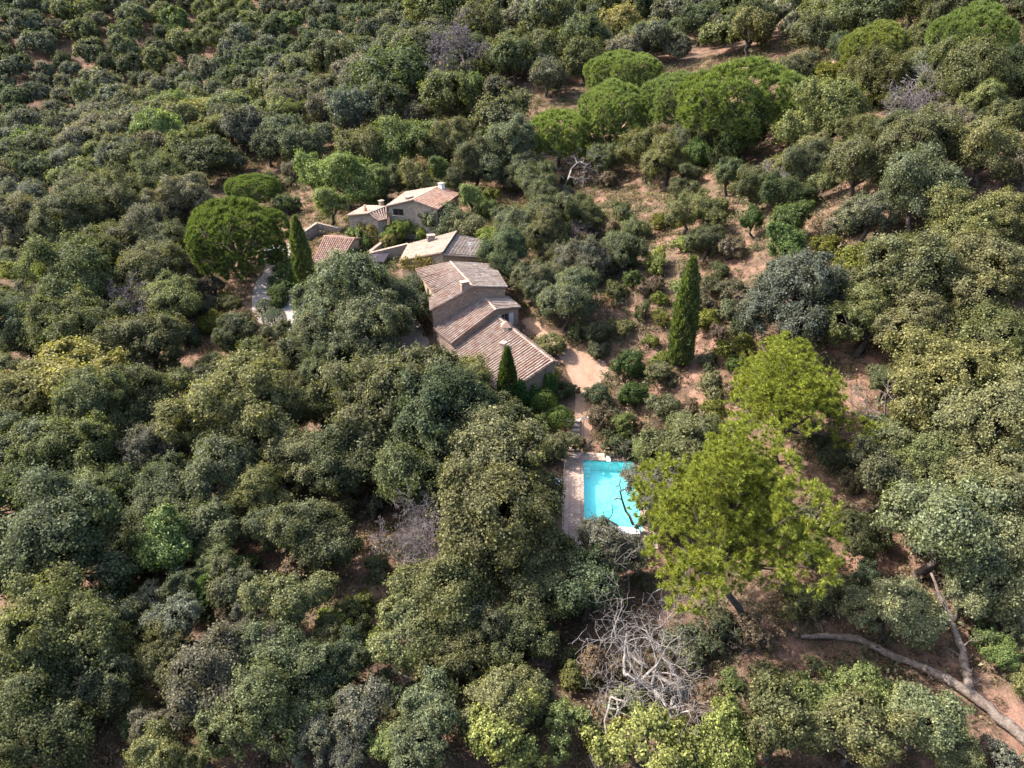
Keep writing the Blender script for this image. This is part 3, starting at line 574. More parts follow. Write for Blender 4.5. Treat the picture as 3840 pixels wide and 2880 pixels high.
def needle_cloud(r, C, Dn, rad, nb, L, W, up=.6):
    n = len(C); k = n * nb; P = np.repeat(C, nb, 0); D = unit(r.normal(size=(k, 3)) + np.repeat(Dn, nb, 0) * 1.1 + np.array([0, 0, up])); P = P + D * (rad * r.random((k, 1)) * .6)
    return P, D, L * r.uniform(.6, 1.2, k), W * r.uniform(.7, 1.3, k)
def umbrella(seed, R, hc):
    """stone pine: flat dome of needle tufts over a fan of limbs; centre of the dome rim at hc"""
    r = np.random.default_rng(seed); nl = 17; an = np.arange(nl) * 2.399963 + r.uniform(0, .5); rr = np.sqrt((np.arange(nl) + .4) / nl) * .76
    LC = np.c_[np.cos(an) * rr * R, np.sin(an) * rr * R, R * .38 * (1 - rr ** 1.6) + r.uniform(-.04, .05, nl) * R]; LR = R * r.uniform(.25, .36, nl)
    ns = 11; an = np.arange(ns) * 2 * math.pi / ns + r.uniform(-.2, .2, ns); LC = np.vstack([LC, np.c_[np.cos(an) * R * .74, np.sin(an) * R * .74, R * r.uniform(-.24, -.04, ns)]]); LR = np.r_[LR, R * r.uniform(.15, .25, ns)]
    C, Dn = [], []
    for c, q in zip(LC, LR):
        n = int(80 * (q / 2.2) ** 2 / (R / 7) ** 2 * 2.2); d = sph(r, n * 3); d = d[d[:, 2] > -.6][:n]; C.append(c + d * np.array([q, q, q * .95])); Dn.append(unit(d + np.array([0, 0, .5])))
    C = np.vstack(C); Dn = np.vstack(Dn); ins = np.zeros(len(C), bool)
    for c, q in zip(LC, LR): ins |= ((((C - c) / np.array([1, 1, .95])) ** 2).sum(1) < (q * .86) ** 2)
    C, Dn = C[~ins], Dn[~ins]
    me = blade_mesh('crown', *needle_cloud(r, C, Dn, .30 * R / 7, 48, .46 * R / 7, .042 * R / 7), M['needle'], r)
    rd = random.Random(seed); mb = MB(); t = .045 * R + .06; f = Vector((rd.uniform(-.4, .4), rd.uniform(-.3, .3), hc - R * .36))
    mb.tube([(0, 0, -.5), Vector((f.x * .5 + rd.uniform(-.3, .3), f.y * .4, f.z * .5)), f], [t * 1.25, t, t * .8], 8)
    for c in LC:
        c = Vector(c) + Vector((0, 0, hc - .05 * R)); m1 = f.lerp(c, .55) + Vector((0, 0, -R * .06)); mb.tube([f, m1, c], [t * .5, t * .3, .04], 5)
        for q in range(3): e = c + Vector((rd.uniform(-1, 1), rd.uniform(-1, 1), rd.uniform(-.1, .25))) * R * .25; mb.tube([m1.lerp(c, .5), e], [t * .16, .02], 4)
    return dict(R=R, hc=hc, crown=me, trunk=mb.mesh('trunk', M['bark'], True))
VAR['umbrella', 'S'] = [umbrella(3, 7., 5.6), umbrella(8, 7., 6.0), umbrella(14, 7., 5.2)]
def aleppo(seed, R, hc, rz=.85, dens=1., base=(0, 0)):
    r = np.random.default_rng(seed); nl = 44; d = sph(r, nl * 3); d = d[d[:, 2] > -.6][:nl]; LC = d * R * np.array([.72, .72, .72 * rz]) * r.uniform(.25, 1.12, (nl, 1)); LR = R * r.uniform(.17, .28, nl); C, Dn = [], []
    for c, q in zip(LC, LR):
        n = int(dens * 70 * (q / 1.6) ** 2); e = sph(r, n * 2); e = e[e[:, 2] > -.55][:n]; C.append(c + e * q * r.uniform(.75, 1.1, (len(e), 1)) * np.array([1, 1, .8])); Dn.append(unit(e + unit(c[None]) * .4))
    C = np.vstack(C); Dn = np.vstack(Dn)
    me = blade_mesh('crown', *needle_cloud(r, C, Dn, .24, 78, .30, .024, .45), M['needle'], r)
    return dict(R=R, hc=hc, crown=me, trunk=limb_mesh('trunk', R, hc, LC, seed, base, .42))
def cypress_mesh(seed, H, W):
    r = np.random.default_rng(seed); n = 9000; t = r.random(n); a = r.random(n) * 2 * math.pi
    prof = np.minimum(1, (t / .06) ** .6) * (1 - np.clip((t - .35) / .65, 0, 1) ** 2.1) * W / 2; lump = 1 + .10 * np.sin(a * 5 + t * 23) + .08 * np.sin(a * 9 - t * 41) + r.normal(0, .05, n); rad = prof * lump * r.uniform(.82, 1.04, n) + .03
    P = np.c_[np.cos(a) * rad, np.sin(a) * rad, t * H]; D = np.c_[np.cos(a) * .45, np.sin(a) * .45, np.full(n, 1.)] + r.normal(0, .25, (n, 3))
    return blade_mesh('crown', P, D, r.uniform(.35, .7, n) * H / 13, r.uniform(.07, .13, n) * H / 13, M['needle'], r)
def cypress(label, x, y, H, W, seed, tone='cy'):
    t = thing('cypress_tree', label, 'tree', (x, y, tz1(x, y) - .1)); link('crown', cypress_mesh(seed, H, W), t, color=TONE[tone], loc=(0, 0, .25))
    MB().tube([(0, 0, -.3), (0, 0, H * .6)], [.2, .05], 7).build('trunk', M['bark'], t); return t
NAME = {'oak': 'oak_tree', 'deciduous': 'leafy_tree', 'umbrella': 'umbrella_pine', 'shrub': 'shrub', 'young': 'young_pine', 'clip': 'clipped_shrub'}
def plant(kind, tone, x, y, R, label, group, base=None, k=0):
    cls = {'oak': 'S' if R < 2.7 else 'M' if R < 4.3 else 'L', 'deciduous': 'S' if R < 3.5 else 'L', 'shrub': 'S' if R < 1.8 else 'L', 'umbrella': 'S'}[kind]
    if kind == 'oak' and y > 150: cls = 'F'
    vs_ = VAR[kind, cls]; r = random.Random(k * 13 + 5); v = vs_[r.randrange(len(vs_))]; s = R * (1. if kind == 'umbrella' else 1.17) / v['R']; rz = r.uniform(0, 6.28)
    bx, by = base or (x, y); t = thing(NAME[kind], label, 'shrub' if kind == 'shrub' else 'tree', (bx, by, tz1(bx, by) - .05), 0, s, group)
    c = np.array(TONE[tone]) * r.uniform(.82, 1.24) * np.array([r.uniform(.95, 1.12), 1, r.uniform(.9, 1.1)])
    off_ = ((x - bx) / s, (y - by) / s); dz = (tz1(x, y) - tz1(bx, by)) / s
    zs = {'oak': r.uniform(.9, 1.15), 'deciduous': r.uniform(.95, 1.2)}.get(kind, r.uniform(.85, 1.15))
    cr = link('crown', v['crown'], t, color=tuple(c), loc=(*off_, v['hc'] + dz), rz=rz, sc=(r.uniform(.86, 1.14), r.uniform(.86, 1.14), zs))
    if kind != 'umbrella': cr.rotation_euler = (r.uniform(-.16, .16), r.uniform(-.16, .16), rz)
    if base:
        ca, sa = math.cos(rz), math.sin(rz); LC = [(p[0] * ca - p[1] * sa + off_[0], p[0] * sa + p[1] * ca + off_[1], p[2] + dz) for p in v['LC']]
        r2 = random.Random(k); mb = MB(); f = Vector((off_[0], off_[1], v['hc'] + dz - .4 * v['R'])); tt = v['R'] * .06 + .05; pts = [Vector((0, 0, -.3))] + [Vector((0, 0, 0)).lerp(f, q) + Vector((r2.uniform(-.12, .12), r2.uniform(-.12, .12), r2.uniform(-.03, .1))) * v['R'] for q in (.25, .5, .75)] + [f]
        mb.tube(pts, [tt * 1.5, tt * 1.25, tt * 1.1, tt, tt * .85], 8)
        for c_ in LC:
            c_ = Vector(c_) + Vector((0, 0, v['hc'])); m1 = f.lerp(c_, .5) + Vector((0, 0, .06 * v['R'])); mb.tube([f, m1, c_], [tt * .65, tt * .4, tt * .15], 5)
        link('trunk', mb.mesh('trunk', M['bark'], True), t)
    else: link('trunk', v['trunk'], t, rz=rz)
    return t
# kind | foliage tone | x | y | crown radius | label | group | trunk foot
PLANTS = """
umbrella|ug|-43.30|107.71|8.03|huge round umbrella pine beside the drive and the outbuilding|umbrella pines|
umbrella|ul|-50.28|138.13|5.18|smaller umbrella pine just behind the huge round one by the drive|umbrella pines|
umbrella|uy|9.04|143.08|7.49|front umbrella pine of the ridge row, tall bare trunk visible|umbrella pines|
umbrella|uy|20.11|144.94|8.51|second umbrella pine of the ridge row, dark trunk below its crown|umbrella pines|
umbrella|uy|24.13|165.99|8.04|rearmost umbrella pine at the back of the ridge row|umbrella pines|
umbrella|uy|31.86|141.22|8.21|umbrella pine in the middle of the ridge row, joined to the widest|umbrella pines|
umbrella|uy|37.60|122.60|10.59|widest umbrella pine at the right end of the ridge row|umbrella pines|
umbrella|uy|61.77|132.10|6.09|isolated umbrella pine right of the ridge row|umbrella pines|
umbrella|uy|68.85|118.10|6.80|umbrella pine nearest the top right corner|umbrella pines|
oak|dk|34.41|128.32|3.95|small dark green oak right of the row of umbrella pines, nearest|oaks around the farm|
oak|gg|30.54|131.19|3.58|small grey-green oak in front of the row of umbrella pines, nearest|oaks around the farm|
oak|ol|42.05|101.17|3.16|small olive-green oak left of the grey dead bush, second nearest|oaks around the farm|
oak|gg|51.87|140.59|3.67|small grey-green oak left of the grey dead bush, fifth nearest|oaks around the farm|
oak|ol|67.07|130.77|4.02|mid-sized olive-green oak behind the grey dead bush|oaks around the farm|
oak|gg|65.46|119.90|3.52|small grey-green oak behind the grey dead bush|oaks around the farm|
oak|gg|50.93|118.33|3.16|small grey-green oak left of the grey dead bush, third nearest|oaks around the farm|
oak|dk|60.71|140.17|3.37|small dark green oak left of the grey dead bush, nearest|oaks around the farm|
oak|dk|-37.41|42.44|5.11|broad dark green oak near the left edge, two-thirds down|oaks around the farm|
oak|ol|-32.25|33.20|4.31|broad olive-green oak near the bottom left corner|oaks around the farm|
oak|gg|-31.31|37.47|1.95|mid-sized grey-green oak near the left edge, two-thirds down, second nearest|oaks around the farm|
oak|gg|-27.69|30.87|2.19|mid-sized grey-green oak near the bottom left corner|oaks around the farm|-19.40,26.71
oak|gr|-20.19|31.22|3.46|broad greyish oak near the bottom edge, left of centre|oaks around the farm|
oak|dk|-32.15|29.71|2.94|broad dark green oak near the bottom left corner, second nearest|oaks around the farm|
oak|dk|-29.78|26.61|2.94|broad dark green oak near the bottom left corner, nearest|oaks around the farm|
oak|gg|-16.50|32.62|2.81|mid-sized grey-green oak near the bottom edge, left of centre|oaks around the farm|
oak|ol|-16.04|27.82|3.00|broad olive-green oak near the bottom edge, left of centre|oaks around the farm|
oak|gr|-12.66|27.76|1.65|mid-sized greyish oak near the bottom edge, left of centre, nearest|oaks around the farm|
oak|ol|-17.04|37.94|2.46|mid-sized olive-green oak left of the purplish leafless tree, nearest|oaks around the farm|
oak|dk|-26.38|46.51|2.68|mid-sized dark green oak left of the purplish leafless tree|oaks around the farm|
oak|gg|-16.70|45.45|3.20|mid-sized grey-green oak left of the purplish leafless tree, nearest|oaks around the farm|
oak|dk|-31.55|48.12|2.87|mid-sized dark green oak near the left edge, two-thirds down, fourth nearest|oaks around the farm|
oak|bl|-25.17|36.69|1.92|mid-sized blue-grey oak near the bottom edge, left of centre|oaks around the farm|
oak|ol|-1.52|42.92|5.41|broad olive-green oak right of the purplish leafless tree|oaks around the farm|
oak|ol|-4.41|37.28|4.01|broad olive-green oak in front of the purplish leafless tree|oaks around the farm|
oak|ol|2.93|39.50|2.93|mid-sized olive-green oak left of the bleached dead oak, nearest|oaks around the farm|
oak|dk|5.77|38.65|2.68|mid-sized dark green oak left of the bleached dead oak|oaks around the farm|
oak|gg|-2.38|35.91|2.48|mid-sized grey-green oak in front of the purplish leafless tree|oaks around the farm|
oak|ol|0.59|35.27|2.26|mid-sized olive-green oak left of the bleached dead oak, second nearest|oaks around the farm|
oak|lo|-7.09|35.37|2.66|mid-sized light olive oak in front of the purplish leafless tree|oaks around the farm|
oak|ol|-4.00|33.21|2.28|mid-sized olive-green oak in front of the purplish leafless tree|oaks around the farm|
oak|ol|-0.89|29.62|2.76|broad olive-green oak near the bottom edge centre|oaks around the farm|
oak|gg|-5.31|29.00|2.21|mid-sized grey-green oak near the bottom edge centre, second nearest|oaks around the farm|
oak|gg|-5.94|26.55|1.87|mid-sized grey-green oak near the bottom edge centre, nearest|oaks around the farm|
oak|gr|-9.97|29.25|1.96|mid-sized greyish oak near the bottom edge, left of centre, third nearest|oaks around the farm|
oak|dk|-11.72|33.64|1.83|mid-sized dark green oak in front of the purplish leafless tree|oaks around the farm|
oak|gr|8.08|42.39|2.73|mid-sized greyish oak in front of the swimming pool|oaks around the farm|
oak|pa|31.10|38.92|3.94|broad pale olive oak near the right edge, two-thirds down, second nearest|oaks around the farm|
oak|pa|33.49|36.64|3.23|broad pale olive oak near the right edge, two-thirds down, nearest|oaks around the farm|34.72,34.01
oak|pa|26.62|34.55|2.91|broad pale olive oak behind the long fallen trunk|oaks around the farm|
oak|pa|31.65|34.92|1.70|mid-sized pale olive oak behind the long fallen trunk|oaks around the farm|
oak|dk|27.65|42.21|1.91|mid-sized dark green oak right of the large bright pine|oaks around the farm|
oak|pa|24.93|26.52|2.30|mid-sized pale olive oak in front of the long fallen trunk|oaks around the farm|
oak|ol|16.26|26.65|2.65|broad olive-green oak right of the bleached dead oak|oaks around the farm|
oak|lo|20.76|25.71|2.43|mid-sized light olive oak in front of the long fallen trunk|oaks around the farm|
oak|ol|26.13|24.78|1.43|mid-sized olive-green oak near the bottom right corner|oaks around the farm|
oak|bl|30.39|69.17|4.54|broad blue-grey oak behind the spreading yellow-green pine|oaks around the farm|
oak|bl|34.47|71.14|2.46|small blue-grey oak behind the spreading yellow-green pine|oaks around the farm|
oak|ol|40.23|67.18|4.49|broad olive-green oak right of the spreading yellow-green pine|oaks around the farm|
oak|lo|46.65|64.40|3.91|mid-sized light olive oak near the right edge, upper part, third nearest|oaks around the farm|
oak|ol|35.52|64.19|3.62|mid-sized olive-green oak right of the spreading yellow-green pine, nearest|oaks around the farm|
oak|ol|39.55|61.23|3.72|mid-sized olive-green oak right of the spreading yellow-green pine, third nearest|oaks around the farm|
oak|lo|43.38|57.47|3.66|mid-sized light olive oak near the right edge, halfway up, second nearest|oaks around the farm|
oak|lo|37.81|53.12|4.55|broad light olive oak near the right edge, halfway up|oaks around the farm|
oak|lo|42.03|51.79|2.64|mid-sized light olive oak near the right edge, halfway up, nearest|oaks around the farm|
oak|ol|32.48|49.46|2.74|mid-sized olive-green oak right of the spreading yellow-green pine, second nearest|oaks around the farm|
oak|pa|37.51|46.84|4.31|broad pale olive oak near the right edge, halfway up|oaks around the farm|40.80,46.30
oak|gg|30.05|45.63|2.63|mid-sized grey-green oak in front of the spreading yellow-green pine|oaks around the farm|
oak|ol|33.63|45.40|3.13|mid-sized olive-green oak near the right edge, two-thirds down|oaks around the farm|
oak|pa|36.34|42.38|3.08|mid-sized pale olive oak near the right edge, two-thirds down|oaks around the farm|
oak|dk|26.80|38.39|1.31|small dark green oak behind the long fallen trunk|oaks around the farm|
oak|gg|-12.19|60.26|6.37|broad grey-green oak left of the long farmhouse|oaks around the farm|
oak|dk|-5.73|56.75|5.60|broad dark green oak in front of the long farmhouse|oaks around the farm|
oak|dk|-15.92|54.75|4.24|broad dark green oak behind the purplish leafless tree, second nearest|oaks around the farm|
oak|dk|-8.77|50.69|4.02|broad dark green oak behind the purplish leafless tree, nearest|oaks around the farm|
oak|gg|-1.45|50.61|5.54|broad grey-green oak left of the garden steps|oaks around the farm|
oak|ol|-5.20|65.11|3.75|mid-sized olive-green oak in front of the long farmhouse|oaks around the farm|
oak|ol|-1.69|62.12|2.67|mid-sized olive-green oak left of the garden steps|oaks around the farm|
oak|gr|14.19|50.76|2.81|mid-sized greyish oak right of the swimming pool|oaks around the farm|
oak|ol|17.02|53.61|4.00|broad olive-green oak left of the large bright pine|oaks around the farm|
oak|gr|15.30|48.61|1.91|small greyish oak left of the large bright pine|oaks around the farm|
oak|gg|-21.10|83.79|5.88|broad grey-green oak in front of the red-roofed outbuilding|oaks around the farm|
oak|gg|-15.63|86.52|3.91|mid-sized grey-green oak right of the red-roofed outbuilding|oaks around the farm|
oak|gg|-24.83|79.22|3.69|mid-sized grey-green oak in front of the drive|oaks around the farm|
oak|gg|-17.16|78.32|4.95|mid-sized grey-green oak in front of the red-roofed outbuilding|oaks around the farm|
oak|dk|-21.99|74.93|2.91|mid-sized dark green oak in front of the drive|oaks around the farm|
oak|ol|-61.35|92.62|6.06|broad olive-green oak near the left edge, upper part|oaks around the farm|
oak|gg|-65.68|85.85|4.51|mid-sized grey-green oak near the left edge, halfway up, second nearest|oaks around the farm|
oak|ol|-57.34|83.17|5.07|mid-sized olive-green oak near the left edge, halfway up, second nearest|oaks around the farm|
oak|ol|-51.86|96.58|5.07|mid-sized olive-green oak left of the red tile heap, second nearest|oaks around the farm|
oak|ol|-47.26|90.63|3.91|mid-sized olive-green oak left of the red tile heap, nearest|oaks around the farm|
oak|gg|-45.60|79.18|4.21|mid-sized grey-green oak left of the red tile heap|oaks around the farm|
oak|ol|-66.19|107.42|4.71|mid-sized olive-green oak near the left edge, upper part|oaks around the farm|
oak|gg|-36.51|85.01|2.49|small grey-green oak in front of the red tile heap|oaks around the farm|
oak|gg|-30.58|83.35|1.93|small grey-green oak in front of the drive|oaks around the farm|
oak|ol|-41.18|68.12|3.78|mid-sized olive-green oak in front of the red tile heap, nearest|oaks around the farm|
oak|ol|-53.30|65.52|4.43|mid-sized olive-green oak near the left edge, halfway up, nearest|oaks around the farm|
oak|lo|-44.46|63.56|4.60|broad light olive oak near the left edge, halfway up|oaks around the farm|
oak|dk|-49.06|57.01|4.02|mid-sized dark green oak near the left edge, halfway up|oaks around the farm|
oak|ol|-43.24|56.41|4.11|broad olive-green oak near the left edge, halfway up|oaks around the farm|
oak|gr|-36.14|58.57|3.14|mid-sized greyish oak in front of the red tile heap|oaks around the farm|
oak|ol|-27.70|61.78|5.57|broad olive-green oak in front of the red tile heap|oaks around the farm|-21.09,53.43
oak|gg|-27.33|53.04|3.80|mid-sized grey-green oak in front of the red tile heap|oaks around the farm|
oak|dk|-32.40|52.51|2.91|mid-sized dark green oak in front of the red tile heap|oaks around the farm|
oak|gg|-19.21|55.08|3.38|mid-sized grey-green oak left of the purplish leafless tree, second nearest|oaks around the farm|
oak|ol|-38.80|50.20|3.32|mid-sized olive-green oak near the left edge, two-thirds down|oaks around the farm|
oak|dk|-45.71|50.90|3.48|mid-sized dark green oak near the left edge, two-thirds down, nearest|oaks around the farm|
oak|ol|-23.42|50.64|2.71|mid-sized olive-green oak left of the purplish leafless tree, second nearest|oaks around the farm|
oak|ol|-23.98|65.05|2.92|mid-sized olive-green oak in front of the drive|oaks around the farm|
oak|ol|-34.20|62.50|3.13|mid-sized olive-green oak in front of the red tile heap, second nearest|oaks around the farm|
oak|dk|-36.99|53.29|2.57|mid-sized dark green oak near the left edge, two-thirds down, third nearest|oaks around the farm|
oak|gg|-7.01|135.06|4.51|mid-sized grey-green oak right of the upper stone house, nearest|oaks around the farm|
oak|gg|-1.01|137.11|5.80|mid-sized grey-green oak behind the stone house with creeper|oaks around the farm|
oak|gg|-2.78|154.56|6.39|mid-sized grey-green oak right of the upper stone house, second nearest|oaks around the farm|
oak|ol|-12.44|148.16|5.14|mid-sized olive-green oak behind the upper stone house, nearest|oaks around the farm|
oak|gg|3.75|125.01|3.52|small grey-green oak right of the stone house with creeper, third nearest|oaks around the farm|
oak|ol|-14.21|174.94|6.49|mid-sized olive-green oak behind the upper stone house, second nearest|oaks around the farm|
oak|dk|-29.37|191.08|7.68|mid-sized dark green oak behind the upper stone house, second nearest|oaks around the farm|
oak|bl|-37.96|177.24|6.01|mid-sized blue-grey oak behind the upper stone house|oaks around the farm|
oak|dk|-29.96|179.53|5.74|mid-sized dark green oak behind the upper stone house, nearest|oaks around the farm|
oak|bl|8.19|180.99|4.41|small blue-grey oak near the top edge centre|oaks around the farm|
oak|dk|0.00|191.85|5.29|small dark green oak near the top edge centre|oaks around the farm|
oak|dk|18.77|197.06|6.03|mid-sized dark green oak left of the row of umbrella pines|oaks around the farm|
oak|ol|-9.24|228.25|6.93|mid-sized olive-green oak near the top edge centre, nearest|oaks around the farm|
oak|gg|10.29|219.10|8.08|mid-sized grey-green oak near the top edge centre|oaks around the farm|
oak|ol|24.00|130.98|4.08|small olive-green oak in front of the row of umbrella pines, nearest|oaks around the farm|
oak|ol|26.31|122.88|3.86|small olive-green oak in front of the row of umbrella pines, second nearest|oaks around the farm|
oak|dk|-0.53|95.97|3.44|mid-sized dark green oak right of the stone house with creeper, nearest|oaks around the farm|
oak|dk|-0.66|91.06|2.37|small dark green oak behind the long farmhouse|oaks around the farm|
oak|dk|5.36|105.75|3.69|mid-sized dark green oak right of the stone house with creeper, second nearest|oaks around the farm|
oak|gg|1.74|104.82|2.90|small grey-green oak right of the stone house with creeper, nearest|oaks around the farm|
oak|gg|5.64|100.05|3.03|small grey-green oak right of the stone house with creeper, second nearest|oaks around the farm|
oak|ol|11.04|108.04|2.81|small olive-green oak in front of the row of umbrella pines, fourth nearest|oaks around the farm|
oak|gg|4.92|120.78|2.96|small grey-green oak right of the stone house with creeper, fifth nearest|oaks around the farm|
oak|gg|2.45|131.52|3.91|small grey-green oak right of the stone house with creeper, fourth nearest|oaks around the farm|
oak|gg|25.93|108.35|2.46|small grey-green oak in front of the row of umbrella pines, third nearest|oaks around the farm|
oak|gg|29.14|120.09|1.78|small grey-green oak in front of the row of umbrella pines, second nearest|oaks around the farm|
oak|ol|24.55|98.09|3.01|small olive-green oak behind the tall lone cypress, second nearest|oaks around the farm|
oak|ol|26.61|95.42|2.57|small olive-green oak behind the tall lone cypress, nearest|oaks around the farm|
oak|gg|25.11|88.37|2.25|small grey-green oak behind the tall lone cypress|oaks around the farm|
oak|gr|9.72|90.91|3.04|small greyish oak left of the tall lone cypress|oaks around the farm|
oak|gg|14.76|91.52|2.53|small grey-green oak left of the tall lone cypress|oaks around the farm|
oak|ol|17.22|134.23|3.22|small olive-green oak in front of the row of umbrella pines, third nearest|oaks around the farm|
oak|gg|2.91|86.84|2.73|small grey-green oak right of the long farmhouse, second nearest|oaks around the farm|
oak|gg|7.67|83.50|2.87|small grey-green oak right of the long farmhouse, third nearest|oaks around the farm|
oak|gg|6.67|80.14|3.00|mid-sized grey-green oak right of the long farmhouse|oaks around the farm|
oak|gg|3.56|83.77|2.22|small grey-green oak right of the long farmhouse, nearest|oaks around the farm|
oak|lo|45.84|108.95|5.09|mid-sized light olive oak left of the grey dead bush|oaks around the farm|
oak|ol|57.92|121.25|4.44|mid-sized olive-green oak left of the grey dead bush|oaks around the farm|
oak|lo|61.03|102.60|4.67|mid-sized light olive oak right of the grey dead bush|oaks around the farm|
oak|gg|45.50|83.59|4.61|mid-sized grey-green oak in front of the grey dead bush, nearest|oaks around the farm|
oak|gg|41.80|86.42|3.70|mid-sized grey-green oak left of the grey dead bush|oaks around the farm|
oak|gg|44.45|76.95|4.09|mid-sized grey-green oak in front of the grey dead bush, second nearest|oaks around the farm|
oak|lo|51.93|79.62|3.23|mid-sized light olive oak near the right edge, upper part, nearest|oaks around the farm|
oak|ol|57.89|86.53|2.65|small olive-green oak right of the grey dead bush, second nearest|oaks around the farm|
oak|gr|40.39|78.97|2.58|small greyish oak in front of the grey dead bush|oaks around the farm|
oak|dk|70.31|157.89|5.29|mid-sized dark green oak behind the grey dead bush|oaks around the farm|
oak|dk|56.52|186.60|4.71|small dark green oak right of the row of umbrella pines, third nearest|oaks around the farm|
oak|dk|48.03|204.22|5.15|small dark green oak behind the row of umbrella pines|oaks around the farm|
oak|gg|61.44|160.41|4.08|small grey-green oak left of the grey dead bush, sixth nearest|oaks around the farm|
oak|gg|78.81|145.80|4.87|mid-sized grey-green oak near the top right corner|oaks around the farm|
oak|dk|68.36|105.23|3.29|mid-sized dark green oak near the top right corner|oaks around the farm|
oak|lo|46.77|71.39|3.62|mid-sized light olive oak near the right edge, upper part, second nearest|oaks around the farm|
oak|ol|50.78|72.15|3.05|mid-sized olive-green oak near the right edge, upper part|oaks around the farm|
oak|ol|50.22|67.13|2.14|small olive-green oak near the right edge, upper part, nearest|oaks around the farm|
oak|bl|-50.85|81.03|2.42|small blue-grey oak left of the red tile heap|oaks around the farm|
oak|gg|-80.15|123.56|6.00|mid-sized grey-green oak near the left edge, upper part|oaks around the farm|
oak|gr|-90.90|127.18|5.43|mid-sized greyish oak near the left edge, upper part|oaks around the farm|
oak|gr|-62.34|117.54|5.27|mid-sized greyish oak left of the big umbrella pine by the drive, second nearest|oaks around the farm|
oak|gr|-62.67|135.42|5.14|mid-sized greyish oak left of the big umbrella pine by the drive, nearest|oaks around the farm|
oak|gg|-77.47|135.63|5.68|mid-sized grey-green oak left of the big umbrella pine by the drive, second nearest|oaks around the farm|
oak|gg|-57.11|113.72|4.46|mid-sized grey-green oak left of the big umbrella pine by the drive, nearest|oaks around the farm|
oak|dk|32.21|237.03|7.86|mid-sized dark green oak behind the row of umbrella pines|oaks around the farm|
oak|dk|69.65|193.93|4.84|small dark green oak left of the grey dead bush, second nearest|oaks around the farm|
oak|gg|-27.17|220.70|6.41|small grey-green oak near the top edge centre|oaks around the farm|
oak|gg|-50.48|221.35|6.50|small grey-green oak behind the upper stone house|oaks around the farm|
oak|ol|-23.96|256.48|7.70|mid-sized olive-green oak near the top edge centre, second nearest|oaks around the farm|
oak|gg|-47.10|163.31|4.47|small grey-green oak behind the red-roofed outbuilding|oaks around the farm|
oak|gg|-66.98|156.39|4.91|small grey-green oak behind the big umbrella pine by the drive|oaks around the farm|
oak|gg|28.81|51.00|1.43|small grey-green oak in front of the spreading yellow-green pine|oaks around the farm|
oak|dk|24.15|41.81|1.18|small dark green oak right of the large bright pine|oaks around the farm|
oak|ol|-23.85|132.51|3.48|small olive-green oak left of the upper stone house|oaks around the farm|
oak|dk|-41.99|42.66|2.67|mid-sized dark green oak near the left edge, two-thirds down, second nearest|oaks around the farm|
oak|gg|-63.05|76.03|2.99|mid-sized grey-green oak near the left edge, halfway up, nearest|oaks around the farm|
deciduous|lg|-28.89|43.48|3.01|mid-sized light green leafy tree near the left edge, two-thirds down|light green leafy trees|
deciduous|yl|-0.34|27.14|2.47|mid-sized yellow-green leafy tree near the bottom edge centre|light green leafy trees|
deciduous|lg|3.33|28.34|1.67|mid-sized light green leafy tree near the bottom edge centre|light green leafy trees|
deciduous|lg|-8.11|27.35|1.47|small light green leafy tree near the bottom edge centre|light green leafy trees|
deciduous|yl|8.37|25.59|2.62|broad yellow-green leafy tree in front of the bleached dead oak|light green leafy trees|
deciduous|lg|22.75|29.44|1.66|mid-sized light green leafy tree left of the long fallen trunk, nearest|light green leafy trees|
deciduous|lg|19.66|28.68|1.81|mid-sized light green leafy tree left of the long fallen trunk, second nearest|light green leafy trees|
deciduous|lg|17.09|28.90|1.57|mid-sized light green leafy tree right of the bleached dead oak|light green leafy trees|
deciduous|yl|12.80|25.67|2.30|mid-sized yellow-green leafy tree in front of the bleached dead oak|light green leafy trees|
deciduous|yl|-79.74|109.57|3.30|small yellow-green leafy tree near the left edge, upper part|light green leafy trees|
deciduous|yo|-51.50|71.04|4.53|mid-sized yellowish leafy tree near the left edge, halfway up|light green leafy trees|
deciduous|lg|-23.42|148.63|5.17|mid-sized light green leafy tree behind the upper stone house|light green leafy trees|
deciduous|lo|-29.06|146.00|5.11|mid-sized light olive leafy tree left of the upper stone house|light green leafy trees|
deciduous|lg|-30.57|131.51|4.93|mid-sized light green leafy tree behind the red-roofed outbuilding|light green leafy trees|
deciduous|lg|-24.89|132.76|3.48|small light green leafy tree left of the upper stone house|light green leafy trees|
deciduous|lo|-17.55|130.01|3.66|small light olive leafy tree behind the upper stone house|light green leafy trees|
deciduous|dg|37.70|117.68|4.28|mid-sized deep green leafy tree right of the row of umbrella pines|light green leafy trees|
deciduous|dg|33.18|84.03|2.76|small deep green leafy tree right of the tall lone cypress|light green leafy trees|
deciduous|dg|32.40|79.39|2.66|small deep green leafy tree behind the spreading yellow-green pine|light green leafy trees|
deciduous|dg|31.29|89.48|1.72|small deep green leafy tree behind the tall lone cypress|light green leafy trees|
deciduous|lg|13.45|57.90|1.88|small light green leafy tree right of the swimming pool|light green leafy trees|
deciduous|lg|11.80|62.69|1.50|small light green leafy tree right of the garden steps|light green leafy trees|
deciduous|lg|-6.83|120.10|2.51|small light green leafy tree behind the stone house with creeper|light green leafy trees|
deciduous|lg|-38.29|138.28|4.40|small light green leafy tree behind the red-roofed outbuilding, second nearest|light green leafy trees|
deciduous|lg|-31.68|122.10|3.49|small light green leafy tree behind the red-roofed outbuilding, nearest|light green leafy trees|
deciduous|lg|32.60|31.01|1.06|small light green leafy tree right of the long fallen trunk|light green leafy trees|
deciduous|dg|-13.31|137.56|2.81|small deep green leafy tree behind the upper stone house|light green leafy trees|
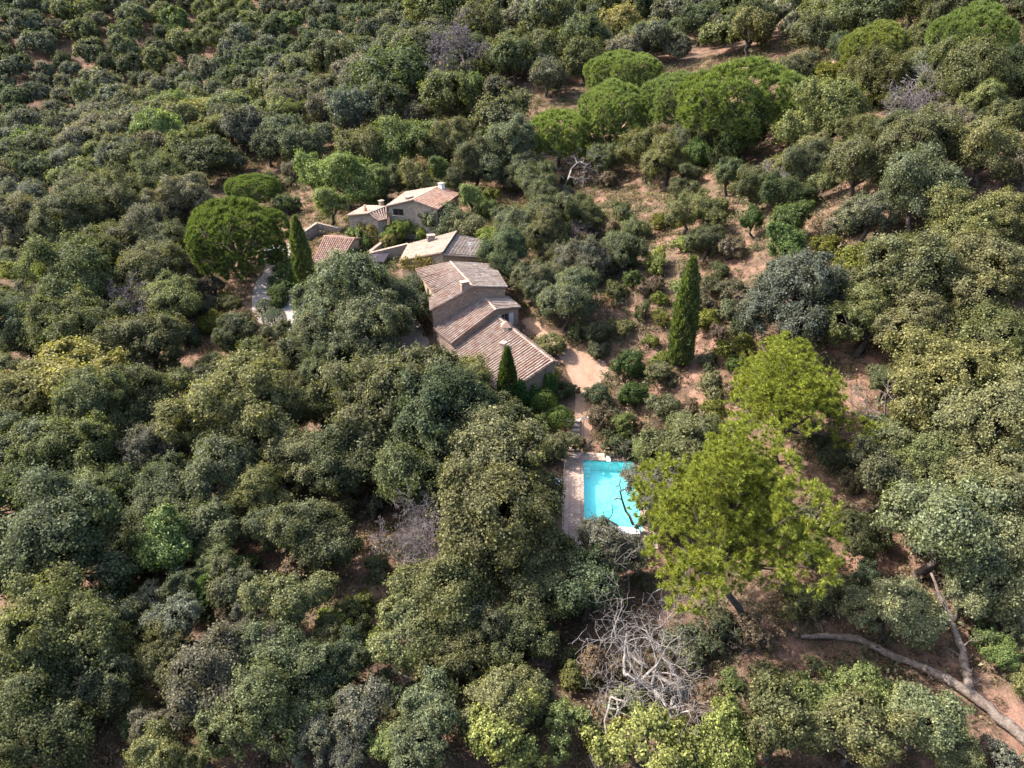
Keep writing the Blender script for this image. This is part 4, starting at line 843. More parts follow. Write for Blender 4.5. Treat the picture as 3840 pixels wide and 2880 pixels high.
shrub|dk|27.77|135.84|3.22|broad dark green bush in front of the row of umbrella pines, second nearest|bushes on the slopes and around the house|
shrub|dg|32.35|125.88|3.23|broad deep green bush in front of the row of umbrella pines|bushes on the slopes and around the house|
shrub|dk|34.95|118.31|2.84|broad dark green bush right of the row of umbrella pines|bushes on the slopes and around the house|
shrub|ol|39.65|106.98|2.58|broad olive-green bush right of the row of umbrella pines|bushes on the slopes and around the house|
shrub|ol|17.29|143.54|3.83|broad olive-green bush left of the row of umbrella pines|bushes on the slopes and around the house|
shrub|dk|24.06|144.36|3.50|broad dark green bush in front of the row of umbrella pines, nearest|bushes on the slopes and around the house|
shrub|gg|47.89|130.71|3.02|broad grey-green bush left of the grey dead bush|bushes on the slopes and around the house|
shrub|dg|16.15|86.88|1.59|mid-sized deep green bush left of the tall lone cypress|bushes on the slopes and around the house|
shrub|lo|13.71|78.50|1.20|small light olive bush left of the tall lone cypress|bushes on the slopes and around the house|
shrub|ol|16.38|80.14|1.41|mid-sized olive-green bush left of the tall lone cypress, nearest|bushes on the slopes and around the house|
shrub|yd|16.56|75.17|1.06|small mustard-olive bush left of the tall lone cypress, third nearest|bushes on the slopes and around the house|
shrub|yd|17.27|71.93|1.13|small mustard-olive bush in front of the tall lone cypress|bushes on the slopes and around the house|
shrub|dg|13.67|71.88|1.98|broad deep green bush left of the tall lone cypress|bushes on the slopes and around the house|
shrub|yd|22.76|75.31|1.42|mid-sized mustard-olive bush right of the tall lone cypress, nearest|bushes on the slopes and around the house|
shrub|br|23.64|72.58|1.20|mid-sized brownish bush right of the tall lone cypress|bushes on the slopes and around the house|
shrub|yd|24.63|68.48|1.78|broad mustard-olive bush right of the tall lone cypress|bushes on the slopes and around the house|
shrub|dg|24.31|65.86|1.21|mid-sized deep green bush left of the spreading yellow-green pine|bushes on the slopes and around the house|
shrub|gg|24.57|80.95|1.88|broad grey-green bush right of the tall lone cypress|bushes on the slopes and around the house|
shrub|gr|26.55|78.54|1.83|broad greyish bush right of the tall lone cypress|bushes on the slopes and around the house|
shrub|gg|25.02|75.31|1.32|mid-sized grey-green bush right of the tall lone cypress|bushes on the slopes and around the house|
shrub|dk|9.69|67.74|1.82|broad dark green bush behind the garden steps|bushes on the slopes and around the house|
shrub|dg|13.33|66.85|1.90|broad deep green bush right of the garden steps|bushes on the slopes and around the house|
shrub|br|9.88|64.54|1.95|broad brownish bush right of the garden steps|bushes on the slopes and around the house|
shrub|gg|16.80|68.96|1.72|broad grey-green bush in front of the tall lone cypress, nearest|bushes on the slopes and around the house|
shrub|gg|16.69|64.45|2.01|broad grey-green bush in front of the tall lone cypress, second nearest|bushes on the slopes and around the house|
shrub|yd|20.73|61.92|1.18|mid-sized mustard-olive bush behind the large bright pine|bushes on the slopes and around the house|
shrub|ol|21.09|65.03|1.55|mid-sized olive-green bush in front of the tall lone cypress|bushes on the slopes and around the house|
shrub|br|18.86|63.82|0.95|small brownish bush in front of the tall lone cypress|bushes on the slopes and around the house|
shrub|dk|25.63|83.42|1.42|mid-sized dark green bush behind the tall lone cypress|bushes on the slopes and around the house|
shrub|gg|10.47|78.07|1.88|broad grey-green bush left of the tall lone cypress, second nearest|bushes on the slopes and around the house|
shrub|dk|8.28|78.74|1.30|mid-sized dark green bush right of the long farmhouse|bushes on the slopes and around the house|
shrub|gg|10.10|74.95|1.26|mid-sized grey-green bush behind the garden steps|bushes on the slopes and around the house|
shrub|gr|10.77|89.84|2.62|broad greyish bush left of the tall lone cypress|bushes on the slopes and around the house|
shrub|gg|14.98|90.87|2.42|broad grey-green bush left of the tall lone cypress, nearest|bushes on the slopes and around the house|
shrub|yl|19.37|88.80|1.71|mid-sized yellow-green bush behind the tall lone cypress, nearest|bushes on the slopes and around the house|
shrub|br|18.11|84.88|1.56|mid-sized brownish bush left of the tall lone cypress, nearest|bushes on the slopes and around the house|
shrub|ol|17.95|101.18|2.39|broad olive-green bush behind the tall lone cypress|bushes on the slopes and around the house|
shrub|yl|23.31|92.77|1.33|small yellow-green bush behind the tall lone cypress|bushes on the slopes and around the house|
shrub|gg|14.77|97.23|2.32|broad grey-green bush left of the tall lone cypress, third nearest|bushes on the slopes and around the house|
shrub|yl|19.54|90.05|1.73|mid-sized yellow-green bush behind the tall lone cypress, second nearest|bushes on the slopes and around the house|
shrub|gg|5.59|98.75|2.12|mid-sized grey-green bush behind the long farmhouse|bushes on the slopes and around the house|
shrub|yd|37.76|73.88|3.68|broad mustard-olive bush behind the spreading yellow-green pine|bushes on the slopes and around the house|
shrub|yd|36.93|80.08|1.33|mid-sized mustard-olive bush behind the spreading yellow-green pine|bushes on the slopes and around the house|
shrub|dk|25.69|91.01|2.38|broad dark green bush behind the tall lone cypress|bushes on the slopes and around the house|
shrub|br|27.57|86.79|2.29|broad brownish bush behind the tall lone cypress|bushes on the slopes and around the house|
shrub|gr|39.07|82.30|2.06|broad greyish bush in front of the grey dead bush|bushes on the slopes and around the house|
shrub|yd|57.64|135.74|3.45|broad mustard-olive bush left of the grey dead bush|bushes on the slopes and around the house|
shrub|yd|54.52|92.88|1.63|mid-sized mustard-olive bush right of the grey dead bush|bushes on the slopes and around the house|
shrub|yd|58.34|119.73|2.05|mid-sized mustard-olive bush left of the grey dead bush|bushes on the slopes and around the house|
shrub|gg|28.14|54.84|1.37|mid-sized grey-green bush in front of the spreading yellow-green pine|bushes on the slopes and around the house|
shrub|ol|-33.28|80.37|2.92|broad olive-green bush in front of the red tile heap, nearest|bushes on the slopes and around the house|
shrub|ol|-37.80|78.19|2.19|broad olive-green bush in front of the red tile heap, second nearest|bushes on the slopes and around the house|
shrub|lo|-33.54|73.55|2.42|broad light olive bush in front of the red tile heap|bushes on the slopes and around the house|
shrub|ol|-29.52|79.15|2.54|broad olive-green bush in front of the drive, nearest|bushes on the slopes and around the house|
shrub|gg|-25.91|78.32|2.52|broad grey-green bush in front of the drive, nearest|bushes on the slopes and around the house|
shrub|lo|-43.55|78.66|1.65|mid-sized light olive bush in front of the red tile heap, nearest|bushes on the slopes and around the house|
shrub|gg|-36.97|73.98|2.37|broad grey-green bush in front of the red tile heap|bushes on the slopes and around the house|
shrub|br|-40.37|75.82|1.80|mid-sized brownish bush in front of the red tile heap, nearest|bushes on the slopes and around the house|
shrub|ol|-30.25|74.53|2.37|broad olive-green bush in front of the drive, second nearest|bushes on the slopes and around the house|
shrub|ol|-26.69|73.34|2.09|broad olive-green bush in front of the drive, third nearest|bushes on the slopes and around the house|
shrub|gg|-37.56|83.56|1.93|mid-sized grey-green bush in front of the red tile heap, nearest|bushes on the slopes and around the house|
shrub|br|-17.92|43.68|1.66|broad brownish bush left of the purplish leafless tree|bushes on the slopes and around the house|
shrub|yl|-13.73|37.82|1.46|broad yellow-green bush left of the purplish leafless tree|bushes on the slopes and around the house|
shrub|br|-21.42|38.38|1.41|broad brownish bush near the bottom edge, left of centre|bushes on the slopes and around the house|
shrub|dg|-22.83|44.64|1.26|mid-sized deep green bush left of the purplish leafless tree|bushes on the slopes and around the house|
shrub|ol|-12.44|38.77|1.37|broad olive-green bush in front of the purplish leafless tree|bushes on the slopes and around the house|
shrub|br|5.99|33.50|1.41|broad brownish bush left of the bleached dead oak, nearest|bushes on the slopes and around the house|
shrub|ol|7.90|30.65|1.29|broad olive-green bush in front of the bleached dead oak|bushes on the slopes and around the house|
shrub|yo|4.40|32.68|1.28|broad yellowish bush left of the bleached dead oak|bushes on the slopes and around the house|
shrub|gg|12.60|34.96|1.44|broad grey-green bush right of the bleached dead oak, nearest|bushes on the slopes and around the house|
shrub|ol|22.17|38.37|1.25|broad olive-green bush in front of the large bright pine|bushes on the slopes and around the house|
shrub|ol|23.38|37.46|1.35|broad olive-green bush left of the long fallen trunk|bushes on the slopes and around the house|
shrub|gg|25.37|39.07|1.12|mid-sized grey-green bush left of the long fallen trunk|bushes on the slopes and around the house|
shrub|dk|15.65|36.35|1.40|broad dark green bush right of the bleached dead oak, second nearest|bushes on the slopes and around the house|
shrub|dk|13.98|35.07|1.32|broad dark green bush right of the bleached dead oak, nearest|bushes on the slopes and around the house|
shrub|gg|14.53|29.00|1.19|broad grey-green bush right of the bleached dead oak, second nearest|bushes on the slopes and around the house|
shrub|lg|32.90|32.47|1.22|broad light green bush right of the long fallen trunk|bushes on the slopes and around the house|
shrub|lg|15.30|31.88|0.79|mid-sized light green bush right of the bleached dead oak|bushes on the slopes and around the house|
shrub|vn|-17.38|117.55|2.06|mid-sized bright leafy bush in front of the upper stone house, nearest|bushes on the slopes and around the house|
shrub|vn|-19.59|114.81|2.56|broad bright leafy bush in front of the upper stone house|bushes on the slopes and around the house|
shrub|yo|-19.96|112.38|1.86|mid-sized yellowish bush in front of the upper stone house|bushes on the slopes and around the house|
shrub|vn|-14.72|115.33|2.16|mid-sized bright leafy bush in front of the upper stone house, second nearest|bushes on the slopes and around the house|
shrub|lg|-25.22|113.45|2.15|mid-sized light green bush right of the red-roofed outbuilding|bushes on the slopes and around the house|
shrub|vn|-4.12|105.76|2.25|mid-sized bright leafy bush right of the stone house with creeper|bushes on the slopes and around the house|
shrub|gg|-11.84|113.66|3.29|broad grey-green bush behind the stone house with creeper, nearest|bushes on the slopes and around the house|
shrub|gg|-8.74|113.36|2.93|broad grey-green bush behind the stone house with creeper, second nearest|bushes on the slopes and around the house|
shrub|gg|-5.96|110.00|2.85|broad grey-green bush right of the stone house with creeper|bushes on the slopes and around the house|
shrub|yo|-23.30|115.59|2.17|mid-sized yellowish bush right of the red-roofed outbuilding|bushes on the slopes and around the house|
shrub|lg|-4.53|118.66|2.20|mid-sized light green bush right of the stone house with creeper|bushes on the slopes and around the house|
shrub|dg|-35.47|102.79|2.76|broad deep green bush behind the drive, second nearest|bushes on the slopes and around the house|
shrub|dg|-33.70|97.59|2.42|broad deep green bush behind the drive, nearest|bushes on the slopes and around the house|
shrub|dk|-38.69|111.14|1.87|mid-sized dark green bush right of the big umbrella pine by the drive, nearest|bushes on the slopes and around the house|
shrub|lg|-33.18|101.45|1.50|small light green bush behind the drive|bushes on the slopes and around the house|
shrub|lg|2.59|63.27|1.65|broad light green bush left of the garden steps|bushes on the slopes and around the house|
shrub|gg|1.12|61.10|1.88|broad grey-green bush left of the garden steps, second nearest|bushes on the slopes and around the house|
shrub|gg|4.75|60.41|2.10|broad grey-green bush left of the garden steps, nearest|bushes on the slopes and around the house|
shrub|br|7.41|61.92|0.68|small brownish bush right of the garden steps|bushes on the slopes and around the house|
shrub|dk|11.45|60.26|1.52|mid-sized dark green bush behind the swimming pool|bushes on the slopes and around the house|
shrub|dk|11.04|64.19|1.41|mid-sized dark green bush right of the garden steps|bushes on the slopes and around the house|
shrub|br|-47.58|96.98|2.16|mid-sized brownish bush left of the red tile heap|bushes on the slopes and around the house|
shrub|br|-45.14|99.41|2.70|broad brownish bush behind the red tile heap|bushes on the slopes and around the house|
shrub|yo|-1.74|33.01|1.05|mid-sized yellowish bush near the bottom edge centre|bushes on the slopes and around the house|
shrub|br|1.76|34.09|1.20|broad brownish bush left of the bleached dead oak, second nearest|bushes on the slopes and around the house|
shrub|lo|-26.05|29.25|0.99|mid-sized light olive bush near the bottom left corner|bushes on the slopes and around the house|
shrub|yo|-25.98|30.77|1.01|mid-sized yellowish bush near the bottom edge, left of centre|bushes on the slopes and around the house|
shrub|ol|-22.79|27.61|0.85|mid-sized olive-green bush near the bottom edge, left of centre|bushes on the slopes and around the house|
shrub|ol|-22.30|29.92|1.12|broad olive-green bush near the bottom edge, left of centre, nearest|bushes on the slopes and around the house|
shrub|lo|-20.11|29.92|1.00|mid-sized light olive bush near the bottom edge, left of centre|bushes on the slopes and around the house|
shrub|yd|45.32|72.37|1.56|mid-sized mustard-olive bush near the right edge, upper part|bushes on the slopes and around the house|
shrub|dk|41.14|75.51|1.09|small dark green bush behind the spreading yellow-green pine|bushes on the slopes and around the house|
shrub|ol|17.82|61.35|1.52|mid-sized olive-green bush behind the large bright pine|bushes on the slopes and around the house|
shrub|gg|20.16|57.91|1.94|broad grey-green bush behind the large bright pine|bushes on the slopes and around the house|
shrub|br|27.01|76.80|1.15|small brownish bush right of the tall lone cypress|bushes on the slopes and around the house|
oak|ol|-24.48|33.02|1.94|mid-sized olive-green oak near the bottom edge, left of centre|oaks around the farm|
oak|dk|32.91|108.97|2.55|small dark green oak right of the row of umbrella pines, second nearest|oaks around the farm|
oak|gg|-57.07|106.72|3.53|small grey-green oak left of the red tile heap|oaks around the farm|
oak|lo|48.56|102.88|2.89|small light olive oak left of the grey dead bush, nearest|oaks around the farm|
oak|dk|40.43|72.46|2.11|small dark green oak behind the spreading yellow-green pine|oaks around the farm|
oak|lo|-22.51|26.29|1.65|mid-sized light olive oak near the bottom edge, left of centre|oaks around the farm|
oak|lo|60.45|96.83|2.80|small light olive oak right of the grey dead bush, nearest|oaks around the farm|
oak|ol|-20.34|26.04|1.13|small olive-green oak near the bottom edge, left of centre|oaks around the farm|
oak|gg|-21.56|39.67|2.04|mid-sized grey-green oak left of the purplish leafless tree, fourth nearest|oaks around the farm|
oak|gr|55.63|77.18|2.47|mid-sized greyish oak near the right edge, upper part|oaks around the farm|
oak|dk|59.21|92.38|1.60|small dark green oak right of the grey dead bush|oaks around the farm|
oak|gg|33.12|52.69|1.36|small grey-green oak right of the spreading yellow-green pine, second nearest|oaks around the farm|
oak|lo|41.41|105.99|1.87|small light olive oak left of the grey dead bush, third nearest|oaks around the farm|
oak|gg|-86.36|116.10|3.25|small grey-green oak near the left edge, upper part, second nearest|oaks around the farm|
oak|gg|42.12|46.64|1.50|small grey-green oak near the right edge, halfway up|oaks around the farm|
oak|gg|-36.87|35.38|2.08|mid-sized grey-green oak near the left edge, two-thirds down, nearest|oaks around the farm|
oak|gg|34.84|103.93|2.22|small grey-green oak right of the row of umbrella pines, nearest|oaks around the farm|
oak|ol|65.83|125.72|2.63|small olive-green oak behind the grey dead bush|oaks around the farm|
oak|dk|35.01|91.65|2.84|small dark green oak behind the tall lone cypress|oaks around the farm|
oak|gg|-26.27|40.36|1.80|small grey-green oak near the bottom edge, left of centre|oaks around the farm|
oak|gr|-58.29|76.12|2.56|small greyish oak near the left edge, halfway up|oaks around the farm|
oak|dk|-13.28|30.94|1.80|mid-sized dark green oak near the bottom edge, left of centre|oaks around the farm|
oak|lo|-40.73|72.50|2.09|small light olive oak in front of the red tile heap|oaks around the farm|
oak|lo|68.47|110.42|2.02|small light olive oak right of the grey dead bush, second nearest|oaks around the farm|
oak|gg|39.55|96.89|3.01|small grey-green oak left of the grey dead bush, fourth nearest|oaks around the farm|
oak|ol|-70.88|90.36|2.32|small olive-green oak near the left edge, halfway up, second nearest|oaks around the farm|
oak|gg|-54.51|76.04|2.03|small grey-green oak near the left edge, halfway up, second nearest|oaks around the farm|
oak|dk|-53.08|91.39|2.03|small dark green oak left of the red tile heap|oaks around the farm|
oak|gg|-50.03|76.21|1.76|small grey-green oak near the left edge, halfway up, third nearest|oaks around the farm|
oak|ol|39.98|90.66|1.68|small olive-green oak left of the grey dead bush, third nearest|oaks around the farm|
oak|gr|-10.45|26.15|1.57|mid-sized greyish oak near the bottom edge, left of centre, second nearest|oaks around the farm|
oak|ol|51.12|84.95|1.51|small olive-green oak right of the grey dead bush, nearest|oaks around the farm|
oak|lo|-45.44|71.30|1.91|small light olive oak left of the red tile heap|oaks around the farm|
oak|gg|-22.10|47.18|2.09|mid-sized grey-green oak left of the purplish leafless tree, third nearest|oaks around the farm|
oak|ol|-73.04|121.41|3.10|small olive-green oak near the left edge, upper part|oaks around the farm|
oak|gg|52.03|98.91|2.43|small grey-green oak left of the grey dead bush, nearest|oaks around the farm|
oak|lo|38.97|40.05|1.18|small light olive oak near the right edge, two-thirds down|oaks around the farm|
oak|ol|52.81|131.69|2.28|small olive-green oak left of the grey dead bush, nearest|oaks around the farm|
oak|gr|-23.84|28.25|1.39|small greyish oak near the bottom edge, left of centre, nearest|oaks around the farm|
oak|lo|-24.80|43.04|1.97|mid-sized light olive oak left of the purplish leafless tree|oaks around the farm|
oak|gg|64.01|109.52|2.40|small grey-green oak right of the grey dead bush|oaks around the farm|
oak|lo|45.15|89.80|1.71|small light olive oak left of the grey dead bush, second nearest|oaks around the farm|
oak|ol|55.96|81.06|1.46|small olive-green oak near the right edge, upper part, second nearest|oaks around the farm|
oak|ol|45.58|53.11|1.29|small olive-green oak near the right edge, halfway up|oaks around the farm|
oak|gg|-56.99|70.60|2.25|small grey-green oak near the left edge, halfway up, nearest|oaks around the farm|
oak|gr|-28.78|39.58|1.44|small greyish oak near the left edge, two-thirds down|oaks around the farm|
oak|dk|-34.63|47.11|1.45|small dark green oak near the left edge, two-thirds down|oaks around the farm|
oak|gr|53.35|90.57|2.76|small greyish oak right of the grey dead bush|oaks around the farm|
oak|gg|35.26|57.78|1.54|small grey-green oak right of the spreading yellow-green pine, nearest|oaks around the farm|
oak|ol|-51.06|61.37|1.68|small olive-green oak near the left edge, halfway up, nearest|oaks around the farm|
oak|dk|-64.77|101.62|3.02|small dark green oak near the left edge, upper part, second nearest|oaks around the farm|
oak|dk|-78.79|97.24|2.31|small dark green oak near the left edge, upper part, nearest|oaks around the farm|
oak|gg|55.94|108.85|2.17|small grey-green oak left of the grey dead bush, second nearest|oaks around the farm|
oak|gr|-72.29|99.33|2.69|small greyish oak near the left edge, upper part|oaks around the farm|
oak|lo|-14.04|35.74|1.36|small light olive oak left of the purplish leafless tree|oaks around the farm|
oak|gr|-19.71|36.63|1.50|small greyish oak near the bottom edge, left of centre, second nearest|oaks around the farm|
oak|lo|-61.46|70.90|3.15|mid-sized light olive oak near the left edge, halfway up|oaks around the farm|
oak|ol|-69.14|117.55|3.89|small olive-green oak left of the red tile heap|oaks around the farm|
oak|gg|-97.14|130.71|2.74|small grey-green oak near the left edge, upper part, nearest|oaks around the farm|
oak|gg|34.08|97.85|2.75|small grey-green oak right of the row of umbrella pines, second nearest|oaks around the farm|
shrub|dk|-18.43|51.04|1.24|mid-sized dark green bush left of the purplish leafless tree, nearest|bushes on the slopes and around the house|
shrub|gg|-47.30|150.83|1.53|small grey-green bush behind the big umbrella pine by the drive|bushes on the slopes and around the house|
shrub|lo|16.23|58.30|1.18|mid-sized light olive bush right of the swimming pool|bushes on the slopes and around the house|
shrub|dk|-32.68|44.14|1.53|broad dark green bush near the left edge, two-thirds down|bushes on the slopes and around the house|
shrub|yd|30.06|77.20|1.47|mid-sized mustard-olive bush right of the tall lone cypress, second nearest|bushes on the slopes and around the house|
shrub|ol|48.19|78.80|1.12|mid-sized olive-green bush in front of the grey dead bush|bushes on the slopes and around the house|
shrub|gr|-28.05|68.12|1.19|mid-sized greyish bush in front of the drive|bushes on the slopes and around the house|
shrub|ol|7.93|87.59|1.68|mid-sized olive-green bush right of the long farmhouse|bushes on the slopes and around the house|
shrub|ol|-6.57|71.67|1.18|mid-sized olive-green bush in front of the long farmhouse, nearest|bushes on the slopes and around the house|
shrub|br|15.15|61.95|1.42|mid-sized brownish bush behind the swimming pool|bushes on the slopes and around the house|
shrub|ol|13.52|84.81|1.63|mid-sized olive-green bush left of the tall lone cypress, second nearest|bushes on the slopes and around the house|
shrub|gg|-31.36|57.58|1.04|mid-sized grey-green bush in front of the red tile heap, second nearest|bushes on the slopes and around the house|
shrub|yd|-8.79|46.71|0.94|mid-sized mustard-olive bush right of the purplish leafless tree|bushes on the slopes and around the house|
shrub|gg|21.70|68.94|0.91|small grey-green bush in front of the tall lone cypress|bushes on the slopes and around the house|
shrub|br|-28.23|98.64|1.54|mid-sized brownish bush right of the drive|bushes on the slopes and around the house|
shrub|ol|-55.29|139.86|1.69|small olive-green bush behind the big umbrella pine by the drive|bushes on the slopes and around the house|
shrub|ol|-18.84|69.37|1.57|mid-sized olive-green bush in front of the drive|bushes on the slopes and around the house|
shrub|lo|9.51|29.68|0.73|mid-sized light olive bush in front of the bleached dead oak, nearest|bushes on the slopes and around the house|
shrub|br|-18.72|62.74|1.09|mid-sized brownish bush behind the purplish leafless tree|bushes on the slopes and around the house|
shrub|dk|49.37|87.52|1.38|mid-sized dark green bush in front of the grey dead bush|bushes on the slopes and around the house|
shrub|ol|-27.61|84.38|1.23|small olive-green bush in front of the drive|bushes on the slopes and around the house|
shrub|gr|-76.66|112.74|1.76|mid-sized greyish bush near the left edge, upper part|bushes on the slopes and around the house|
shrub|gg|-1.81|114.12|2.37|mid-sized grey-green bush right of the stone house with creeper|bushes on the slopes and around the house|
shrub|gr|-47.30|156.19|2.77|mid-sized greyish bush behind the big umbrella pine by the drive|bushes on the slopes and around the house|
shrub|br|0.32|110.07|1.38|small brownish bush right of the stone house with creeper|bushes on the slopes and around the house|
shrub|dk|2.02|31.12|1.25|broad dark green bush near the bottom edge centre|bushes on the slopes and around the house|
shrub|gr|-12.56|71.15|1.30|mid-sized greyish bush left of the long farmhouse|bushes on the slopes and around the house|
shrub|dk|-9.51|156.45|1.62|small dark green bush right of the upper stone house|bushes on the slopes and around the house|
shrub|dk|6.23|68.81|0.99|small dark green bush behind the garden steps|bushes on the slopes and around the house|
shrub|lo|21.18|82.05|1.70|mid-sized light olive bush behind the tall lone cypress|bushes on the slopes and around the house|
shrub|yd|-4.26|127.44|1.64|small mustard-olive bush behind the stone house with creeper|bushes on the slopes and around the house|
shrub|ol|19.17|50.49|0.91|small olive-green bush left of the large bright pine|bushes on the slopes and around the house|
shrub|br|-37.61|33.05|0.87|mid-sized brownish bush near the bottom left corner|bushes on the slopes and around the house|
shrub|dk|-44.20|85.57|2.01|broad dark green bush left of the red tile heap|bushes on the slopes and around the house|
shrub|yd|-19.11|41.55|1.29|broad mustard-olive bush left of the purplish leafless tree|bushes on the slopes and around the house|
shrub|lo|2.58|46.32|1.61|broad light olive bush left of the swimming pool|bushes on the slopes and around the house|
shrub|yd|-41.95|89.66|2.08|broad mustard-olive bush left of the red tile heap, nearest|bushes on the slopes and around the house|
shrub|gr|-44.57|95.52|1.90|mid-sized greyish bush left of the red tile heap|bushes on the slopes and around the house|
shrub|ol|-29.84|68.40|1.11|small olive-green bush in front of the red tile heap|bushes on the slopes and around the house|
shrub|yd|-42.19|49.64|0.95|mid-sized mustard-olive bush near the left edge, two-thirds down, nearest|bushes on the slopes and around the house|
shrub|lo|10.28|134.37|1.40|small light olive bush left of the row of umbrella pines|bushes on the slopes and around the house|
shrub|ol|-10.84|68.27|1.48|mid-sized olive-green bush in front of the long farmhouse, third nearest|bushes on the slopes and around the house|
shrub|lo|-84.49|110.28|1.42|small light olive bush near the left edge, upper part, second nearest|bushes on the slopes and around the house|
shrub|lo|0.84|58.43|1.42|mid-sized light olive bush left of the garden steps|bushes on the slopes and around the house|
shrub|lo|-34.37|49.38|0.94|mid-sized light olive bush near the left edge, two-thirds down|bushes on the slopes and around the house|
shrub|ol|-8.13|68.69|1.17|mid-sized olive-green bush in front of the long farmhouse, second nearest|bushes on the slopes and around the house|
shrub|lo|45.98|67.91|0.79|small light olive bush near the right edge, upper part|bushes on the slopes and around the house|
shrub|gg|-23.45|56.58|1.71|broad grey-green bush left of the purplish leafless tree|bushes on the slopes and around the house|
shrub|yd|-12.34|40.53|0.77|small mustard-olive bush left of the purplish leafless tree|bushes on the slopes and around the house|
shrub|yd|-21.37|69.80|1.35|mid-sized mustard-olive bush in front of the drive|bushes on the slopes and around the house|
shrub|br|11.79|28.68|1.04|broad brownish bush in front of the bleached dead oak|bushes on the slopes and around the house|
shrub|ol|-68.63|111.33|1.29|small olive-green bush left of the red tile heap|bushes on the slopes and around the house|
shrub|gr|-38.69|61.46|1.78|broad greyish bush in front of the red tile heap|bushes on the slopes and around the house|
shrub|ol|5.44|28.58|0.79|mid-sized olive-green bush in front of the bleached dead oak|bushes on the slopes and around the house|
shrub|ol|54.99|74.76|0.82|small olive-green bush near the right edge, upper part|bushes on the slopes and around the house|
shrub|dk|-8.87|31.92|1.13|broad dark green bush in front of the purplish leafless tree|bushes on the slopes and around the house|
shrub|yd|-58.16|65.87|1.59|mid-sized mustard-olive bush near the left edge, halfway up|bushes on the slopes and around the house|
shrub|lo|21.24|32.54|0.69|small light olive bush left of the long fallen trunk|bushes on the slopes and around the house|
shrub|ol|27.67|114.95|1.35|small olive-green bush in front of the row of umbrella pines, nearest|bushes on the slopes and around the house|
shrub|lo|-72.65|113.29|1.75|mid-sized light olive bush near the left edge, upper part|bushes on the slopes and around the house|
shrub|br|-46.36|122.10|2.20|mid-sized brownish bush right of the big umbrella pine by the drive|bushes on the slopes and around the house|
shrub|ol|2.85|54.04|1.39|mid-sized olive-green bush in front of the garden steps|bushes on the slopes and around the house|
shrub|dk|-19.98|49.75|1.07|mid-sized dark green bush left of the purplish leafless tree, second nearest|bushes on the slopes and around the house|
shrub|lo|-11.72|44.17|1.13|mid-sized light olive bush left of the purplish leafless tree|bushes on the slopes and around the house|
shrub|gr|26.67|65.03|1.05|small greyish bush left of the spreading yellow-green pine|bushes on the slopes and around the house|
shrub|dk|-8.85|41.73|0.91|mid-sized dark green bush in front of the purplish leafless tree|bushes on the slopes and around the house|
shrub|br|10.14|101.39|1.81|mid-sized brownish bush left of the tall lone cypress, second nearest|bushes on the slopes and around the house|
shrub|gr|27.63|62.13|1.63|broad greyish bush left of the spreading yellow-green pine|bushes on the slopes and around the house|
shrub|lo|-28.64|37.11|1.28|broad light olive bush near the left edge, two-thirds down|bushes on the slopes and around the house|
shrub|gg|33.59|75.74|1.40|mid-sized grey-green bush behind the spreading yellow-green pine|bushes on the slopes and around the house|
shrub|gg|36.00|60.42|1.02|mid-sized grey-green bush right of the spreading yellow-green pine|bushes on the slopes and around the house|
shrub|gg|34.82|31.67|0.73|mid-sized grey-green bush right of the long fallen trunk|bushes on the slopes and around the house|
shrub|yd|29.68|61.11|1.25|mid-sized mustard-olive bush in front of the spreading yellow-green pine|bushes on the slopes and around the house|
shrub|gr|22.66|78.40|1.76|mid-sized greyish bush right of the tall lone cypress|bushes on the slopes and around the house|
shrub|lo|30.73|57.28|1.13|mid-sized light olive bush in front of the spreading yellow-green pine|bushes on the slopes and around the house|
shrub|ol|17.47|113.76|1.38|small olive-green bush in front of the row of umbrella pines, second nearest|bushes on the slopes and around the house|
shrub|br|6.33|44.78|0.78|small brownish bush in front of the swimming pool|bushes on the slopes and around the house|
shrub|gr|-12.74|51.86|1.42|broad greyish bush behind the purplish leafless tree|bushes on the slopes and around the house|
shrub|ol|-21.84|34.59|1.09|broad olive-green bush near the bottom edge, left of centre, second nearest|bushes on the slopes and around the house|
shrub|yd|-46.91|133.35|1.38|small mustard-olive bush right of the big umbrella pine by the drive|bushes on the slopes and around the house|
shrub|lo|-34.49|55.48|1.07|mid-sized light olive bush in front of the red tile heap, second nearest|bushes on the slopes and around the house|
shrub|gg|-73.16|95.16|2.24|broad grey-green bush near the left edge, halfway up, second nearest|bushes on the slopes and around the house|
shrub|ol|13.36|113.23|1.69|mid-sized olive-green bush in front of the row of umbrella pines|bushes on the slopes and around the house|
shrub|br|-25.43|67.87|1.01|small brownish bush in front of the drive|bushes on the slopes and around the house|
shrub|lo|4.47|76.17|1.89|broad light olive bush right of the long farmhouse|bushes on the slopes and around the house|
shrub|ol|-27.76|34.82|1.19|broad olive-green bush near the bottom edge, left of centre, third nearest|bushes on the slopes and around the house|
shrub|ol|24.80|43.49|0.98|mid-sized olive-green bush right of the large bright pine|bushes on the slopes and around the house|
shrub|br|-32.05|66.57|1.26|mid-sized brownish bush in front of the red tile heap, second nearest|bushes on the slopes and around the house|
shrub|gr|29.59|25.05|1.04|broad greyish bush near the bottom right corner|bushes on the slopes and around the house|
shrub|ol|29.05|101.44|2.13|mid-sized olive-green bush behind the tall lone cypress|bushes on the slopes and around the house|
shrub|gg|-7.76|43.46|0.77|small grey-green bush in front of the purplish leafless tree|bushes on the slopes and around the house|
shrub|br|-49.70|131.59|1.40|small brownish bush behind the big umbrella pine by the drive|bushes on the slopes and around the house|
shrub|gg|22.86|44.94|1.06|mid-sized grey-green bush right of the large bright pine|bushes on the slopes and around the house|
shrub|gg|-20.04|99.53|1.71|mid-sized grey-green bush right of the red-roofed outbuilding|bushes on the slopes and around the house|
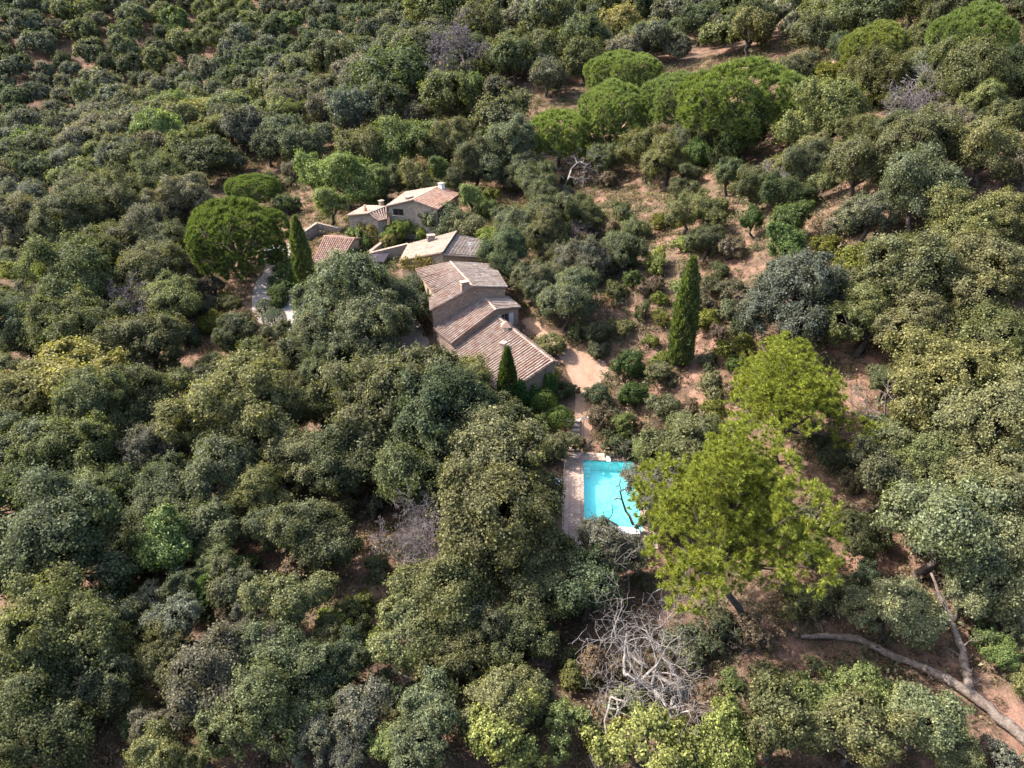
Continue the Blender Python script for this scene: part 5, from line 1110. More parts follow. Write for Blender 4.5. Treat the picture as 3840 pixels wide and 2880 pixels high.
shrub|yd|-17.81|71.30|1.03|small mustard-olive bush in front of the drive|bushes on the slopes and around the house|
shrub|dk|-50.91|149.53|2.79|mid-sized dark green bush behind the big umbrella pine by the drive|bushes on the slopes and around the house|
shrub|yd|-32.26|41.56|1.43|broad mustard-olive bush near the left edge, two-thirds down|bushes on the slopes and around the house|
shrub|gr|49.57|91.16|1.15|small greyish bush in front of the grey dead bush|bushes on the slopes and around the house|
shrub|br|10.54|119.64|1.66|small brownish bush in front of the row of umbrella pines, second nearest|bushes on the slopes and around the house|
shrub|dk|-51.40|125.97|1.43|small dark green bush left of the big umbrella pine by the drive|bushes on the slopes and around the house|
shrub|ol|4.11|34.74|1.00|mid-sized olive-green bush left of the bleached dead oak|bushes on the slopes and around the house|
shrub|br|17.77|35.31|1.31|broad brownish bush right of the bleached dead oak|bushes on the slopes and around the house|
shrub|lo|43.68|49.41|1.01|mid-sized light olive bush near the right edge, halfway up, nearest|bushes on the slopes and around the house|
shrub|yd|-41.62|52.01|1.06|mid-sized mustard-olive bush near the left edge, two-thirds down, second nearest|bushes on the slopes and around the house|
shrub|yd|1.63|115.90|1.90|mid-sized mustard-olive bush right of the stone house with creeper|bushes on the slopes and around the house|
shrub|lo|-24.04|160.81|2.51|mid-sized light olive bush behind the upper stone house|bushes on the slopes and around the house|
shrub|br|46.94|91.66|1.44|mid-sized brownish bush in front of the grey dead bush|bushes on the slopes and around the house|
shrub|lo|53.74|84.77|1.29|mid-sized light olive bush right of the grey dead bush|bushes on the slopes and around the house|
shrub|dk|46.69|58.23|0.74|small dark green bush near the right edge, halfway up|bushes on the slopes and around the house|
shrub|br|9.05|96.42|1.67|mid-sized brownish bush right of the long farmhouse|bushes on the slopes and around the house|
shrub|br|37.62|38.78|0.73|small brownish bush near the right edge, two-thirds down|bushes on the slopes and around the house|
shrub|ol|-23.53|99.63|1.49|small olive-green bush in front of the red-roofed outbuilding, second nearest|bushes on the slopes and around the house|
shrub|lo|6.82|27.73|0.70|mid-sized light olive bush in front of the bleached dead oak, second nearest|bushes on the slopes and around the house|
shrub|gr|8.59|123.74|2.16|mid-sized greyish bush right of the stone house with creeper|bushes on the slopes and around the house|
shrub|ol|17.71|32.36|0.96|mid-sized olive-green bush right of the bleached dead oak|bushes on the slopes and around the house|
shrub|ol|-41.04|95.35|1.93|mid-sized olive-green bush right of the red tile heap|bushes on the slopes and around the house|
shrub|gg|-55.62|61.05|1.70|broad grey-green bush near the left edge, halfway up, nearest|bushes on the slopes and around the house|
shrub|yd|21.90|47.13|0.84|small mustard-olive bush right of the large bright pine|bushes on the slopes and around the house|
shrub|br|23.21|63.17|1.16|mid-sized brownish bush left of the spreading yellow-green pine|bushes on the slopes and around the house|
shrub|ol|-36.94|65.76|1.15|mid-sized olive-green bush in front of the red tile heap|bushes on the slopes and around the house|
shrub|ol|-20.25|93.53|2.00|mid-sized olive-green bush in front of the red-roofed outbuilding, second nearest|bushes on the slopes and around the house|
shrub|dk|22.71|84.75|1.06|small dark green bush behind the tall lone cypress|bushes on the slopes and around the house|
shrub|gg|10.82|42.26|0.80|small grey-green bush behind the bleached dead oak|bushes on the slopes and around the house|
shrub|ol|-20.21|59.08|0.89|small olive-green bush left of the purplish leafless tree|bushes on the slopes and around the house|
shrub|gr|-73.81|103.50|1.46|small greyish bush near the left edge, upper part|bushes on the slopes and around the house|
shrub|dk|25.86|72.18|1.29|mid-sized dark green bush right of the tall lone cypress|bushes on the slopes and around the house|
shrub|br|15.21|104.32|1.44|small brownish bush behind the tall lone cypress|bushes on the slopes and around the house|
shrub|br|17.32|129.64|1.78|small brownish bush in front of the row of umbrella pines, nearest|bushes on the slopes and around the house|
shrub|dk|25.25|29.27|1.13|broad dark green bush in front of the long fallen trunk|bushes on the slopes and around the house|
shrub|lo|29.58|59.35|0.88|small light olive bush in front of the spreading yellow-green pine|bushes on the slopes and around the house|
shrub|ol|25.45|62.35|1.09|mid-sized olive-green bush left of the spreading yellow-green pine|bushes on the slopes and around the house|
shrub|dk|-43.34|134.21|2.73|mid-sized dark green bush right of the big umbrella pine by the drive, second nearest|bushes on the slopes and around the house|
shrub|yd|18.28|78.40|1.19|small mustard-olive bush left of the tall lone cypress, nearest|bushes on the slopes and around the house|
shrub|gg|17.18|109.80|1.78|mid-sized grey-green bush behind the tall lone cypress|bushes on the slopes and around the house|
shrub|ol|-44.50|46.28|1.05|mid-sized olive-green bush near the left edge, two-thirds down|bushes on the slopes and around the house|
shrub|lo|-89.80|120.88|1.46|small light olive bush near the left edge, upper part, nearest|bushes on the slopes and around the house|
shrub|br|-60.35|124.38|2.16|mid-sized brownish bush left of the big umbrella pine by the drive|bushes on the slopes and around the house|
shrub|gg|-17.26|157.20|2.10|small grey-green bush behind the upper stone house|bushes on the slopes and around the house|
shrub|br|-38.08|89.42|2.02|mid-sized brownish bush right of the red tile heap|bushes on the slopes and around the house|
shrub|yd|-46.04|46.97|0.83|small mustard-olive bush near the left edge, two-thirds down|bushes on the slopes and around the house|
shrub|yd|-28.03|156.16|1.91|small mustard-olive bush behind the upper stone house|bushes on the slopes and around the house|
shrub|ol|34.56|33.29|0.98|mid-sized olive-green bush right of the long fallen trunk|bushes on the slopes and around the house|
shrub|lo|46.25|59.98|1.15|mid-sized light olive bush near the right edge, halfway up, second nearest|bushes on the slopes and around the house|
shrub|gg|30.04|64.44|0.99|small grey-green bush behind the spreading yellow-green pine|bushes on the slopes and around the house|
shrub|yd|-10.08|36.74|0.87|mid-sized mustard-olive bush in front of the purplish leafless tree|bushes on the slopes and around the house|
shrub|gg|25.65|45.95|1.32|broad grey-green bush right of the large bright pine|bushes on the slopes and around the house|
shrub|br|20.95|30.65|1.06|broad brownish bush left of the long fallen trunk|bushes on the slopes and around the house|
shrub|gr|-47.99|124.39|1.32|small greyish bush right of the big umbrella pine by the drive|bushes on the slopes and around the house|
shrub|gr|-34.38|37.41|0.89|mid-sized greyish bush near the left edge, two-thirds down, nearest|bushes on the slopes and around the house|
shrub|lo|-16.23|50.32|1.57|broad light olive bush left of the purplish leafless tree|bushes on the slopes and around the house|
shrub|lo|-36.48|31.47|1.04|broad light olive bush near the bottom left corner|bushes on the slopes and around the house|
shrub|ol|-7.82|29.74|0.85|mid-sized olive-green bush near the bottom edge centre, nearest|bushes on the slopes and around the house|
shrub|lo|-56.98|130.32|2.67|mid-sized light olive bush left of the big umbrella pine by the drive|bushes on the slopes and around the house|
shrub|yd|18.53|81.82|1.09|small mustard-olive bush left of the tall lone cypress, second nearest|bushes on the slopes and around the house|
shrub|br|42.87|72.95|1.05|small brownish bush right of the spreading yellow-green pine|bushes on the slopes and around the house|
shrub|yd|-59.31|102.42|2.45|broad mustard-olive bush left of the red tile heap, second nearest|bushes on the slopes and around the house|
shrub|gg|-42.09|46.78|1.58|broad grey-green bush near the left edge, two-thirds down|bushes on the slopes and around the house|
shrub|br|48.92|75.57|0.81|small brownish bush near the right edge, upper part|bushes on the slopes and around the house|
shrub|gr|45.02|103.29|1.49|mid-sized greyish bush left of the grey dead bush|bushes on the slopes and around the house|
shrub|ol|-12.82|73.80|1.25|mid-sized olive-green bush left of the long farmhouse|bushes on the slopes and around the house|
shrub|yd|22.19|102.89|1.58|mid-sized mustard-olive bush behind the tall lone cypress|bushes on the slopes and around the house|
shrub|gr|29.42|48.59|1.12|mid-sized greyish bush right of the large bright pine|bushes on the slopes and around the house|
shrub|ol|-27.07|101.43|1.36|small olive-green bush in front of the red-roofed outbuilding, nearest|bushes on the slopes and around the house|
shrub|ol|-7.28|31.82|0.79|mid-sized olive-green bush near the bottom edge centre, second nearest|bushes on the slopes and around the house|
shrub|gg|-18.92|65.84|1.65|broad grey-green bush in front of the drive, second nearest|bushes on the slopes and around the house|
shrub|gg|-38.82|56.42|0.99|small grey-green bush near the left edge, two-thirds down|bushes on the slopes and around the house|
shrub|gr|-39.80|59.17|1.30|mid-sized greyish bush near the left edge, two-thirds down, second nearest|bushes on the slopes and around the house|
shrub|ol|-28.70|160.20|2.02|small olive-green bush behind the upper stone house|bushes on the slopes and around the house|
shrub|ol|-51.31|109.85|1.39|small olive-green bush behind the red tile heap|bushes on the slopes and around the house|
shrub|lo|33.35|29.47|1.05|broad light olive bush near the bottom right corner|bushes on the slopes and around the house|
shrub|gg|-14.64|69.13|1.16|mid-sized grey-green bush left of the long farmhouse|bushes on the slopes and around the house|
shrub|ol|-24.48|102.54|2.01|mid-sized olive-green bush in front of the red-roofed outbuilding, nearest|bushes on the slopes and around the house|
oak|bl|-94.83|137.10|5.18|blue-grey round oak in the far forest, far left, level with the houses|blue-grey forest oaks far left, level with the houses|
oak|ol|-70.57|142.94|5.35|olive-green round oak in the far forest, left, level with the houses|olive-green forest oaks left, level with the houses|
oak|gg|-79.56|152.69|5.15|grey-green round oak in the far forest, left, level with the houses|grey-green forest oaks left, level with the houses|
oak|ol|79.91|160.16|5.40|olive-green round oak in the far forest, right, along the top edge|olive-green forest oaks right, along the top edge|
oak|gr|-87.02|140.59|4.60|greyish round oak in the far forest, far left, level with the houses|greyish forest oaks far left, level with the houses|
oak|gg|85.61|166.54|5.13|grey-green round oak in the far forest, right, along the top edge|grey-green forest oaks right, along the top edge|
oak|gg|-86.68|133.84|4.12|grey-green round oak in the far forest, far left, level with the houses|grey-green forest oaks far left, level with the houses|
oak|gg|-117.79|168.91|5.14|grey-green round oak in the far forest, far left, level with the houses|grey-green forest oaks far left, level with the houses|
oak|gr|-111.05|154.75|4.65|greyish round oak in the far forest, far left, level with the houses|greyish forest oaks far left, level with the houses|
oak|gr|92.88|146.57|4.30|greyish round oak in the far forest, right, along the top edge|greyish forest oaks right, along the top edge|
oak|gr|96.27|164.77|4.83|greyish round oak in the far forest, right, along the top edge|greyish forest oaks right, along the top edge|
oak|gr|-62.95|174.08|5.07|greyish round oak in the far forest, left, above the houses|greyish forest oaks left, above the houses|
oak|ol|54.19|178.50|5.15|olive-green round oak in the far forest, right of centre, just below the top edge|olive-green forest oaks right of centre, just below the top edge|
oak|ol|73.38|175.04|4.97|olive-green round oak in the far forest, right, along the top edge|olive-green forest oaks right, along the top edge|
oak|bl|-53.65|172.03|4.88|blue-grey round oak in the far forest, left, above the houses|blue-grey forest oaks left, above the houses|
oak|gg|-103.17|136.61|3.86|grey-green round oak in the far forest, far left, level with the houses|grey-green forest oaks far left, level with the houses|
oak|gr|-92.16|184.30|5.20|greyish round oak in the far forest, left, above the houses|greyish forest oaks left, above the houses|
oak|dk|81.47|190.26|5.36|dark green round oak in the far forest, right, along the top edge|dark green forest oaks right, along the top edge|
oak|ol|-91.13|151.63|4.27|olive-green round oak in the far forest, far left, level with the houses|olive-green forest oaks far left, level with the houses|
oak|lo|-83.04|186.97|5.24|light olive round oak in the far forest, left, above the houses|light olive forest oaks left, above the houses|
oak|ol|-58.80|184.29|5.12|olive-green round oak in the far forest, left, above the houses|olive-green forest oaks left, above the houses|
oak|gg|-112.81|175.75|4.83|grey-green round oak in the far forest, far left, above the houses|grey-green forest oaks far left, above the houses|
oak|lg|-84.82|178.14|4.87|light green round oak in the far forest, left, above the houses|light green forest oaks left, above the houses|
oak|ol|17.37|187.84|5.08|olive-green round oak in the far forest, centre, just below the top edge|olive-green forest oaks centre, just below the top edge|
oak|gg|-104.45|158.87|4.27|grey-green round oak in the far forest, far left, level with the houses|grey-green forest oaks far left, level with the houses|
oak|gr|-38.79|199.72|5.29|greyish round oak in the far forest, left of centre, above the houses|greyish forest oaks left of centre, above the houses|
oak|gr|-69.59|135.32|3.57|greyish round oak in the far forest, left, level with the houses|greyish forest oaks left, level with the houses|
oak|bl|33.05|192.11|5.06|blue-grey round oak in the far forest, right of centre, just below the top edge|blue-grey forest oaks right of centre, just below the top edge|
oak|bl|-88.70|161.40|4.25|blue-grey round oak in the far forest, far left, level with the houses|blue-grey forest oaks far left, level with the houses|
oak|ol|-90.43|193.59|5.09|olive-green round oak in the far forest, left, above the houses|olive-green forest oaks left, above the houses|
oak|gr|89.82|186.52|4.88|greyish round oak in the far forest, right, along the top edge|greyish forest oaks right, along the top edge|
oak|gg|-10.56|206.04|5.32|grey-green round oak in the far forest, centre, just below the top edge|grey-green forest oaks centre, just below the top edge|
oak|gr|-58.14|192.06|4.94|greyish round oak in the far forest, left, above the houses|greyish forest oaks left, above the houses|
oak|gg|-54.91|164.93|4.24|grey-green round oak in the far forest, left, above the houses|grey-green forest oaks left, above the houses|
oak|gr|-96.88|178.63|4.57|greyish round oak in the far forest, far left, above the houses|greyish forest oaks far left, above the houses|
oak|gr|-103.46|184.39|4.71|greyish round oak in the far forest, far left, above the houses|greyish forest oaks far left, above the houses|
oak|lg|-121.81|183.90|4.68|light green round oak in the far forest, far left, above the houses|light green forest oaks far left, above the houses|
oak|gr|-45.95|184.32|4.69|greyish round oak in the far forest, left of centre, above the houses|greyish forest oaks left of centre, above the houses|
oak|bl|-134.07|206.68|5.25|blue-grey round oak in the far forest, far left, above the houses|blue-grey forest oaks far left, above the houses|
oak|dk|-129.12|181.56|4.61|dark green round oak in the far forest, far left, level with the houses|dark green forest oaks far left, level with the houses|
oak|gr|-82.49|166.58|4.22|greyish round oak in the far forest, left, above the houses|greyish forest oaks left, above the houses|
oak|bl|96.95|156.49|3.95|blue-grey round oak in the far forest, right, along the top edge|blue-grey forest oaks right, along the top edge|
oak|ol|-90.42|167.43|4.22|olive-green round oak in the far forest, far left, above the houses|olive-green forest oaks far left, above the houses|
oak|gr|-113.26|204.28|5.15|greyish round oak in the far forest, far left, above the houses|greyish forest oaks far left, above the houses|
oak|gr|-117.37|193.95|4.89|greyish round oak in the far forest, far left, above the houses|greyish forest oaks far left, above the houses|
oak|lo|-74.79|165.88|4.17|light olive round oak in the far forest, left, above the houses|light olive forest oaks left, above the houses|
oak|lo|-72.78|194.09|4.88|light olive round oak in the far forest, left, above the houses|light olive forest oaks left, above the houses|
oak|gr|-104.70|176.21|4.42|greyish round oak in the far forest, far left, above the houses|greyish forest oaks far left, above the houses|
oak|ol|8.87|196.76|4.92|olive-green round oak in the far forest, centre, just below the top edge|olive-green forest oaks centre, just below the top edge|
oak|bl|-130.03|192.60|4.80|blue-grey round oak in the far forest, far left, above the houses|blue-grey forest oaks far left, above the houses|
oak|gg|-108.57|215.49|5.37|grey-green round oak in the far forest, left, above the houses|grey-green forest oaks left, above the houses|
oak|gg|-69.93|183.76|4.53|grey-green round oak in the far forest, left, above the houses|grey-green forest oaks left, above the houses|
oak|yo|29.06|213.81|5.27|yellowish round oak in the far forest, right of centre, just below the top edge|yellowish forest oaks right of centre, just below the top edge|
oak|lo|-4.95|198.55|4.88|light olive round oak in the far forest, centre, just below the top edge|light olive forest oaks centre, just below the top edge|
oak|bl|-100.34|163.64|4.00|blue-grey round oak in the far forest, far left, level with the houses|blue-grey forest oaks far left, level with the houses|
oak|gr|-43.76|214.67|5.24|greyish round oak in the far forest, left of centre, just below the top edge|greyish forest oaks left of centre, just below the top edge|
oak|ol|68.23|165.28|4.03|olive-green round oak in the far forest, right, along the top edge|olive-green forest oaks right, along the top edge|
oak|gr|26.80|188.38|4.58|greyish round oak in the far forest, right of centre, just below the top edge|greyish forest oaks right of centre, just below the top edge|
oak|dk|96.07|181.65|4.40|dark green round oak in the far forest, right, along the top edge|dark green forest oaks right, along the top edge|
oak|lg|-91.75|202.22|4.89|light green round oak in the far forest, left, above the houses|light green forest oaks left, above the houses|
oak|ol|-70.78|176.48|4.23|olive-green round oak in the far forest, left, above the houses|olive-green forest oaks left, above the houses|
oak|bl|-124.41|175.05|4.19|blue-grey round oak in the far forest, far left, level with the houses|blue-grey forest oaks far left, level with the houses|
"""
FAR = [(45.6,232.7,4.7,'gg'),(71.2,282.3,4.4,'gr'),(74.3,236.5,4.5,'dk'),(84.0,229.9,4.7,'bl'),(-107.5,167.2,3.7,'gg'),(-68.6,320.5,3.7,'gg'),(-84.1,347.8,4.9,'ol'),(-160.4,324.7,3.8,'gr'),(-29.2,250.2,3.5,'gr'),(-118.6,322.7,3.8,'ol'),(-20.3,186.4,3.6,'bl'),(-107.9,122.2,3.2,'bl'),
    (-110.2,144.8,4.4,'gg'),(-119.7,262.8,4.7,'gg'),(-129.9,268.9,5.3,'gg'),(54.1,295.0,3.7,'gg'),(116.5,224.0,5.0,'lo'),(78.0,179.6,3.9,'lo'),(134.7,201.8,3.4,'gg'),(-70.3,272.5,3.9,'dk'),(62.1,258.1,5.1,'dk'),(-74.1,307.6,4.4,'lg'),(54.1,309.9,4.3,'lo'),(-136.2,223.5,3.6,'gr'),
    (-1.8,297.4,5.0,'ol'),(-107.3,128.9,3.6,'gg'),(67.2,171.2,3.6,'ol'),(-88.1,359.3,5.3,'ol'),(-104.7,258.3,3.7,'gr'),(-123.4,154.1,5.3,'bl'),(-3.7,272.7,4.0,'gr'),(46.0,300.9,5.2,'lo'),(114.7,165.1,4.2,'dk'),(-191.7,342.1,3.5,'lo'),(-32.1,273.9,3.5,'dk'),(93.2,274.2,3.8,'dk'),
    (-191.3,292.7,4.8,'dk'),(-161.0,221.5,4.0,'dk'),(-210.3,302.8,4.7,'gg'),(13.2,297.1,3.7,'lo'),(151.4,268.9,4.2,'bl'),(130.8,193.8,3.6,'lo'),(-181.4,281.4,4.9,'bl'),(132.4,278.1,5.3,'gr'),(157.3,242.6,4.5,'bl'),(-113.1,351.0,4.8,'bl'),(147.4,247.1,3.3,'ol'),(118.2,173.9,3.6,'dk'),
    (-100.0,107.8,2.7,'gr'),(118.0,235.6,4.0,'yo'),(87.3,158.7,3.6,'bl'),(13.8,277.2,4.6,'ol'),(-168.7,254.8,3.7,'bl'),(1.7,242.2,4.9,'gr'),(136.3,196.2,4.3,'gg'),(-5.0,251.4,3.6,'gr'),(-46.7,243.2,5.0,'gg'),(-91.7,222.0,3.6,'gr'),(-113.5,293.6,4.6,'ol'),(-33.9,240.3,4.0,'bl'),
    (-182.4,240.0,5.0,'bl'),(-143.1,366.9,4.6,'dk'),(-57.3,342.9,4.2,'gg'),(84.1,196.9,4.0,'bl'),(-61.4,66.0,3.6,'bl'),(134.4,231.9,4.0,'ol'),(96.3,230.9,5.3,'gg'),(8.2,247.6,3.2,'bl'),(130.4,217.1,5.0,'lo'),(-63.6,311.4,4.5,'bl'),(-57.3,274.0,3.2,'gr'),(2.5,263.9,4.7,'gr'),
    (-68.0,337.0,4.2,'ol'),(-101.3,286.5,4.9,'gg'),(43.2,284.3,3.5,'ol'),(-59.4,241.2,3.5,'gr'),(141.3,269.2,4.2,'lo'),(-69.0,77.2,3.7,'bl'),(150.4,263.2,3.2,'gg'),(52.3,239.1,3.7,'dk'),(-20.9,305.7,5.0,'dk'),(80.6,210.6,4.3,'dk'),(-45.9,258.0,5.3,'bl'),(21.4,324.5,4.2,'gr'),
    (-174.8,309.7,5.3,'bl'),(41.3,292.9,4.5,'lo'),(76.7,261.2,3.8,'bl'),(-211.1,316.1,5.2,'lo'),(72.1,247.2,4.6,'bl'),(-9.3,186.9,3.7,'lg'),(-198.1,321.4,4.1,'gg'),(-94.0,335.4,5.1,'lo'),(-61.5,205.4,4.5,'gg'),(-128.1,293.0,3.5,'lo'),(-134.5,156.2,4.4,'gr'),(-48.6,370.5,3.9,'gg'),
    (-139.2,333.0,3.9,'gr'),(-50.5,194.5,3.2,'bl'),(28.8,331.0,4.2,'lg'),(36.8,245.0,4.7,'gg'),(-156.1,280.7,4.9,'lo'),(140.5,237.3,4.1,'lo'),(19.2,227.8,3.5,'gr'),(-70.2,371.1,4.3,'gg'),(111.9,238.1,4.2,'lo'),(-55.8,332.8,4.8,'gg'),(-164.7,203.0,5.2,'bl'),(-145.1,187.7,4.8,'bl'),
    (-222.9,323.8,5.3,'gr'),(-159.6,262.2,3.7,'dk'),(-14.8,337.8,4.8,'bl'),(-123.9,370.8,4.0,'dk'),(-81.9,332.5,3.8,'ol'),(8.5,239.4,3.4,'gg'),(-162.4,283.6,3.4,'bl'),(128.8,186.3,4.0,'bl'),(69.5,302.5,3.3,'gr'),(-101.4,113.5,4.3,'gr'),(-96.7,169.4,3.7,'ol'),(78.8,111.2,4.6,'bl'),
    (-15.8,223.2,4.0,'gr'),(-146.9,351.5,5.0,'dk'),(14.0,244.7,4.1,'ol'),(106.7,218.9,5.2,'gg'),(-171.3,301.4,4.8,'gr'),(-208.4,331.8,3.4,'yo'),(-62.9,161.4,3.4,'gr'),(-113.7,308.7,3.7,'yo'),(131.6,290.4,4.4,'gr'),(-57.6,373.0,3.7,'gg'),(90.5,196.2,4.2,'gg'),(62.6,176.4,3.7,'gr'),
    (150.9,233.2,4.5,'lo'),(-181.0,273.2,4.4,'dk'),(111.6,256.0,5.2,'gr'),(-15.8,182.8,4.3,'bl'),(-131.0,250.5,4.1,'gg'),(-68.7,70.9,3.8,'gg'),(-119.1,283.8,5.1,'lg'),(40.5,189.8,3.6,'gr'),(-183.4,253.6,4.3,'bl'),(-125.2,236.7,5.2,'gr'),(-94.2,253.1,4.4,'dk'),(113.0,272.1,5.1,'gr'),
    (65.0,308.9,3.9,'lo'),(-132.7,315.6,3.9,'bl'),(-53.6,230.9,5.0,'bl'),(-139.3,238.9,3.3,'gr'),(142.3,203.3,3.4,'ol'),(-64.7,195.1,3.6,'gg'),(-146.5,220.7,3.8,'dk'),(-107.2,344.9,3.4,'bl'),(-124.0,306.8,3.7,'gg'),(-198.2,301.6,4.9,'gr'),(70.4,186.7,3.6,'ol'),(13.5,209.7,3.5,'ol'),
    (-173.3,316.9,4.2,'gg'),(-165.5,230.0,4.9,'dk'),(80.2,249.0,4.1,'dk'),(67.5,182.3,3.6,'ol'),(11.7,326.2,4.1,'bl'),(-155.3,266.7,3.3,'dk'),(130.6,209.7,3.7,'gr'),(124.4,262.9,4.5,'ol'),(-27.7,207.8,3.7,'dk'),(108.6,149.4,4.4,'bl'),(24.3,253.4,3.9,'ol'),(-184.8,329.1,3.9,'ol'),
    (119.6,214.8,3.9,'gg'),(-142.2,247.6,3.2,'bl'),(-28.7,361.4,5.4,'gr'),(-87.9,295.1,5.0,'gr'),(-151.8,303.2,4.1,'bl'),(-112.1,378.5,5.2,'bl'),(109.4,170.6,5.1,'dk'),(110.1,306.7,4.3,'dk'),(-50.6,205.4,4.9,'gr'),(-11.2,196.8,3.6,'gr'),(34.4,298.5,5.1,'lo'),(72.4,273.3,5.0,'gg'),
    (-168.1,291.3,5.2,'bl'),(77.0,227.8,3.8,'bl'),(120.0,296.4,4.9,'gr'),(32.6,226.8,5.1,'yo'),(23.0,314.6,3.5,'lo'),(-130.2,170.5,4.2,'bl'),(-13.4,322.5,4.2,'bl'),(-76.3,330.8,3.5,'lo'),(-162.9,303.4,5.4,'gg'),(80.0,300.4,5.2,'bl'),(-51.5,293.8,4.8,'dk'),(-9.2,244.5,3.5,'lo'),
    (-77.7,86.7,3.4,'lg'),(108.0,182.0,3.7,'gg'),(-79.0,383.1,4.0,'ol'),(-154.6,256.1,5.2,'bl'),(-194.3,312.2,5.2,'gr'),(31.2,312.7,4.8,'lo'),(-204.4,291.3,3.7,'dk'),(-81.1,197.1,4.6,'yo'),(102.0,169.1,3.7,'bl'),(-175.5,278.9,3.5,'dk'),(-29.9,294.5,3.4,'dk'),(-50.3,286.3,3.4,'dk'),
    (42.4,264.2,4.0,'gg'),(54.6,261.7,4.3,'ol'),(8.2,331.2,3.9,'gr'),(-6.5,327.6,4.7,'gr'),(105.1,142.2,3.7,'dk'),(-85.9,99.9,2.7,'gg'),(-76.3,175.5,3.6,'lo'),(113.7,265.0,4.5,'gg'),(-21.5,295.9,4.4,'bl'),(-93.5,310.3,4.6,'ol'),(-19.8,199.1,3.6,'gr'),(85.1,177.8,3.6,'lo'),
    (-89.6,377.5,3.4,'gr'),(-101.6,202.5,4.2,'bl'),(-160.4,288.5,3.9,'gr'),(-73.8,203.0,3.8,'yo'),(26.4,260.8,3.3,'bl'),(97.2,187.3,3.4,'ol'),(-68.7,219.5,4.8,'gr'),(66.2,288.1,5.1,'ol'),(-108.1,234.1,4.7,'gr'),(-176.3,324.3,3.7,'lo'),(51.2,198.2,3.9,'gr'),(-162.3,311.4,5.0,'gg'),
    (-54.9,246.2,5.1,'dk'),(-8.5,314.8,5.1,'ol'),(-82.0,145.7,3.5,'ol'),(-73.2,352.4,4.8,'gg'),(-125.6,342.7,3.3,'dk'),(60.8,79.3,2.7,'dk'),(-54.7,310.6,3.9,'bl'),(-41.6,325.7,4.1,'bl'),(-83.0,315.5,5.2,'lo'),(30.0,286.5,3.7,'lo'),(123.9,191.9,4.2,'yo'),(11.5,261.1,5.0,'gr'),
    (-11.2,258.5,3.3,'ol'),(-137.4,255.5,5.3,'gg'),(55.7,207.1,3.8,'ol'),(-34.6,369.3,4.8,'gg'),(-142.6,173.2,3.7,'gr'),(56.7,320.1,3.6,'lo'),(-133.3,242.7,3.5,'gr'),(-94.7,159.6,3.4,'lo'),(25.7,267.2,4.6,'ol'),(-166.9,323.6,3.5,'gg'),(123.0,183.3,3.6,'bl'),(-84.6,252.4,5.1,'dk'),
    (-168.6,239.2,3.4,'dk'),(-77.9,239.1,3.4,'bl'),(-156.2,229.7,4.0,'bl'),(66.7,268.3,4.4,'bl'),(55.0,65.1,3.0,'dk'),(-87.9,238.9,3.9,'dk'),(64.5,86.7,3.7,'bl'),(-99.3,143.1,3.4,'lo'),(139.4,261.7,4.2,'gg'),(-124.4,164.4,5.3,'gg'),(18.4,319.2,3.8,'bl'),(-115.4,253.3,5.1,'ol'),
    (50.6,216.3,4.5,'gr'),(-25.9,347.6,4.9,'gr'),(-76.7,77.6,3.3,'gr'),(100.5,134.7,3.5,'dk'),(-77.6,270.4,3.3,'bl'),(61.9,220.8,5.0,'dk'),(-82.3,216.5,3.8,'gr'),(-195.5,258.4,4.9,'bl'),(-63.7,234.8,5.2,'gg'),(-22.7,274.8,4.0,'dk'),(71.4,223.8,5.1,'dk'),(-38.3,231.3,5.2,'gg'),
    (-81.7,231.0,3.9,'gr'),(-192.1,330.5,5.2,'bl'),(-6.5,237.7,4.3,'ol'),(87.9,207.2,4.4,'bl'),(37.8,319.2,4.5,'lo'),(-40.1,296.1,3.8,'bl'),(137.8,254.9,3.3,'gr'),(73.3,291.6,5.3,'bl'),(44.6,225.5,5.1,'gr'),(-33.6,300.7,4.2,'dk'),(-89.8,214.0,4.4,'ol'),(106.4,163.3,3.9,'gr'),
    (-12.9,214.7,4.9,'gg'),(77.6,196.5,4.4,'bl'),(104.2,283.0,4.9,'gr'),(72.9,207.9,3.9,'dk'),(91.9,136.8,4.0,'dk'),(-164.8,268.6,5.0,'bl'),(-23.2,266.0,4.0,'bl'),(-87.4,341.7,3.8,'lo'),(-105.2,297.8,4.2,'lo'),(149.7,210.2,4.9,'gg'),(-184.6,300.2,3.6,'bl'),(45.3,244.7,5.2,'bl'),
    (122.2,286.8,3.3,'gr'),(-98.7,234.0,4.4,'dk'),(17.7,239.8,3.9,'gr'),(-30.6,313.1,3.6,'dk'),(12.6,353.1,3.3,'dk'),(47.5,261.2,4.0,'gr'),(-143.9,276.5,4.2,'gr'),(-65.3,251.5,5.1,'dk'),(-179.9,340.0,3.9,'ol'),(-74.2,82.4,3.4,'bl'),(-146.0,252.1,3.3,'gg'),(-67.2,242.1,4.2,'gr'),
    (-84.9,203.1,3.6,'ol'),(-24.9,312.2,3.3,'dk'),(-146.2,200.8,4.2,'dk'),(48.2,308.4,4.0,'gg'),(104.1,157.6,4.1,'dk'),(5.4,233.2,3.8,'ol'),(106.7,266.4,4.1,'gg'),(158.3,231.9,3.4,'gg'),(-98.6,211.1,3.7,'gg'),(-13.1,361.2,4.9,'bl'),(-18.4,281.7,4.1,'bl'),(-17.3,265.2,4.2,'bl'),
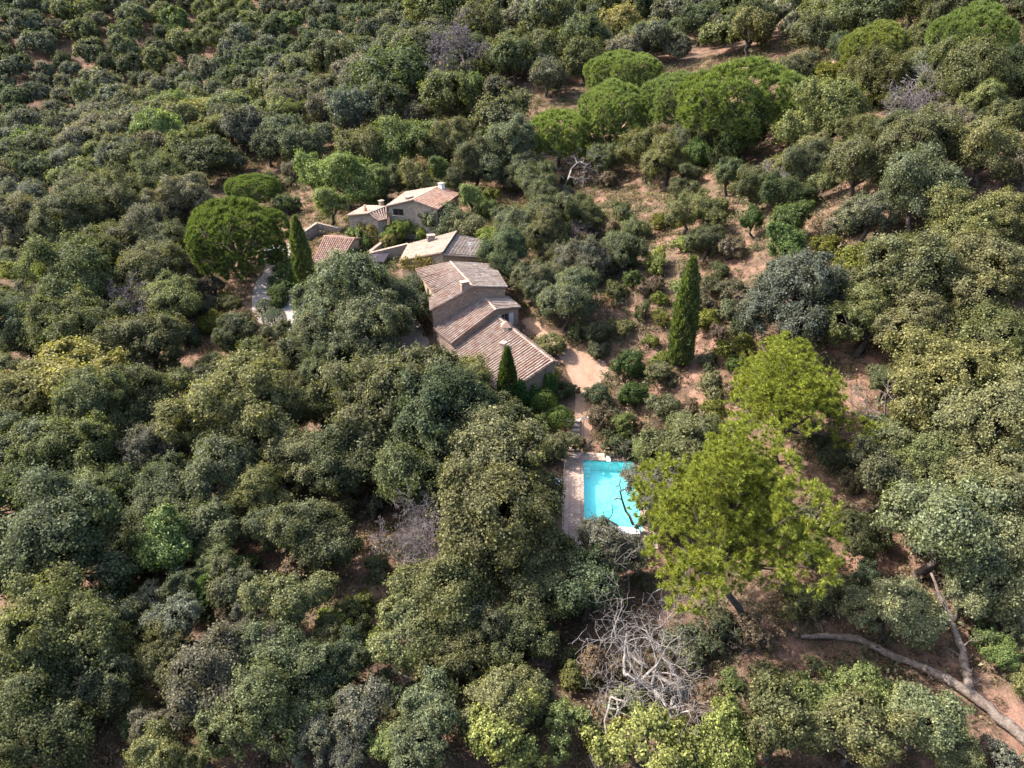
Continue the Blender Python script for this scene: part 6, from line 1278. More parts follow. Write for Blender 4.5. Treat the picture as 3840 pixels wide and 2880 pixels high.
    (-84.5,92.5,2.8,'bl'),(-2.7,341.0,5.0,'gg'),(-82.7,279.1,4.8,'dk'),(74.9,321.8,3.7,'bl'),(-39.0,187.3,4.0,'dk'),(63.3,191.3,4.3,'gr'),(72.7,329.3,4.6,'gg'),(-157.8,199.6,4.9,'gg'),(99.6,317.7,3.8,'bl'),(138.7,220.8,3.4,'lo'),(-214.2,287.6,3.4,'bl'),(-16.6,209.3,3.9,'gg'),
    (-123.2,251.9,4.5,'gg'),(-157.3,237.0,3.3,'bl'),(-119.6,217.2,3.9,'dk'),(-91.2,101.0,3.7,'dk'),(90.4,214.7,4.9,'dk'),(-113.5,301.8,3.7,'ol'),(-168.4,329.8,5.2,'ol'),(7.4,354.2,3.9,'ol'),(-62.5,227.1,4.0,'bl'),(-77.9,160.8,3.6,'ol'),(-106.4,358.8,3.4,'gg'),(39.6,327.0,4.0,'dk'),
    (2.1,315.4,3.8,'gr'),(-24.2,289.1,5.4,'dk'),(79.0,315.7,5.2,'gg'),(70.4,216.3,3.5,'gr'),(-88.1,266.1,3.2,'gr'),(-119.6,233.2,3.8,'gr'),(86.5,238.5,4.9,'lg'),(104.1,289.7,3.3,'yo'),(-26.9,332.9,3.5,'gg'),(81.8,268.9,5.2,'bl'),(-79.9,365.0,3.6,'lo'),(-101.2,194.3,4.6,'gg'),
    (61.4,298.3,4.9,'gg'),(-102.0,148.3,3.5,'gg'),(17.8,303.8,4.5,'lo'),(113.9,178.8,3.7,'gr'),(20.2,248.4,4.5,'lo'),(-177.7,296.1,5.1,'bl'),(82.9,261.9,3.7,'dk'),(-203.0,334.0,3.8,'lg'),(49.1,328.3,5.2,'gg'),(81.0,279.7,3.9,'dk'),(71.6,94.0,3.6,'dk'),(49.0,271.7,4.7,'gr'),
    (-24.3,236.2,5.0,'gr'),(89.4,120.6,4.3,'bl'),(-174.6,238.0,4.8,'dk'),(61.0,278.5,4.8,'gg'),(-11.7,272.4,5.3,'bl'),(-146.0,321.2,4.2,'gr'),(70.0,312.3,3.6,'lo'),(29.2,275.6,4.6,'lg'),(37.5,286.8,4.0,'ol'),(-46.8,299.2,4.1,'dk'),(26.3,220.3,3.6,'bl'),(-107.9,225.8,3.5,'dk'),
    (-37.2,208.8,4.8,'lo'),(-90.3,245.8,3.8,'dk'),(-162.2,338.3,4.2,'gg'),(-37.0,320.8,4.0,'bl'),(-230.9,311.2,5.1,'gr'),(-183.4,320.9,4.7,'gg'),(38.7,276.3,4.7,'lo'),(-54.4,279.5,4.9,'dk'),(23.3,346.3,4.7,'bl'),(-41.5,266.4,4.5,'gr'),(-155.5,329.0,3.2,'bl'),(126.7,238.6,3.2,'gg'),
    (93.0,266.9,5.1,'bl'),(89.7,180.3,3.6,'gr'),(90.7,172.0,3.3,'gr'),(127.0,245.1,4.6,'gg'),(-219.1,303.3,5.4,'bl'),(-46.2,233.7,4.6,'bl'),(-164.1,216.4,3.3,'bl'),(100.4,311.6,4.1,'yo'),(-117.1,358.6,4.1,'bl'),(-226.9,318.2,3.4,'gr'),(-38.5,286.7,4.9,'dk'),(-98.8,247.7,4.7,'gr'),
    (-116.4,135.9,4.2,'gg'),(99.6,259.1,5.3,'dk'),(-69.3,281.3,3.6,'bl'),(4.9,324.3,5.4,'ol'),(-57.6,258.8,4.0,'dk'),(-151.0,179.0,3.4,'gr'),(-155.5,242.9,5.2,'bl'),(-37.7,346.1,4.6,'ol'),(-101.2,123.5,4.5,'ol'),(-103.1,324.5,4.3,'gg'),(-99.7,254.0,3.3,'gg'),(-116.2,149.6,4.2,'gg'),
    (-165.0,276.1,3.5,'dk'),(27.3,322.3,3.9,'bl'),(99.2,149.4,3.6,'lg'),(36.7,205.2,4.5,'yo'),(135.5,249.3,4.1,'gg'),(-111.6,186.7,3.5,'bl'),(-42.3,275.7,3.7,'bl'),(-130.6,330.0,4.2,'bl'),(-171.9,354.2,5.3,'ol'),(-94.7,274.2,4.9,'bl'),(148.5,219.0,4.5,'lo'),(-146.9,331.6,4.2,'bl'),
    (-10.4,296.7,5.1,'dk'),(-134.9,347.1,4.1,'dk'),(14.7,338.2,3.9,'bl'),(-122.8,200.1,4.4,'gg'),(105.4,248.8,4.3,'ol'),(82.7,292.8,4.8,'bl'),(58.6,290.5,3.4,'gg'),(4.5,270.0,3.7,'gr'),(83.7,255.5,3.6,'dk'),(-204.0,280.3,4.9,'bl'),(-21.7,341.3,4.5,'lg'),(41.7,256.1,3.2,'gg'),
    (-78.6,286.6,4.3,'lg'),(96.1,200.5,3.7,'gr'),(-36.4,247.0,4.0,'gg'),(2.0,204.4,3.2,'gg'),(30.4,198.3,4.2,'gg'),(-113.8,211.3,3.6,'bl'),(-151.1,294.0,5.1,'dk'),(-180.6,347.7,3.3,'ol'),(149.1,240.5,4.4,'gg'),(-147.5,283.7,4.9,'ol'),(-92.5,281.1,3.4,'gg'),(-94.9,328.5,4.2,'ol'),
    (-108.3,246.9,4.3,'gr'),(24.6,336.4,4.2,'ol'),(110.1,198.8,4.4,'gr'),(-18.0,247.6,3.8,'gr'),(-47.1,310.3,4.1,'bl'),(-51.0,238.8,3.2,'lo'),(-68.6,169.1,3.3,'gg'),(-1.1,230.7,3.4,'gg'),(-47.5,346.6,4.5,'gg'),(-169.9,341.1,3.2,'ol'),(-205.6,270.7,4.0,'bl'),(-176.0,255.4,4.3,'bl'),
    (-158.5,213.3,3.6,'dk'),(100.2,295.0,4.8,'bl'),(-131.1,162.0,4.0,'gr'),(76.3,167.4,3.5,'lo'),(0.2,217.2,3.9,'lo'),(88.9,320.4,3.6,'lg'),(-107.9,370.5,4.9,'bl'),(-104.4,339.8,3.6,'gg'),(-40.9,223.7,4.0,'ol'),(-174.6,261.8,4.5,'dk'),(114.6,156.3,3.9,'dk'),(-6.7,307.9,4.4,'gr'),
    (-42.5,363.8,4.5,'lo'),(-197.7,337.1,4.5,'gr'),(25.8,230.5,3.6,'gg'),(61.5,314.2,4.3,'gg'),(-86.2,371.5,5.3,'gg'),(-94.5,264.6,5.0,'bl'),(7.2,207.9,4.4,'gg'),(-99.3,221.2,3.6,'gr'),(-32.5,265.7,5.2,'yo'),(-55.2,301.6,3.5,'bl'),(111.5,206.6,4.9,'ol'),(-73.4,342.3,5.1,'ol'),
    (14.8,254.7,4.9,'gr'),(-64.3,352.0,3.6,'lo'),(63.3,227.3,3.6,'bl'),(-141.1,325.9,5.2,'bl'),(-58.5,211.2,4.4,'gr'),(57.7,69.8,2.5,'bl'),(39.9,218.6,3.2,'gr'),(-143.7,266.4,5.1,'gg'),(119.5,256.8,3.4,'ol'),(115.7,283.6,4.8,'dk'),(-202.0,264.9,4.4,'bl'),(-119.6,245.0,3.2,'gg'),
    (-111.0,267.0,5.3,'ol'),(-203.5,327.9,3.8,'ol'),(104.6,204.5,3.6,'gr'),(-187.8,311.9,3.4,'ol'),(-15.9,190.4,4.1,'gr'),(-98.7,376.5,4.3,'bl'),(51.3,251.6,3.3,'dk'),(-79.4,212.0,3.4,'gr'),(-62.6,60.3,2.7,'gr'),(-75.9,226.2,3.3,'ol'),(68.6,203.5,3.5,'gr'),(-184.7,248.2,3.3,'bl'),
    (2.3,287.7,4.4,'yo'),(-134.7,368.8,5.2,'gr'),(-58.5,317.8,4.2,'gg'),(-191.8,244.8,4.8,'bl'),(-186.7,344.9,3.3,'gg'),(-114.1,126.8,4.3,'bl'),(156.0,252.8,5.2,'gg'),(-33.8,258.2,4.1,'bl'),(60.7,246.5,4.4,'dk'),(-217.6,313.7,4.1,'gr'),(-91.6,107.6,2.4,'lo'),(-10.1,281.9,4.7,'bl'),
    (-36.5,313.0,3.6,'dk'),(110.5,190.3,5.2,'bl'),(96.4,287.4,3.5,'dk'),(-112.0,282.4,3.3,'lo'),(48.1,314.8,3.4,'lo'),(83.7,183.9,3.5,'gr'),(-8.5,345.4,3.8,'bl'),(-55.4,325.3,5.1,'gr'),(147.6,227.9,3.5,'lo'),(-30.6,320.6,4.5,'bl'),(0.4,304.6,3.8,'gg'),(-73.0,209.2,3.8,'ol'),
    (-26.0,199.3,4.1,'bl'),(-135.8,230.4,4.0,'gr'),(-147.3,239.8,3.4,'gr'),(23.6,308.6,4.6,'ol'),(120.9,248.4,4.0,'lo'),(-31.6,283.8,5.1,'bl'),(-178.0,332.9,5.0,'bl'),(-152.0,216.9,3.8,'dk'),(-82.6,353.9,3.6,'ol'),(-81.9,262.1,4.9,'bl'),(80.4,104.5,3.0,'dk'),(-176.4,228.2,4.4,'dk'),
    (-189.7,268.9,4.0,'dk'),(-130.7,359.9,4.6,'dk'),(-77.9,92.3,2.6,'bl'),(84.3,117.1,3.8,'gg'),(-32.4,337.6,5.4,'gr'),(-103.9,351.2,3.4,'gg'),(20.8,270.6,3.6,'gg'),(-199.6,270.3,3.7,'dk'),(-74.2,262.2,4.3,'dk'),(-109.1,320.5,3.4,'gg'),(58.2,233.6,4.4,'dk'),(-114.1,318.7,3.7,'gg'),
    (-23.2,177.9,3.2,'gr'),(-149.4,227.0,4.5,'dk'),(-107.0,191.1,3.3,'lg'),(-166.2,317.8,3.3,'bl'),(-68.0,199.3,3.3,'gg'),(-85.6,222.6,4.4,'gg'),(52.1,227.8,5.3,'gr'),(48.4,336.2,5.0,'gg'),(5.8,281.5,3.7,'ol'),(38.7,212.2,3.6,'gr'),(105.9,240.9,3.6,'gg'),(-77.9,255.2,4.8,'dk'),
    (-21.0,332.0,4.0,'gr'),(-194.9,282.6,4.8,'dk'),(76.8,98.5,3.5,'dk'),(98.2,248.3,3.5,'bl'),(-89.9,96.2,2.9,'gg'),(-70.8,257.5,3.5,'gr'),(-134.5,281.5,5.3,'gg'),(-82.7,324.4,4.1,'ol'),(-52.0,360.7,3.6,'ol'),(-172.7,218.8,4.7,'bl'),(-33.5,355.3,5.0,'gg'),(-99.4,315.8,3.7,'ol'),
    (-116.3,273.8,3.5,'lo'),(-70.4,328.8,4.6,'lo'),(-170.1,208.5,3.9,'gg'),(-80.3,297.5,3.6,'gr'),(-57.8,61.5,2.9,'dk'),(-122.7,209.7,4.9,'gr'),(-137.3,304.4,3.2,'gr'),(90.1,308.9,3.5,'gr'),(-114.2,222.7,3.9,'dk'),(-115.3,337.6,4.1,'bl'),(36.4,266.6,3.7,'gr'),(-3.6,282.2,4.4,'gg'),
    (9.0,347.7,3.9,'gr'),(97.6,193.8,5.4,'ol'),(-26.4,354.4,4.4,'lg'),(-64.2,214.5,4.5,'gr'),(99.1,304.4,4.1,'dk'),(107.7,297.6,5.1,'gr'),(-152.6,194.3,3.6,'bl'),(-155.1,321.4,3.4,'bl'),(-154.7,187.1,4.2,'dk'),(-0.9,225.1,3.4,'gr'),(-192.3,274.2,4.0,'bl'),(-67.8,291.5,4.9,'bl'),
    (106.1,211.3,4.7,'ol'),(118.8,208.4,4.9,'lg'),(-66.3,302.0,4.5,'bl'),(-159.0,346.8,4.2,'gr'),(-63.3,333.4,3.3,'lo'),(118.9,195.5,4.1,'bl'),(-31.6,202.4,4.3,'gr'),(89.7,225.5,4.9,'gr'),(-106.7,281.8,3.2,'ol'),(-127.0,144.6,5.0,'gg'),(-44.8,282.0,3.6,'dk'),(33.1,260.5,4.6,'gr'),
    (-72.0,251.2,4.1,'dk'),(80.2,322.5,3.6,'gg'),(-136.7,198.2,3.7,'gg'),(-176.9,267.6,3.5,'bl'),(60.3,198.4,3.7,'gr'),(24.7,292.0,4.8,'lo'),(-155.6,309.1,4.8,'bl'),(-183.4,262.0,4.5,'dk'),(14.4,287.1,4.2,'lo'),(-138.8,358.7,4.0,'dk'),(64.0,331.9,5.2,'gr'),(72.0,102.6,2.8,'bl'),
    (139.8,283.4,3.6,'bl'),(-143.3,305.6,3.4,'gg'),(-149.7,363.2,5.0,'dk'),(153.7,259.2,3.4,'gg'),(-61.6,356.6,3.7,'ol'),(59.4,267.0,3.8,'gr'),(-56.9,200.7,4.4,'gr'),(129.6,252.6,4.8,'lo'),(-59.1,287.4,3.8,'bl'),(-181.9,306.0,4.4,'gr'),(87.2,129.5,3.8,'bl'),(121.5,240.2,3.6,'ol'),
    (100.8,237.3,3.8,'gr'),(62.0,209.6,3.5,'gg'),(132.6,261.5,3.4,'gg'),(-181.9,288.1,4.1,'dk'),(90.5,252.6,4.3,'dk'),(-76.0,325.0,4.5,'lo'),(-102.8,305.6,5.1,'ol'),(-137.9,168.4,5.4,'gr'),(35.3,341.1,3.2,'gg'),(-161.7,294.6,3.9,'dk'),(68.4,90.5,2.8,'gr'),(-127.8,335.8,4.5,'dk'),
    (-207.7,322.1,4.2,'bl'),(-66.9,189.1,4.0,'gr'),(-53.7,352.6,3.4,'gr'),(69.7,256.0,3.2,'gr'),(-97.7,294.3,4.5,'ol'),(-74.8,245.6,4.6,'bl'),(-106.8,311.5,3.6,'ol'),(13.5,315.0,4.5,'gr'),(100.2,176.3,5.0,'dk'),(-162.7,249.9,4.2,'dk'),(-149.4,208.7,3.7,'gr'),(-143.0,289.3,5.0,'gr'),
    (-52.4,179.1,3.5,'gr'),(13.5,229.8,4.5,'dk'),(13.2,271.5,3.2,'gr'),(-122.5,277.0,3.4,'gg'),(55.7,274.7,3.8,'lo'),(-148.3,315.1,4.2,'dk'),(8.5,190.1,3.8,'bl'),(-18.5,238.8,3.8,'gg'),(21.3,217.1,3.4,'bl'),(-84.9,86.9,3.7,'gr'),(-124.0,221.4,4.1,'gr'),(-17.3,328.2,3.2,'bl'),
    (95.3,237.5,3.6,'gr'),(-62.2,264.1,4.2,'bl'),(-13.5,351.7,4.9,'ol'),(-36.5,307.2,3.3,'dk'),(-68.6,66.4,2.5,'gg'),(-88.0,208.3,3.8,'lo'),(31.8,252.0,4.3,'bl'),(-45.3,358.2,3.5,'ol'),(79.6,217.0,3.4,'gr'),(-110.6,330.9,5.3,'gg'),(-62.7,220.8,3.7,'gg'),(44.7,211.2,3.8,'dk'),
    (-141.9,295.6,3.7,'bl'),(-128.8,286.6,3.4,'ol'),(-213.3,310.3,3.2,'ol'),(-21.1,227.0,4.7,'bl'),(-31.4,227.2,3.5,'ol'),(-141.8,339.2,4.5,'gg'),(122.9,228.1,4.4,'gg'),(-215.7,328.6,5.3,'gg'),(20.4,261.6,5.1,'bl'),(-148.7,343.6,5.0,'lg'),(36.7,335.8,3.7,'gg'),(-91.2,304.1,3.6,'gg'),
    (-128.7,258.3,5.3,'gg'),(-39.4,338.8,3.8,'bl'),(-174.4,244.7,3.6,'dk'),(-95.8,382.5,4.8,'bl'),(-104.8,209.3,4.1,'ol'),(-203.4,298.7,3.2,'gg'),(-51.9,318.1,4.3,'bl'),(-30.5,213.5,4.3,'gg'),(48.9,185.7,4.4,'ol'),(-169.8,282.6,4.3,'bl'),(121.9,276.3,5.3,'gg'),(-91.5,175.9,3.3,'gg'),
    (-95.3,227.5,4.4,'gr'),(-0.5,328.6,3.4,'bl'),(-226.4,305.8,3.3,'bl'),(-24.9,328.0,3.5,'bl'),(64.6,251.4,3.7,'bl'),(-132.9,297.7,4.1,'gr'),(124.5,173.3,4.4,'bl'),(-145.4,213.6,3.7,'dk'),(-74.9,233.4,3.8,'gg'),(90.2,281.8,3.3,'gr'),(124.9,256.9,3.8,'gg'),(-2.6,259.1,4.9,'gg'),
    (-189.5,318.8,3.7,'gg'),(138.5,208.1,4.8,'ol'),(-89.7,258.2,4.6,'bl'),(98.9,207.6,4.3,'gr'),(-16.6,345.8,3.9,'gr'),(141.1,246.0,3.3,'lg'),(-61.2,298.8,3.8,'dk'),(-139.7,310.0,4.1,'lg'),(125.6,199.0,4.8,'gr'),(-93.4,113.7,3.4,'gg'),(51.5,287.1,4.7,'ol'),(-160.8,191.4,4.4,'ol'),
    (146.1,255.7,5.1,'gr'),(22.4,204.2,4.3,'gr'),(4.9,294.7,3.5,'ol'),(-103.5,270.9,5.2,'lo'),(-145.4,179.0,3.5,'bl'),(-131.9,351.8,3.4,'gr'),(-3.1,182.8,3.7,'gr'),(-97.7,353.1,5.0,'gr'),(-79.9,376.3,4.0,'gg'),(-148.8,245.5,3.3,'bl'),(-145.5,231.8,3.8,'bl'),(129.8,296.2,3.3,'bl'),
    (-63.2,363.6,3.4,'ol'),(127.8,270.5,3.6,'gg'),(-67.3,345.6,3.4,'lo'),(-85.3,289.0,3.8,'gg'),(-123.4,349.9,5.1,'dk'),(-161.3,356.7,3.6,'gr'),(2.0,199.2,3.9,'bl'),(99.5,141.5,4.0,'dk'),(-141.3,207.2,4.3,'dk'),(-10.6,290.3,3.4,'yo'),(134.2,224.7,3.5,'lo'),(-36.5,329.5,3.6,'dk'),
    (74.9,308.1,4.0,'gg'),(116.5,302.3,4.3,'bl'),(88.0,297.7,4.4,'bl'),(5.7,339.9,5.2,'dk'),(-136.9,186.8,3.8,'bl'),(10.8,308.5,5.3,'lo'),(113.8,290.2,4.1,'bl'),(155.6,221.9,4.8,'lo'),(55.2,212.6,3.2,'bl'),(93.5,129.7,4.3,'dk'),(25.5,244.3,3.5,'bl'),(94.3,300.6,3.7,'bl'),
    (-97.6,346.0,4.7,'gg'),(-88.3,384.6,5.3,'bl'),(89.9,153.0,3.5,'ol'),(91.7,314.9,4.4,'yo'),(-82.7,242.9,4.8,'dk'),(-133.9,237.1,3.3,'dk'),(-63.1,325.8,5.4,'bl'),(65.5,241.0,4.5,'dk'),(-205.2,310.7,5.4,'gg'),(-87.4,228.8,3.5,'ol'),(-44.5,173.2,3.2,'bl'),(22.1,283.2,5.0,'yo'),
    (-40.7,353.7,4.0,'gr'),(-73.0,238.4,3.2,'dk'),(-40.5,302.1,4.2,'bl'),(-119.8,143.3,4.2,'lg'),(-117.2,344.0,4.7,'dk'),(-138.7,178.8,3.9,'bl'),(65.9,80.6,3.0,'bl'),(-86.8,103.8,2.6,'gr'),(98.9,223.6,5.0,'gg'),(-53.0,266.0,4.4,'dk'),(43.8,319.4,3.7,'lo'),(-120.8,300.4,4.3,'gg'),
    (126.4,283.9,3.2,'gg'),(-17.2,233.6,3.5,'gg'),(55.3,219.8,3.6,'dk'),(-46.6,198.0,3.6,'gg'),(-171.9,274.9,3.6,'dk'),(3.9,255.4,4.3,'gr'),(-99.3,360.8,3.3,'dk'),(-209.0,275.9,3.4,'ol'),(164.4,241.3,3.2,'gr'),(-20.8,315.5,3.5,'bl'),(16.0,344.9,3.2,'bl'),(-3.7,205.3,3.7,'gr'),
    (56.9,335.5,4.4,'ol'),(-130.2,200.6,3.5,'gr'),(-115.0,161.3,3.5,'gg'),(141.1,230.3,5.3,'gg'),(54.8,301.0,4.5,'gr'),(-119.1,367.4,3.6,'dk'),(-37.9,271.9,3.5,'bl'),(39.1,196.6,3.4,'gg'),(82.1,243.2,3.5,'dk'),(-157.3,272.5,3.2,'gr'),(-133.3,213.3,3.8,'gg'),(-121.5,334.0,4.5,'bl'),
    (-101.8,241.1,4.0,'bl'),(-128.9,229.1,5.0,'gg'),(-223.4,312.4,3.5,'gg'),(-82.5,305.6,3.5,'lo'),(75.9,202.8,3.4,'ol'),(-189.7,306.4,3.9,'gr'),(30.9,305.2,4.1,'lo'),(-44.3,317.1,3.6,'ol'),(-45.4,287.4,3.5,'dk'),(7.9,317.9,3.3,'gg'),(139.0,215.9,3.3,'gg'),(120.4,268.3,4.0,'gg'),
    (63.8,324.1,3.9,'ol'),(-211.7,292.7,3.6,'gr'),(51.8,245.8,3.8,'bl'),(-75.6,317.3,3.7,'gg'),(-45.5,293.2,3.2,'dk'),(41.4,334.0,3.2,'gr'),(-74.2,300.8,4.4,'gr'),(-57.0,217.5,3.4,'ol'),(60.0,305.6,3.2,'lo'),(115.4,245.0,3.9,'gg'),(-63.2,276.1,4.8,'dk'),(-92.3,321.6,5.2,'ol'),
    (-120.0,226.3,4.6,'bl'),(-109.3,363.0,3.6,'dk'),(123.0,220.1,4.7,'ol'),(92.2,259.8,4.1,'bl'),(100.7,270.7,3.9,'bl'),(-51.8,213.7,3.6,'gr'),(-21.1,361.0,3.6,'lo'),(-101.8,368.6,3.7,'gr'),(-16.6,289.7,3.7,'bl'),(40.5,312.5,3.6,'lo'),(-86.8,274.4,3.9,'gr'),(-155.5,337.0,4.4,'gg'),
    (100.3,276.9,3.4,'dk'),(-96.9,189.1,3.6,'ol'),(-126.3,320.0,4.3,'gg'),(17.6,329.7,4.1,'gg'),(89.5,289.1,5.1,'bl'),(88.8,244.9,4.4,'bl'),(-136.0,291.4,3.5,'gr'),(-189.0,256.8,3.7,'bl'),(-0.0,209.5,3.7,'ol'),(6.0,303.4,3.5,'gr'),(-141.2,194.2,4.0,'dk'),(-23.5,321.5,5.2,'gr'),
    (-70.2,380.5,4.7,'lo'),(75.1,106.1,2.5,'dk'),(-80.4,82.6,2.9,'bl'),(-93.8,367.9,3.6,'bl'),(107.3,232.4,5.2,'gg'),(-201.1,286.6,4.1,'bl'),(-131.6,303.6,3.7,'bl'),(-156.0,353.9,4.1,'dk'),(-109.5,198.1,4.6,'gg'),(110.2,279.6,3.9,'ol'),(-162.5,239.4,4.3,'dk'),(40.6,239.6,4.3,'bl'),
    (-214.8,298.0,3.6,'gr'),(-28.9,308.0,3.6,'bl'),(-174.0,289.2,3.3,'gr'),(-37.0,279.0,4.7,'dk'),(-125.4,365.0,4.3,'gg'),(-93.4,286.9,4.7,'ol'),(-184.2,231.0,5.2,'gg'),(115.4,250.9,3.4,'dk'),(-73.2,363.9,4.7,'ol'),(-24.6,280.4,3.4,'gr'),(-160.0,330.6,3.3,'yo'),(165.0,235.0,4.3,'gr'),
    (-106.8,116.7,3.5,'bl'),(-44.4,190.2,3.8,'gg'),(-112.7,240.2,4.4,'gr'),(26.1,299.7,3.7,'lo'),(84.1,284.8,3.5,'bl'),(-52.6,187.8,4.1,'ol'),(-91.5,351.2,3.7,'ol'),(-73.6,289.9,3.4,'gg'),(-108.8,289.2,3.8,'lo'),(-54.1,253.1,4.3,'gr'),(-0.3,356.9,5.3,'lg'),(-36.4,219.3,4.3,'gr'),
    (-128.9,218.0,3.3,'bl'),(129.1,228.7,3.3,'ol'),(56.9,327.8,4.4,'ol'),(-14.8,310.9,3.3,'bl'),(-134.0,308.7,3.8,'yo'),(83.4,221.5,4.2,'dk'),(97.9,213.4,3.5,'bl'),(139.8,274.9,3.3,'gg'),(103.9,199.1,3.3,'gr'),(-12.8,251.1,3.8,'gr'),(71.3,317.7,3.7,'ol'),(-110.1,137.1,3.3,'gr'),
    (-66.8,164.8,3.3,'gg'),(-23.2,213.2,3.3,'gg'),(109.5,225.0,3.7,'gr'),(112.3,213.0,4.0,'lo'),(-68.0,357.8,4.5,'lo'),(136.0,242.7,4.6,'ol'),(-181.2,313.9,5.2,'ol'),(-8.7,356.9,3.2,'gr'),(-102.8,170.2,3.3,'ol'),(-6.0,216.3,3.4,'ol'),(-187.5,278.7,3.9,'dk'),(-39.5,252.3,4.3,'gg'),
    (-67.6,267.3,3.7,'dk'),(-167.4,262.1,3.9,'gr'),(75.8,253.1,3.7,'dk'),(-60.0,348.7,3.9,'lo'),(12.5,235.9,3.6,'bl'),(29.1,342.0,5.0,'gg'),(-40.8,240.6,3.7,'bl'),(40.9,306.3,4.5,'ol'),(2.5,276.6,3.5,'bl'),(51.9,190.9,3.3,'gr'),(-145.0,300.1,3.6,'bl'),(-2.8,318.7,4.0,'gr'),
    (-48.8,333.2,3.5,'ol'),(86.4,275.9,3.7,'dk'),(-122.3,313.8,3.5,'ol'),(-151.9,272.0,3.3,'gr'),(33.0,323.7,4.0,'gg'),(-111.1,277.0,3.4,'lo'),(-24.5,245.6,4.8,'gr'),(95.6,321.6,3.6,'gg'),(-170.2,347.2,4.7,'ol'),(-105.2,376.4,3.6,'dk'),(-1.0,309.7,3.3,'gg'),(125.0,212.6,3.7,'ol'),
    (127.8,179.5,3.9,'dk'),(-134.3,322.6,3.5,'bl')]
CLIPS = [('round clipped shrub against the ivy-covered farmhouse gable', 3.55, 66.65, 1.56, 'cl', 0),
    ('round clipped shrub nearest the garden steps', 5.21, 64.20, 1.52, 'cl', 1),
    ('small clipped ball by the bright end of the drive', -36.01, 94.51, 1.20, 'cd', 2),
    ('larger clipped mound in front of the drive ball', -33.20, 89.90, 1.68, 'cd', 3)]
YOUNG = [('fluffy light green young pine in the lower left oaks', -24.26, 40.17, 1.61, 0),
    ('dark young pine at the edge of the clearing behind the houses', -48.21, 166.85, 2.29, 1),
    ('tiny young pine in the scrub at lower centre', 2.66, 36.66, 0.61, 2)]
for k, row in enumerate(PLANTS.strip().split('\n')):
    f = row.split('|'); base = tuple(map(float, f[7].split(','))) if len(f) > 7 and f[7] else None
    plant(f[0], f[1], float(f[2]), float(f[3]), float(f[4]), f[5], f[6] or None, base, k)
# uncountable plants: one object whose geometry nodes set the same few meshes on many points
def scatter(name, P, S, A, T, meshes, label, cat, seed=1):
    src = bpy.data.collections.new(name + '_source')
    for me in meshes: src.objects.link(bpy.data.objects.new(name + '_source', me))
    n = len(P); me = bpy.data.meshes.new(name); me.vertices.add(n); me.vertices.foreach_set('co', np.asarray(P, np.float32).ravel())
    for nm, ty, key, v in (('size', 'FLOAT_VECTOR', 'vector', S), ('turn', 'FLOAT_VECTOR', 'vector', np.c_[np.zeros(n), np.zeros(n), A]), ('tint', 'FLOAT_COLOR', 'color', np.c_[T, np.ones(n)])):
        me.attributes.new(nm, ty, 'POINT').data.foreach_set(key, np.asarray(v, np.float32).ravel())
    me.attributes.new('pick', 'INT', 'POINT').data.foreach_set('value', np.random.default_rng(seed).integers(0, len(meshes), n).astype(np.int32))
    o = link(name, me); ng = bpy.data.node_groups.new(name, 'GeometryNodeTree'); N = ng.nodes; K = ng.links
    ng.interface.new_socket('Geometry', in_out='INPUT', socket_type='NodeSocketGeometry'); ng.interface.new_socket('Geometry', in_out='OUTPUT', socket_type='NodeSocketGeometry')
    gi, go = N.new('NodeGroupInput'), N.new('NodeGroupOutput'); ci = N.new('GeometryNodeCollectionInfo'); ci.inputs[0].default_value = src; ci.inputs['Separate Children'].default_value = True; ci.inputs['Reset Children'].default_value = True
    ip = N.new('GeometryNodeInstanceOnPoints'); ip.inputs['Pick Instance'].default_value = True; K.new(gi.outputs[0], ip.inputs['Points']); K.new(ci.outputs[0], ip.inputs['Instance'])
    for nm, ty, sock in (('size', 'FLOAT_VECTOR', 'Scale'), ('turn', 'FLOAT_VECTOR', 'Rotation'), ('pick', 'INT', 'Instance Index')):
        na = N.new('GeometryNodeInputNamedAttribute'); na.data_type = ty; na.inputs[0].default_value = nm; K.new(na.outputs[0], ip.inputs[sock])
    K.new(ip.outputs[0], go.inputs[0]); md = o.modifiers.new('scatter', 'NODES'); md.node_group = ng
    return tag(o, label, cat, kind='stuff')
# far wood: the trees past the three hundred counted ones, too far and too many to tell apart
r = np.random.default_rng(77); lib = []
for v in range(5):
    q = np.random.default_rng(300 + v); P, N, S, _, _ = crown_points(q, 4.2, .21, 1.15, nl=13, sub=12, lowcut=-.5, lobe=(.42, .54), bough=(.45, .82)); lib.append(leaf_mesh('far_crown', P, N, S, .62, M['leaf_far'], q))
fx, fy, fr_ = (np.array([f[k] for f in FAR]) for k in range(3)); s = fr_ * 1.12 / 4.2; n = len(FAR)
scatter('far_wood', np.c_[fx, fy, tz(fx, fy) + .78 * fr_ + .3], np.c_[s, s, s * r.uniform(.9, 1.2, n)], r.uniform(0, 6.28, n), np.array([TONE[f[3]] for f in FAR]) * r.uniform(.78, 1.25, (n, 1)), lib, 'dense grey-green oak wood covering the far slopes', 'forest')

